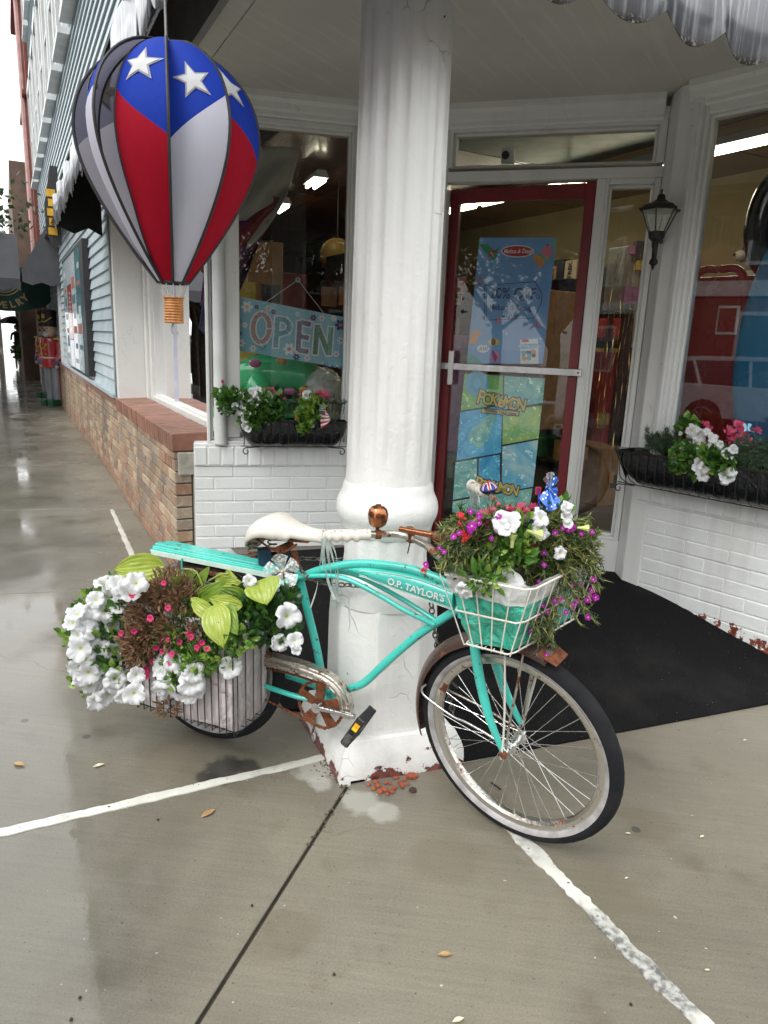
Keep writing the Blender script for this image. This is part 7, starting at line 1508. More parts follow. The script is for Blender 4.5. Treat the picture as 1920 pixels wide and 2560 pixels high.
# hosta
hos = thing('hosta_plant', 'lime green ribbed hosta leaves standing up at the back of the rear basket', 'hosta', BK(.1, .1, .6))
def hostamat(nm, a, b):
    n = N(nm); c = n.mix(n.ramp(n.noise(14, 3), .3, .7), a, b); c = n.mix(n.ramp(n.noise(90, 2), .72, .74), c, (.15, .09, .03)); b_ = n.bsdf(c, .36, coat=.3); tr = n.n('BsdfTranslucent'); n.set(tr.inputs[0], c); ms = n.n('MixShader'); ms.inputs[0].default_value = .35
    n.t.links.new(n.b.outputs[0], ms.inputs[1]); n.t.links.new(tr.outputs[0], ms.inputs[2]); n.t.links.new(ms.outputs[0], n.out.inputs[0]); return n.m
L_h = hostamat('hosta_lime', (.42, .50, .075), (.34, .45, .06)); L_h2 = hostamat('hosta_green', (.17, .29, .035), (.24, .36, .05))
for bx_, tx_, w_, o1, o2, mt in [((700, 165), (400, 190), 165, .17, .24, L_h), ((715, 215), (505, 222), 70, .10, .14, L_h2), ((845, 290), (762, 228), 80, .16, .2, L_h2), ((860, 225), (930, 200), 60, .10, .1, L_h2), ((925, 305), (1006, 165), 62, .12, .12, L_h2), ((950, 372), (1112, 262), 90, .2, .2, L_h2), ((1050, 255), (1215, 270), 95, .1, .12, L_h), ((1225, 405), (1050, 315), 150, .14, .18, L_h2), ((1345, 258), (1372, 412), 205, .16, .22, L_h), ((1205, 418), (1005, 372), 95, .22, .24, L_h), ((1035, 488), (888, 368), 95, .25, .24, L_h), ((1045, 425), (1092, 685), 165, .26, .31, L_h), ((1100, 420), (1185, 605), 120, .24, .28, L_h2), ((840, 240), (720, 195), 60, .1, .1, L_h), ((1110, 215), (1180, 240), 60, .08, .1, L_h)]:
    A, Bq = rp(*bx_, o1), rp(*tx_, o2); ax_ = Bq - A; sd_ = ax_.cross(fwd).normalized(); nrm = sd_.cross(ax_).normalized(); nrm = nrm if nrm.dot(-fwd) > 0 else -nrm; wd = 1.14 * w_ / 2.552 * (A - CAM).dot(fwd) / F / 2
    x = MB(); 
    def lf(u, v, A=A, ax_=ax_, sd_=sd_, nrm=nrm, wd=wd):
        t = -1 + 2 * v; prof = (math.sin(math.pi * min(1, u * 1.0) ** .72)) ** .75 if 0 < u < 1 else 0
        return A + ax_ * (u + (.05 * (1 - abs(t)) if u > .5 else -.06 * abs(t) * (1 - u))) + sd_ * wd * t * prof + nrm * (ax_.length * .13 * math.sin(math.pi * u) + wd * .18 * abs(t) ** 1.5 * prof + wd * .022 * math.cos(t * math.pi * 7) * prof + .003 * mnoise.noise(Vector((u * 5, t * 4, wd * 90))))
    x.grid(lf, 16, 28); x.build('leaf', mt, hos, sm=True)
for a, b, c_ in [((690, 195), (760, 240), (850, 330)), ((850, 215), (870, 280), (880, 340)), ((720, 200), (900, 190), (960, 290)), ((1000, 260), (1080, 220), (1130, 215)), ((1040, 440), (1040, 500), (1000, 560)), ((1340, 262), (1300, 320), (1230, 430))]:
    x = MB(); x.tube([rp(*a, .14), rp(*b, .14), rp(*c_, .14)], .0032, 6, sub=4); x.build('leaf_stalk', L_stem, hos)
# ---- front basket plants
zf = lambda x, y: (x / 3.1904 + 1040, y / 3.1904 + 1150)
def fp(x, y, dd=0.0):       # point above the front basket; dd metres nearer the viewer than the basket centre plane
    d = ray(*zf(x, y)); c_ = Vector((.42, 1.90, 0)); t = (c_ - CAM).dot(Vector((-.25, .97, 0))) / d.dot(Vector((-.25, .97, 0))); return CAM + d * (t - dd / d.length)
ice = thing('ice_plant', 'trailing ice plant with magenta starry flowers hanging over the front basket', 'ice plant', fbC + Vector((-.1, -.1, .2)))
r = random.Random(12); stems = []
for k in range(300):
    bx_, by_ = r.uniform(380, 980), r.uniform(640, 850); ex, ey = r.uniform(150, 1420), r.uniform(440, 900)
    if k % 2: ex, ey = r.uniform(850, 1480), r.uniform(560, 1330); bx_ = r.uniform(750, 1050); by_ = r.uniform(700, 900)
    if k % 6 == 1: ex, ey = r.uniform(1050, 1500), r.uniform(580, 1050); bx_, by_ = r.uniform(950, 1300), r.uniform(760, 900)
    if k % 5 == 0: ex, ey = r.uniform(170, 420), r.uniform(640, 900); bx_ = r.uniform(330, 500)
    if k % 9 == 0: ex, ey = r.uniform(900, 1100), r.uniform(1300, 1560); bx_, by_ = r.uniform(930, 1050), 1000
    d0 = r.uniform(-.02, .10); P0, P2_ = fp(bx_, by_, d0 * .5), fp(ex, ey, d0 + .03 * (ey > 900)); P1 = (P0 + P2_) / 2 + Vector((0, 0, .03 + .03 * r.random())); stems.append([P0, P1, P2_])
needles(ice, stems, [L_red, L_ice, L_ice, L_stem, L_dark], 13, 56, .024, .0022)
for x_, y_ in [(435, 410), (500, 425), (445, 530), (345, 580), (600, 622), (185, 700), (225, 732), (78, 832), (575, 850), (1110, 580), (1240, 540), (1320, 587), (1402, 575), (1020, 740), (960, 1010), (955, 1110), (1010, 1160), (1050, 1215), (1110, 1120), (1145, 1105), (1195, 1215), (1285, 1130), (1312, 985), (1400, 1040), (1432, 1095), (1370, 1118), (1040, 1560), (1045, 1585), (1245, 1000), (1170, 545), (1020, 838), (430, 560), (910, 1360), (850, 470), (1215, 560)] + [(r.uniform(880, 1420), r.uniform(880, 1260)) for k in range(12)] + [(r.uniform(280, 900), r.uniform(430, 640)) for k in range(10)]:
    P = fp(x_, y_, .10); bloom(ice, P, -fwd + Vector((r.uniform(-.6, .6), r.uniform(-.4, .2), r.uniform(-.1, .7))), (32 if (x_, y_) not in ((445, 530), (1240, 540), (1400, 1040), (1432, 1095), (1110, 1120)) else 46) / 3.19 * (P - CAM).dot(fwd) / F, FL_m, r)
ger = thing('geranium_plant', 'bright pink blooms standing at the back of the front basket', 'geranium', fbC + Vector((-.2, -.1, .25)))
for x_, y_, s_ in [(540, 430, 36), (620, 460, 40), (690, 440, 34), (820, 430, 38), (880, 480, 36), (760, 450, 34), (600, 395, 34), (580, 455, 42), (655, 430, 36), (590, 500, 38), (715, 390, 26), (780, 400, 36), (850, 390, 44), (870, 430, 32), (925, 400, 44), (935, 440, 28), (700, 590, 40), (645, 480, 28), (560, 540, 30), (490, 600, 26), (660, 360, 18), (760, 570, 30), (640, 580, 26), (520, 500, 22), (575, 420, 26)]:
    P = fp(x_, y_, .04); bloom(ger, P, -fwd * .6 + Vector((r.uniform(-.4, .4), 0, .6)), s_ / 3.19 * 1.35 * (P - CAM).dot(fwd) / F, FL_g, r)
for x_, y_, s_ in [(350, 470, 42), (352, 520, 18), (365, 612, 40), (420, 610, 22), (68, 868, 28), (70, 895, 20)]:
    P = fp(x_, y_, .09); bloom(ger, P, -fwd * .6 + Vector((r.uniform(-.4, .4), 0, .6)), s_ / 3.19 * 1.3 * (P - CAM).dot(fwd) / F, FL_r, r)
st = []
for k in range(46): a, b = r.uniform(330, 950), r.uniform(360, 560); st.append([fp(a + r.uniform(-60, 60), 700, .02), fp(a + r.uniform(-20, 20), (b + 700) / 2, .03), fp(a, b, .03)])
needles(ger, st, [L_stem, L_dark, L_green, L_ice], 15, 26, .026, .0024)
fpet = thing('petunia_plant', 'white petunias with lime leaves growing out of the front basket', 'petunias', fbA + Vector((.05, .1, .2)))
for x_, y_, s_, dx, dz in [(722, 492, 88, -.3, .6), (728, 972, 100, 0, .1), (372, 1050, 62, -.2, -.6), (395, 1085, 40, .1, -.8), (1012, 455, 55, .3, .5), (1005, 560, 72, .4, .2), (1212, 385, 52, .5, .3), (1205, 450, 58, .5, .3), (1212, 500, 48, .3, .4), (1165, 745, 58, .4, 0), (850, 1000, 42, .6, 0), (985, 590, 50, .3, .2), (680, 520, 52, -.4, .3), (1215, 355, 40, .4, .6)]:
    P = fp(x_, y_, .12); bloom(fpet, P, -fwd + cr * dx + Vector((0, 0, dz)), s_ / 3.19 * 1.18 * (P - CAM).dot(fwd) / F, FL_w, r)
foliage(fpet, [(fp(540, 950, .1), .045), (fp(490, 940, .1), .035), (fp(800, 640, .1), .04), (fp(790, 740, .1), .045), (fp(600, 960, .1), .03), (fp(850, 560, .09), .035), (fp(1130, 420, .05), .035), (fp(700, 800, .08), .04), (fp(620, 780, .05), .05)], 520, .03, [L_green, L_lime, L_green], 16, wid=.26, stems=3)
x = MB(); x.lathe([(.004, 0), (.006, .02), (.016, .04)], fp(885, 565, .13), 8, face(fp(960, 590, .13) - fp(885, 565, .13))); x.lathe([(.004, 0), (.006, .02), (.012, .035)], fp(765, 700, .13), 8, face((0, 0, 1))); x.lathe([(.003, 0), (.005, .015), (.01, .03)], fp(1285, 540, .1), 8, face((1, 0, 0))); x.build('bud', simple('lime_bud', (.55, .62, .22)), fpet)
foliage(fpet, [(fp(500, 780, .0), .09), (fp(750, 760, .0), .10), (fp(950, 760, -.02), .10), (fp(640, 640, -.02), .09), (fp(1080, 700, .0), .07)], 900, .035, [L_dark, L_ice], 26, wid=.1, nm='inner_foliage')
# party picks in the basket
pk = thing('star_windmill', 'blue foil windmill with white stars stuck in the front basket', 'windmill', fp(1010, 560, .05)); n = N('star_foil'); vo = n.n('TexVoronoi', i_Vector=n.pos(), i_Scale=85.0).outputs[0]; c = n.mix(n.ramp(vo, .28, .33), (.8, .82, .85), (.01, .11, .50)); M_sf = n.bsdf(c, .25, .2, coat=1); M_foil = simple('silver_foil', (.75, .77, .8), (.4, .42, .45), 40, .15, .9)
pcn = fp(1060, 230, .05); u1 = (pcn - CAM).dot(fwd) / F / 3.19
for k, (a0, a1, L, mt) in enumerate([(200, 285, 150, M_sf), (255, 330, 175, M_sf), (285, 355, 95, M_sf), (60, 110, 130, M_foil), (95, 140, 120, M_foil), (25, 70, 110, M_sf), (-40, 10, 75, M_sf), (110, 190, 80, M_sf)]):
    x = MB(); x.grid(lambda u, v: pcn + (cr * math.cos(R_(a0 + (a1 - a0) * v)) * .62 + cu * math.sin(R_(a0 + (a1 - a0) * v))) * L * u1 * u - fwd * (.018 * math.sin(math.pi * v) * u + .003 * k), 6, 8); x.build('vane', mt, pk, sm=True)
x = MB(); x.tube([pcn, fp(985, 520, .05)], .0035, 6); x.build('stick', I_navy, pk)
x = MB(); x.tube([fp(975, 225, .05), fp(985, 400, .05), fp(990, 520, .05)], .0055, 6, flat=.4); x.build('blue_band', ink('royal', (.01, .03, .45)), pk); x = MB(); x.wbox(fp(975, 245, .045), (.014, .006, .02)); x.build('red_tip', I_redi, pk)
pk2 = thing('flag_ribbon', 'navy starry and red-and-white ribbons tucked among the front basket flowers', 'ribbon', fp(900, 520, .06))
for a, b, w_, mt in [((965, 375), (965, 520), .006, M_foil), ((880, 470), (900, 545), .022, I_navy), ((930, 440), (945, 520), .012, I_navy), ((880, 600), (910, 730), .020, I_redi), ((905, 640), (945, 600), .008, I_wh)]:
    ribbon([fp(*a, .06), fp((a[0] + b[0]) / 2 + 4, (a[1] + b[1]) / 2, .07), fp(*b, .06)], w_, mt, pk2, 'ribbon_strip', .05)
# ------------------------------------------------------------------ window planters
n = N('black_bag'); h_ = n.noise(22, 5, dist=1.2); M_bag = n.bsdf((.008, .009, .011), .22, 0, n.bump(h_, .8, .012), .3)
def trough(fr, s0, s1, z0, z1, o0, o1, lab, tip=0):
    t = thing('window_planter', lab, 'planter', fr((s0 + s1) / 2, (o0 + o1) / 2, z0)); x = MB(); nu, nv = 48, 12
    def g(u, v):
        a = -math.pi * 1.0 * v; s = s0 + (s1 - s0) * u; endf = min(1, min(u, 1 - u) * 9) ** .5; mo, ho = (o0 + o1) / 2, (o1 - o0) / 2
        rib = .0035 * math.cos(u * (s1 - s0) / .05 * 2 * math.pi); o = mo + math.cos(a) * (ho * (.75 + .25 * endf) + rib); zz = z0 + (z1 - z0) * (1 - (-math.sin(a)) ** .6 * (.35 + .65 * endf)); q = Vector((s * 15, v * 3, o0)); return fr(s, o + .005 * mnoise.noise(q), zz + .006 * mnoise.noise(q * 1.7) + (.012 * mnoise.noise(Vector((s * 12, 0, 5))) if v < .02 or v > .98 else 0))
    x.grid(g, nu, nv)
    for u in (0, 1): c_ = [g(u, k / nv) for k in range(nv + 1)]; x.add(c_, [tuple(range(nv + 1))])
    if tip: x.add([fr(s0, o1, z1), fr(s0, o0 + .02, z1), fr(s0 - .055, (o0 + o1) / 2 + .05, z1 + .005), fr(s0 + .03, (o0 + o1) / 2 + .03, z0 + .02)], [(0, 1, 2), (0, 2, 3), (1, 2, 3)])
    x.build('bag_liner', M_bag, t, sm=60)
    x = MB(); x.grid(lambda u, v: fr(s0 + .01 + (s1 - s0 - .02) * u, o0 + .01 + (o1 - o0 - .02) * v, z1 - .02 + .01 * mnoise.noise(Vector((u * 9, v * 4, 0)))), 16, 4); x.build('soil', M_soil, t)
    k = 0; s = s0 + .02
    while s < s1: x = MB(); x.tube([fr(s, o1 + .001, z1 - .005), fr(s, o1 - .005, z0 + .05), fr(s, (o0 + o1) / 2, z0 - .003)], .0028, 5, sub=3); x.build('basket_bar', M_iron, t); s += .052
    x = MB(); x.tube([fr(s0, o1 + .003, z1 - .006), fr(s1, o1 + .003, z1 - .006)], .004, 6); x.tube([fr(s0, o1 - .03, z0 + .004), fr(s1, o1 - .03, z0 + .004)], .003, 6); x.build('basket_rail', M_iron, t)
    for s, sg in ((s0 + .03, 1), (s1 - .03, -1)):
        x = MB(); P = [fr(s + sg * .08, o1 - .02, z0 + .002), fr(s + sg * .02, o1 - .0, z0 - .0)] + [fr(s - sg * (.0 + .02 * (1 - k * .06) * math.sin(k * .62)), o1 + .006, z0 - .022 + .022 * (1 - k * .06) * math.cos(k * .62)) for k in range(10)]; x.tube(P, .0032, 6, sub=3); x.build('scroll_foot', M_iron, t)
    return t
tB_ = trough(BF, .275, .905, .868, 1.03, .005, .15, 'black bag-lined iron window planter on the white sill left of the column')
tR_ = trough(RF, -.01, .98, .80, .985, -.0 + .004, .19, 'black bag-lined iron window planter under the right window', tip=1)
zb4 = lambda x, y, o=.1: BF.px(x / 3.318 + 500, y / 3.318 + 680, o)
pb2 = thing('petunia_plant', 'white petunias with green leaves at the left of the sill planter', 'petunias', BF(.4, .08, 1.02))
for x_, y_, s_ in [(345, 1020, 32), (430, 1000, 38), (475, 985, 34), (440, 1070, 44), (455, 1095, 36), (572, 1035, 42), (310, 1100, 40), (335, 1145, 34), (385, 1180, 38), (375, 1215, 32), (375, 1280, 32), (400, 1298, 28), (395, 1040, 30), (290, 1110, 28)]:
    P = zb4(x_, y_, .14 + .04 * (y_ > 1100)); bloom(pb2, P, -fwd + Vector((r.uniform(-.5, .5), r.uniform(-.2, .2), r.uniform(-.2, .4))), s_ / 3.318 * 1.25 * (P - CAM).dot(fwd) / F, FL_w, r)
foliage(pb2, [(zb4(500, 1120, .12), .085), (zb4(590, 1140, .12), .07), (zb4(420, 1180, .13), .07), (zb4(460, 1240, .15), .045), (zb4(300, 1060, .12), .06), (zb4(240, 1050, .12), .05), (zb4(220, 1120, .13), .045), (zb4(600, 1080, .1), .06), (zb4(180, 1030, .13), .03), (zb4(560, 1200, .15), .04)], 1000, .038, [L_green, L_dark, L_green], 31, wid=.42, stems=4)
pb3 = thing('petunia_plant', 'lime-leaved petunia with one upright white bloom beside the small flag', 'petunias', BF(.65, .1, 1.0))
for x_, y_, s_, m_ in [(893, 1018, 44, FL_w), (918, 1250, 38, FL_w), (930, 1268, 28, FL_w)]:
    P = zb4(x_, y_, .15); bloom(pb3, P, -fwd + Vector((.2, 0, .1)), s_ / 3.318 * (P - CAM).dot(fwd) / F, m_, r)
foliage(pb3, [(zb4(920, 1110, .13), .055), (zb4(890, 1190, .15), .055), (zb4(860, 1260, .16), .04), (zb4(960, 1100, .13), .045), (zb4(880, 1300, .16), .022)], 420, .04, [L_green, L_lime], 32, wid=.45, stems=3)
gb = thing('geranium_plant', 'pink geranium clusters rising from the sill planter left of the column', 'geranium', BF(.6, .07, 1.02))
for x_, y_, s_ in [(555, 985, 26), (590, 985, 22), (535, 990, 18), (630, 1015, 20), (660, 1035, 18), (985, 1025, 34), (960, 1040, 30), (1030, 1020, 34), (1050, 1040, 24), (1005, 1055, 26), (940, 1050, 22), (1065, 1020, 18), (700, 1050, 14), (830, 1020, 12)]:
    P = zb4(x_, y_, .11); bloom(gb, P, -fwd + Vector((0, 0, .4)), s_ / 3.318 * 1.45 * (P - CAM).dot(fwd) / F, FL_g, r)
P = zb4(797, 1203, .16); bloom(gb, P, -fwd, 25 / 3.318 * (P - CAM).dot(fwd) / F, FL_r, r); P = zb4(187, 908, .14); bloom(gb, P, -fwd, 15 / 3.318 * (P - CAM).dot(fwd) / F, FL_h, r)
st = [[zb4(a, 1180, .09), zb4(a + r.uniform(-30, 30), 1100, .1), zb4(a + r.uniform(-60, 60), r.uniform(1000, 1120), .1)] for a in [r.uniform(620, 1190) for k in range(70)]] + [[zb4(240, 1100, .12), zb4(200, 960, .13), zb4(187, 912, .14)], [zb4(240, 1080, .12), zb4(170, 1000, .13), zb4(140, 1050, .14)]]
needles(gb, st, [L_red, L_grey, L_dark, L_grey], 33, 30, .024, .0016)
# little flag
fg = thing('small_flag', 'small American flag leaning in the sill planter left of the column', 'flag', zb4(985, 1180, .16)); x = MB(); x.tube([zb4(975, 1050, .15), zb4(1045, 1150, .17)], .0018, 6); x.build('stick', L_stem, fg)
fa, fb_, fc_, fd_ = zb4(985, 1085, .17), zb4(1035, 1130, .17), zb4(1085, 1225, .175), zb4(1005, 1312, .175)
def fq(u, v):   # v 0 top..1 bottom, u across
    a = fa.lerp(fd_, v); b = fb_.lerp(fc_, min(1, v * 1.15)); return a.lerp(b, u) + BF.n * .006 * math.sin(u * 5 + v * 4)
for k in range(11):
    x = MB(); x.grid(lambda u, v: fq(u, max(0, min(1, (k + v) / 11 + .16 * u - .04))), 6, 1); x.build('stripe', I_redi if k % 2 == 0 else I_wh, fg)
x = MB(); x.grid(lambda u, v: fq(u * .72, v * .42) + BF.n * .0025, 6, 4); cn_ = x.build('star_field', I_navy, fg)
for i in range(4):
    for j in range(4): x = MB(); q = fq(.08 + .16 * i, .05 + .1 * j) + BF.n * .004; x.add([q + (cr * math.cos(a * .628) + cu * math.sin(a * .628)) * (.0042 if a % 2 else .0018) for a in range(10)], [tuple(range(10))]); x.build('star', I_wh, cn_)
zrr = lambda x, y, o=.1: RF.px(x / 3.19 + 1400, y / 3.19 + 650, o)
pr1 = thing('petunia_plant', 'white petunias over broad green leaves in the middle of the right planter', 'petunias', RF(.3, .1, .98))
for x_, y_, s_ in [(1065, 1365, 52), (1120, 1400, 50), (1110, 1450, 50), (1020, 1495, 56), (1150, 1500, 50), (1165, 1540, 44), (1215, 1420, 46), (1230, 1480, 46), (1290, 1475, 40), (1340, 1545, 44), (1385, 1510, 40), (1120, 1640, 52), (1165, 1655, 50), (1150, 1710, 52), (1330, 1720, 58), (1375, 1690, 40), (1320, 1760, 40), (1175, 1370, 36), (965, 1385, 20)]:
    P = zrr(x_, y_, .19 + .04 * (y_ > 1600)); bloom(pr1, P, -fwd + Vector((r.uniform(-.4, .4), 0, r.uniform(-.2, .4))), s_ / 3.19 * 1.18 * (P - CAM).dot(fwd) / F, FL_w, r)
foliage(pr1, [(zrr(985, 1560, .16), .06), (zrr(960, 1620, .17), .045), (zrr(1060, 1580, .17), .06), (zrr(1230, 1570, .17), .055), (zrr(1280, 1620, .18), .045), (zrr(1180, 1590, .15), .06), (zrr(1020, 1330, .08), .04), (zrr(1330, 1650, .2), .03), (zrr(1060, 1670, .2), .025)], 820, .045, [L_green, L_green, L_dark, L_lime], 41, wid=.48, stems=3)
gr1 = thing('geranium_plant', 'bright pink blooms rising behind the white petunias in the right planter', 'geranium', RF(.5, .08, 1.0))
for x_, y_, s_ in [(1165, 1315, 28), (1195, 1335, 22), (1330, 1360, 36), (1410, 1340, 44), (1450, 1370, 34), (1380, 1400, 40), (1430, 1415, 34), (1480, 1435, 44), (1500, 1465, 36), (1350, 1440, 34), (1560, 1370, 34), (1470, 1490, 24), (1140, 1310, 22), (1440, 1330, 28), (1400, 1430, 30)]:
    P = zrr(x_, y_, .13); bloom(gr1, P, -fwd + Vector((0, 0, .4)), s_ / 3.19 * 1.35 * (P - CAM).dot(fwd) / F, FL_g, r)
gy = thing('lavender_plant', 'bushy grey-green needle plant at the left end of the right planter', 'lavender', RF(.06, .1, .98))
st = [[zrr(830 + r.uniform(-30, 60), 1540, .1), zrr(a_ := r.uniform(690, 960), r.uniform(1400, 1480), .12), zrr(a_ + r.uniform(-40, 30), r.uniform(1340, 1560), .13)] for k in range(75)]
needles(gy, st, [L_dark, L_grey, L_grey, L_dark], 43, 30, .03, .0019)
gy = thing('lavender_plant', 'bushy grey-green needle plant at the right edge of the right planter', 'lavender', RF(.65, .1, .98))
st = [[zrr(1500 + r.uniform(-60, 130), 1650, .13), zrr(a_ := r.uniform(1380, 1800), r.uniform(1480, 1600), .15), zrr(a_ + r.uniform(-60, 60), r.uniform(1400, 1720), .17)] for k in range(150)]
needles(gy, st, [L_dark, L_grey, L_grey, L_dark], 44, 32, .032, .0019)
# blue butterfly pick
bf_ = thing('butterfly_pick', 'tiny pale blue butterfly pick among the pink blooms of the right planter', 'butterfly pick', zrr(1495, 1345, .14)); q = zrr(1492, 1345, .15)
for s_ in (-1, 1):
    for (a, b, c_) in (((.006, .026), (.022, .02), (.012, 0)), ((.012, 0), (.018, -.014), (.004, -.012))):
        x = MB(); x.add([q, q + cr * a[0] * s_ + cu * a[1], q + cr * b[0] * s_ + cu * b[1] - fwd * .004, q + cr * c_[0] * s_ + cu * c_[1]], [(0, 1, 2, 3)]); x.build('wing', simple('pale_blue_wing', (.25, .55, .7)), bf_)
x = MB(); x.tube([q + cu * .012, q - cu * .05], .0012, 5); x.build('body', M_blk, bf_)
# ------------------------------------------------------------------ litter, brick crumbs, petals on the ground
def gp_(px, py): return at_z(px, py, .002)
M_crumb = simple('brick_crumb', (.36, .08, .03), (.24, .06, .03), 40, .8, bump=.8)
r = random.Random(5); spots = [(945, 1965), (960, 1975), (975, 1960), (985, 1972), (1000, 1955), (935, 1972), (1012, 1950), (965, 1958), (990, 1945), (950, 1980), (1005, 1965), (1030, 1943), (1040, 1940), (978, 1980), (922, 1962), (1020, 1960), (940, 1955), (968, 1986)]
for k, (px, py) in enumerate(spots):
    q = gp_(px, py); x = MB(); s_ = r.uniform(.006, .012) if k not in (11,) else .018; x.lathe([(.001, 0), (s_, .002), (s_ * r.uniform(.7, 1), s_ * .6), (.001, s_ * .9)], q, 6, Matrix.Rotation(r.uniform(0, 6), 4, 'Z') @ Matrix.Diagonal((1.3, .9, 1, 1)), rf=lambda a, z: 1 + .3 * mnoise.noise(Vector((a * 2, k, 0))))
    tag(x.build('brick_crumb', M_crumb, None), 'broken orange brick crumb lying against the foot of the white column', 'brick crumb', 'brick crumbs at the column foot')
x = MB(); q = gp_(1032, 1977); x.lathe([(.001, 0), (.014, .001), (.012, .008), (.001, .011)], q, 9); tag(x.build('pebble', simple('dark_pebble', (.06, .03, .025))), 'dark reddish pebble right of the brick crumbs', 'pebble')
M_pt = simple('cream_petal', (.66, .62, .46), (.5, .44, .28), 50, .5); M_dl = simple('tan_leaf', (.42, .28, .12), (.25, .13, .05), 40, .5)
for px, py, L, a, mt, nm, lab in [(520, 2035, .055, .9, M_dl, 'fallen_leaf', 'curled tan leaf on the wet slab below the white line'), (247, 1915, .04, .6, M_pt, 'fallen_leaf', 'pale yellow petal-like leaf on the wet slab left of the bicycle'), (48, 1912, .05, -.3, M_dl, 'fallen_leaf', 'thin brown leaf near the left edge of the picture'), (1112, 2388, .038, .1, M_dl, 'fallen_leaf', 'small orange-brown leaf on the front slab'), (1145, 2552, .03, .4, M_pt, 'fallen_petal', 'pale petal at the bottom edge of the picture'), (1570, 2085, .018, 0, M_pt, 'fallen_petal', 'ring-shaped pale petal right of the front wheel'), (1755, 2093, .02, .5, M_pt, 'fallen_petal', 'pale petal farther right of the front wheel'), (1862, 1852, .02, .2, M_pt, 'fallen_petal', 'pale petal near the carpet edge'), (1566, 2197, .014, .5, M_pt, 'fallen_petal', 'tiny pale petal in the middle of the right slab'), (1768, 2427, .014, 0, M_pt, 'fallen_petal', 'tiny white petal low on the right slab')]:
    q = gp_(px, py); d = Vector((math.cos(a), math.sin(a), 0)); s_ = Vector((-d.y, d.x, 0)); x = MB(); x.grid(lambda u, v: q + d * (u - .5) * L + s_ * (v - .5) * L * .42 * math.sin(math.pi * min(.97, max(.03, u))) + Vector((0, 0, .003 + .012 * L * 10 * abs(v - .5) * math.sin(math.pi * u))), 8, 4); tag(x.build(nm, mt, None, sm=True), lab, 'leaf' if 'leaf' in nm else 'petal')
x = MB(); q1, q2 = gp_(1228, 1958), gp_(1252, 1975); x.tube([q1 + Vector((0, 0, .003)), q2 + Vector((0, 0, .003))], .0028, 6); tag(x.build('twig', M_blk, None), 'short black twig seen through the front wheel spokes', 'twig')
for px, py in [(835, 2437), (200, 2495), (178, 2550), (395, 2050), (630, 2265), (1577, 2512)]:
    q = gp_(px, py); x = MB(); x.lathe([(.001, 0), (.004, .001), (.003, .004), (.001, .005)], q, 7); tag(x.build('grit_speck', M_blk, None), 'tiny dark speck of grit on the open wet slab', 'grit', 'specks of grit on the slabs')
crk = random.Random(8); x = MB()
for k in range(170):
    e = crk.random(); 
    if k < 90: q = (S1P + S1D * .03).lerp(C0, crk.random()) + Vector((crk.gauss(0, .02), crk.gauss(0, .03), 0)) if k % 3 else C0 + J1D * crk.uniform(0, .35) + Vector((crk.gauss(0, .006), crk.gauss(0, .006), 0))
    else: q = Vector((-.289, 2.619, 0)).lerp(C0, e) + Vector((-.008, -.01, 0)) * crk.uniform(.5, 2.2)
    s_ = crk.uniform(.0015, .0045); x.lathe([(.0004, 0), (s_, .0004), (s_ * .7, s_ * .7), (.0004, s_)], Vector((q.x, q.y, .0005)), 5)
tag(x.build('gravel_crumbs', simple('dark_grit', (.05, .035, .022), (.12, .1, .07), 90, .8), None), 'dark grit gathered along the slab joint and column foot', 'grit', None, 'stuff')
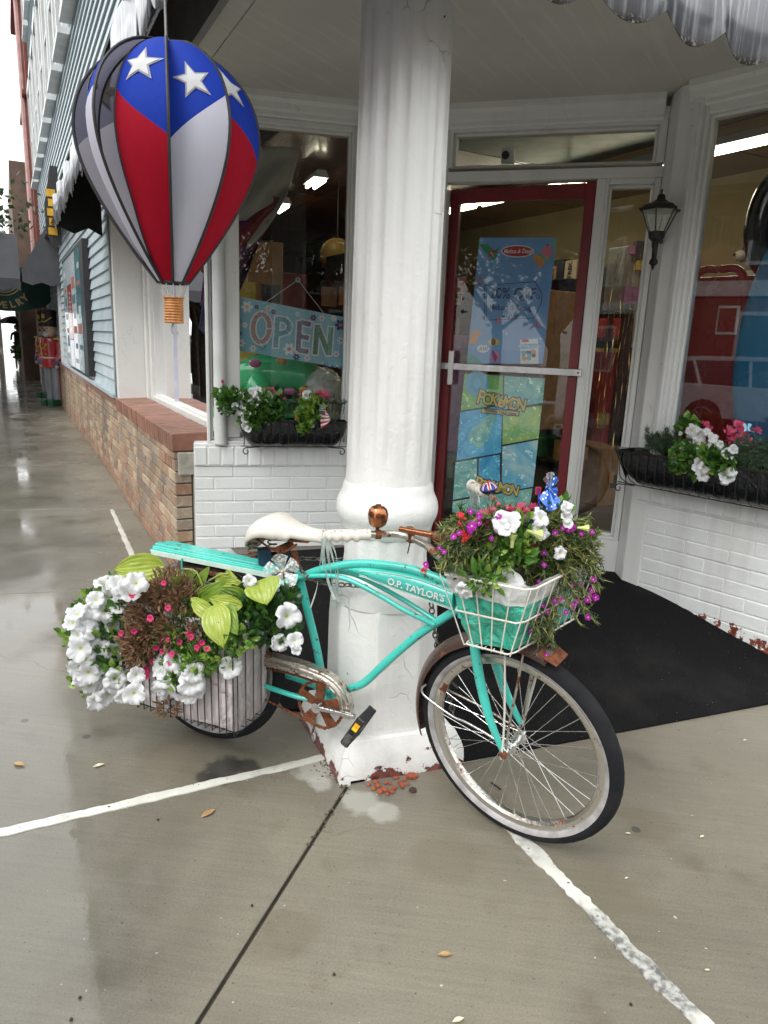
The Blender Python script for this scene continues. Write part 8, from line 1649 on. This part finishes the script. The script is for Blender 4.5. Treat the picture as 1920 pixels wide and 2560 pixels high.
# ------------------------------------------------------------------ far left street life
def person(P, hgt, shirt, legs_, hair, lab, face_dir=(0, -1, 0), walk=.1, skin=(.45, .28, .2), umb=False):
    t = thing('person', lab, 'person', P); k_ = hgt / 1.72; f = Vector(face_dir).normalized(); s_ = Vector((-f.y, f.x, 0)); P = Vector(P); W = lambda a, b, c: P + s_ * a * k_ + f * b * k_ + Vector((0, 0, c * k_))
    verts = [W(0, 0, .95), W(0, 0, 1.15), W(0, 0, 1.38), W(0, .01, 1.5), W(.1, 0, .88), W(.11, walk, .5), W(.11, walk * .6, .08), W(.11, walk * .6 + .12, .04), W(-.1, 0, .88), W(-.11, -walk, .5), W(-.11, -walk * 1.6, .1), W(-.11, -walk * 1.6 + .11, .04), W(.19, 0, 1.38), W(.24, -.03, 1.12), W(.25, .08, .9), W(-.19, 0, 1.38), W(-.24, .03, 1.12), W(-.22, .15, .95 if not umb else 1.3)]
    edges = [(0, 1), (1, 2), (2, 3), (0, 4), (4, 5), (5, 6), (6, 7), (0, 8), (8, 9), (9, 10), (10, 11), (2, 12), (12, 13), (13, 14), (2, 15), (15, 16), (16, 17)]
    rad = [.14, .13, .13, .055, .095, .06, .045, .035, .095, .06, .045, .035, .06, .042, .03, .06, .042, .03]
    org = P; me = bpy.data.meshes.new('body'); me.from_pydata([tuple(v - org) for v in verts], edges, []); o = bpy.data.objects.new('body', me); COL.objects.link(o)
    md = o.modifiers.new('s', 'SKIN'); 
    for i, q in enumerate(rad): me.skin_vertices[0].data[i].radius = (q * k_, q * k_ * .8)
    me.skin_vertices[0].data[0].use_root = True
    o.modifiers.new('d', 'SUBSURF').levels = 1; bpy.context.view_layer.update(); m2 = bpy.data.meshes.new_from_object(o.evaluated_get(bpy.context.evaluated_depsgraph_get())); o.modifiers.clear(); o.data = m2; o.parent = t; ORG[o.name] = org
    sk = simple('skin', skin); m2.materials.clear(); m2.materials.append(shirt); m2.materials.append(legs_); m2.materials.append(sk)
    for p_ in m2.polygons:
        z = p_.center.z / k_; x_ = abs((p_.center).dot(s_)) / k_; p_.material_index = 2 if (z > 1.42 or (x_ > .2 and z < 1.15) or z < .42) else (0 if z > .93 else 1); p_.use_smooth = True
    x = MB(); x.ball(W(0, .02, 1.60), .095 * k_, 14, (.85, .95, 1.15)); x.ball(W(0, .115, 1.59), .018 * k_, 6); h = x.build('head', sk, t, sm=True)
    x = MB(); x.ball(W(0, -.015, 1.64), .103 * k_, 12, (.9, .95, 1)); x.build('hair', hair, t, sm=True)
    return t
M_hair = simple('dark_hair', (.03, .02, .015)); M_cdk = simple('black_clothes', (.02, .02, .025), (.04, .04, .045), 9, .9); M_clt = simple('pale_clothes', (.45, .5, .55)); M_cbl = simple('light_blue_shorts', (.25, .35, .5)); M_cred = simple('grey_clothes', (.25, .2, .2))
pe = at_z(55, 893, .0) if False else None
def street(px, py, d):      # point on the sidewalk seen at this pixel column, d metres away
    q = at_z(px, py, 0); v = q - CAM; v.z = 0; v.normalize(); return Vector((v.x * d, v.y * d, 0))
pp = street(48, 893, 30); person(pp, 1.62, M_cdk, M_cdk, M_hair, 'person in black clothes walking away under a pale umbrella', tuple(-pp), .12, umb=True)
um = thing('umbrella', 'open umbrella of white and black panels held over the walking person', 'umbrella', pp + Vector((0, 0, 1.2)))
for k in range(8):
    x = MB(); a0, a1 = k * math.pi / 4, (k + 1) * math.pi / 4; c_ = pp + Vector((-.1, 0, 1.62)); x.grid(lambda u, v: c_ + Vector((math.cos(a0 + (a1 - a0) * v), math.sin(a0 + (a1 - a0) * v), 0)) * .62 * u + Vector((0, 0, .3 * math.cos(u * 1.45) - .02 * math.sin(math.pi * v) * u)), 6, 4); x.build('canopy_panel', simple('umbrella_white', (.6, .6, .68)) if k % 2 else M_cdk, um, sm=True)
x = MB(); x.tube([pp + Vector((-.1, 0, 1.2)), pp + Vector((-.1, 0, 1.98))], .012, 6); x.build('handle', M_blk, um)
p2_ = street(80, 890, 33); person(p2_, 1.66, M_cdk, M_cbl, M_hair, 'person in dark top and light blue shorts farther down the sidewalk', tuple(-p2_), .08)
p3_ = street(94, 890, 33.5); person(p3_, 1.6, M_cred, M_clt, M_hair, 'person in grey top and pale shorts beside the one in blue shorts', tuple(-p3_), .06)
# nutcracker statues
def nutcracker(P, hgt, lab, fd):
    t = thing('nutcracker_statue', lab, 'statue', P, 'nutcracker statues on the sidewalk'); k_ = hgt / 2.0; f = Vector(fd).normalized(); s_ = Vector((-f.y, f.x, 0)); P = Vector(P); W = lambda a, b, c: P + s_ * a * k_ + f * b * k_ + Vector((0, 0, c * k_)); rz = math.atan2(s_.y, s_.x)
    Rd = simple('statue_red', (.45, .01, .015), None, 4, .3, coat=.8); Gr_ = simple('statue_grey', (.22, .24, .26), None, 4, .4, coat=.5); Gn = simple('statue_green', (.01, .09, .04), None, 4, .4, coat=.5); Yl = simple('statue_gold', (.65, .42, .04), None, 4, .3, coat=.5); Fl = simple('statue_skin', (.6, .42, .3), None, 4, .4); Wh = simple('statue_white', (.6, .6, .58))
    for sg in (-1, 1):
        x = MB(); x.wbox(W(.11 * sg, .05, .07), (.17 * k_, .34 * k_, .14 * k_), rz); x.build('boot', Gn, t, bevel=.02)
        x = MB(); x.tube([W(.11 * sg, 0, .13), W(.1 * sg, 0, .85)], [.085 * k_, .10 * k_], 14); lg_ = x.build('leg', Gr_, t, sm=60); x = MB(); x.tube([W(.11 * sg + .088 * sg, 0, .14), W(.1 * sg + .103 * sg, 0, .85)], .008, 5); x.build('leg_stripe', Rd, lg_)
        x = MB(); x.tube([W(.24 * sg, 0, 1.36), W(.27 * sg, .02, 1.1), W(.25 * sg, .08, .9)], [.075 * k_, .065 * k_, .055 * k_], 12, sub=4); am = x.build('arm', Rd, t, sm=60); x = MB(); x.tube([W(.255 * sg, .07, .95), W(.25 * sg, .08, .87)], .068 * k_, 12); x.build('cuff', simple('statue_blue', (.02, .1, .3)), am); x = MB(); x.ball(W(.25 * sg, .085, .84), .05 * k_, 10); x.build('hand', Fl, am, sm=True); x = MB(); x.wbox(W(.24 * sg, 0, 1.42), (.14 * k_, .16 * k_, .05 * k_), rz); x.build('epaulette', Yl, am, bevel=.01)
    x = MB(); x.lathe([(.20, .82), (.22, .9), (.18, 1.05), (.22, 1.3), (.2, 1.42), (.08, 1.46)], (0, 0, 0), 24, Matrix.Translation(P) @ Matrix.Diagonal((k_, k_, k_, 1))); x.build('coat', Rd, t, sm=60)
    x = MB(); [x.ball(W(a, .2, z), .022 * k_, 8) for a in (-.07, .07) for z in (1.1, 1.2, 1.3)]; x.tube([W(-.12, .19, 1.32), W(0, .23, 1.2), W(.12, .19, 1.32)], .014, 6, sub=4); x.build('braid', Yl, t); x = MB(); x.tube([W(.21 * math.cos(a * .524), .21 * math.sin(a * .524), 1.02) for a in range(12)], .02 * k_, 6, True); x.build('belt', Wh, t)
    x = MB(); x.lathe([(.08, 1.44), (.12, 1.5), (.13, 1.6), (.125, 1.68)], (0, 0, 0), 20, Matrix.Translation(P) @ Matrix.Diagonal((k_, k_, k_, 1))); hd_ = x.build('head', Fl, t, sm=60); x = MB(); x.ball(W(0, .11, 1.5), .06 * k_, 10, (1.2, 1, 1)); x.ball(W(0, -.06, 1.56), .12 * k_, 12); x.build('beard', Wh, hd_, sm=True); x = MB(); x.ball(W(0, .14, 1.59), .02, 8); [x.ball(W(a, .12, 1.63), .014, 6) for a in (-.05, .05)]; x.build('face_detail', M_blk, hd_)
    x = MB(); x.lathe([(.15, 1.67), (.15, 1.69), (.13, 1.70), (.15, 1.95), (.16, 2.0), (.05, 2.02)], (0, 0, 0), 24, Matrix.Translation(P) @ Matrix.Diagonal((k_, k_, k_, 1))); ht = x.build('hat', M_blk, t, sm=60); x = MB(); x.tube([W(-.14, .06, 1.86), W(0, .15, 1.76), W(.14, .06, 1.86)], .012, 6, sub=4); x.wbox(W(0, .155, 1.88), (.07, .02, .08), rz); x.build('hat_badge', Yl, ht); x = MB(); x.ball(W(0, 0, 2.06), .05, 8); x.build('plume', Wh, ht)
n1 = LF(10.6, .22, 0); nfd = tuple(LF.n * .85 - LF.h * .6); nutcracker(LF(11.6, .10, 0), 1.86, 'red-coated nutcracker statue nearer the camera, green boots on the sidewalk', nfd); nutcracker(LF(13.4, .12, 0), 1.86, 'second red-coated nutcracker statue standing just behind the first', nfd)
# potted plants farther along and small hanging signs
for s_, o_, lab in [(24, .3, 'leafy potted plant on the sidewalk past the nutcrackers'), (28, .4, 'farther leafy potted plant down the sidewalk')]:
    q = LF(s_, o_, 0); t = thing('potted_plant', lab, 'potted plant', q); x = MB(); x.lathe([(.16, 0), (.22, .35), (.2, .36), (.19, .3)], q, 16); x.build('pot', simple('pale_pot', (.4, .4, .4)), t, sm=60); foliage(t, [(q + Vector((0, 0, .65)), .36), (q + Vector((.1, 0, .95)), .25)], 500, .12, [L_dark, L_green], int(s_), wid=.35)
hs2 = thing('hanging_sign', 'small yellow lettered board hanging farther down the arcade', 'sign', LF(19, .9, 2.1)); x = MB(); sf2 = Frame(tuple(LF(19, .2, 0))[:2], 62.3); x.box(sf2, -1.5, -.1, 0, .05, 2.0, 2.35); x.build('board', M_blk, hs2); lettering('SHOES', .3, hs2, sf2(-.8, .06, 2.17), sf2.h, Vector((0, 0, 1)), M_gold, .002, .01) if False else None
x = MB(); [x.box(sf2, -1.35 + .27 * k, -1.18 + .27 * k, .05, .056, 2.08, 2.27) for k in range(5)]; x.build('gilt_marks', M_gold, hs2)
fe_ = thing('distant_trees', 'dark tree mass hanging over the far end of the left street', 'trees', LF(62, 5, 0)); foliage(fe_, [(LF(60 + 3 * (k % 3), -1 + 2.2 * k, 5.4 + (k % 2)), 2.2) for k in range(9)], 4200, .7, [L_dark, L_dark, M_leafT], 88, wid=.4)
x = MB(); [x.tube([LF(61 + k, 1.5 + 5 * k, -.1), LF(61 + k, 1.5 + 5 * k, 4.5)], .22, 8) for k in range(3)]; x.build('trunk', M_bark, fe_)
dk = thing('arcade_shops', 'dark shopfronts and foliage closing the far end of the arcade', 'shopfront', LF(42, 0, 0)); x = MB(); x.box(LF, 19.4, 48, -.5, .02, 0, 3.2); x.build('front', simple('dark_shopfront', (.05, .045, .04), (.10, .08, .07), 2, .7), dk)
x = MB(); x.box(LF, 24, 46, .0, 2.2, 2.75, 2.85); x.build('canopy', M_fab, dk)
# black and gold sign on the clapboards
bs2 = thing('projecting_sign', 'black and gold projecting sign on the clapboards above the awning', 'sign', LF(7.7, .1, 3.0)); sf3 = Frame(tuple(LF(7.7, .03, 0))[:2], 62.3); x = MB(); pts = [sf3(-.02, 0, 2.72), sf3(-.14, 0, 2.66), sf3(-.22, 0, 2.9), sf3(-.22, 0, 3.25), sf3(-.17, 0, 3.5), sf3(-.12, 0, 3.78), sf3(-.02, 0, 3.78)]
x.prism(pts, sf3.n * .05); x.build('board', M_black, bs2, bevel=.005)
for k in range(5): x = MB(); x.box(sf3, -.19 + .02 * (k % 2), -.07, .05, .062, 2.84 + .13 * k, 2.94 + .13 * k); x.build('gilt_letter', simple('gilt', (.75, .45, .05), (.6, .33, .03), 20, .3, .5), bs2)
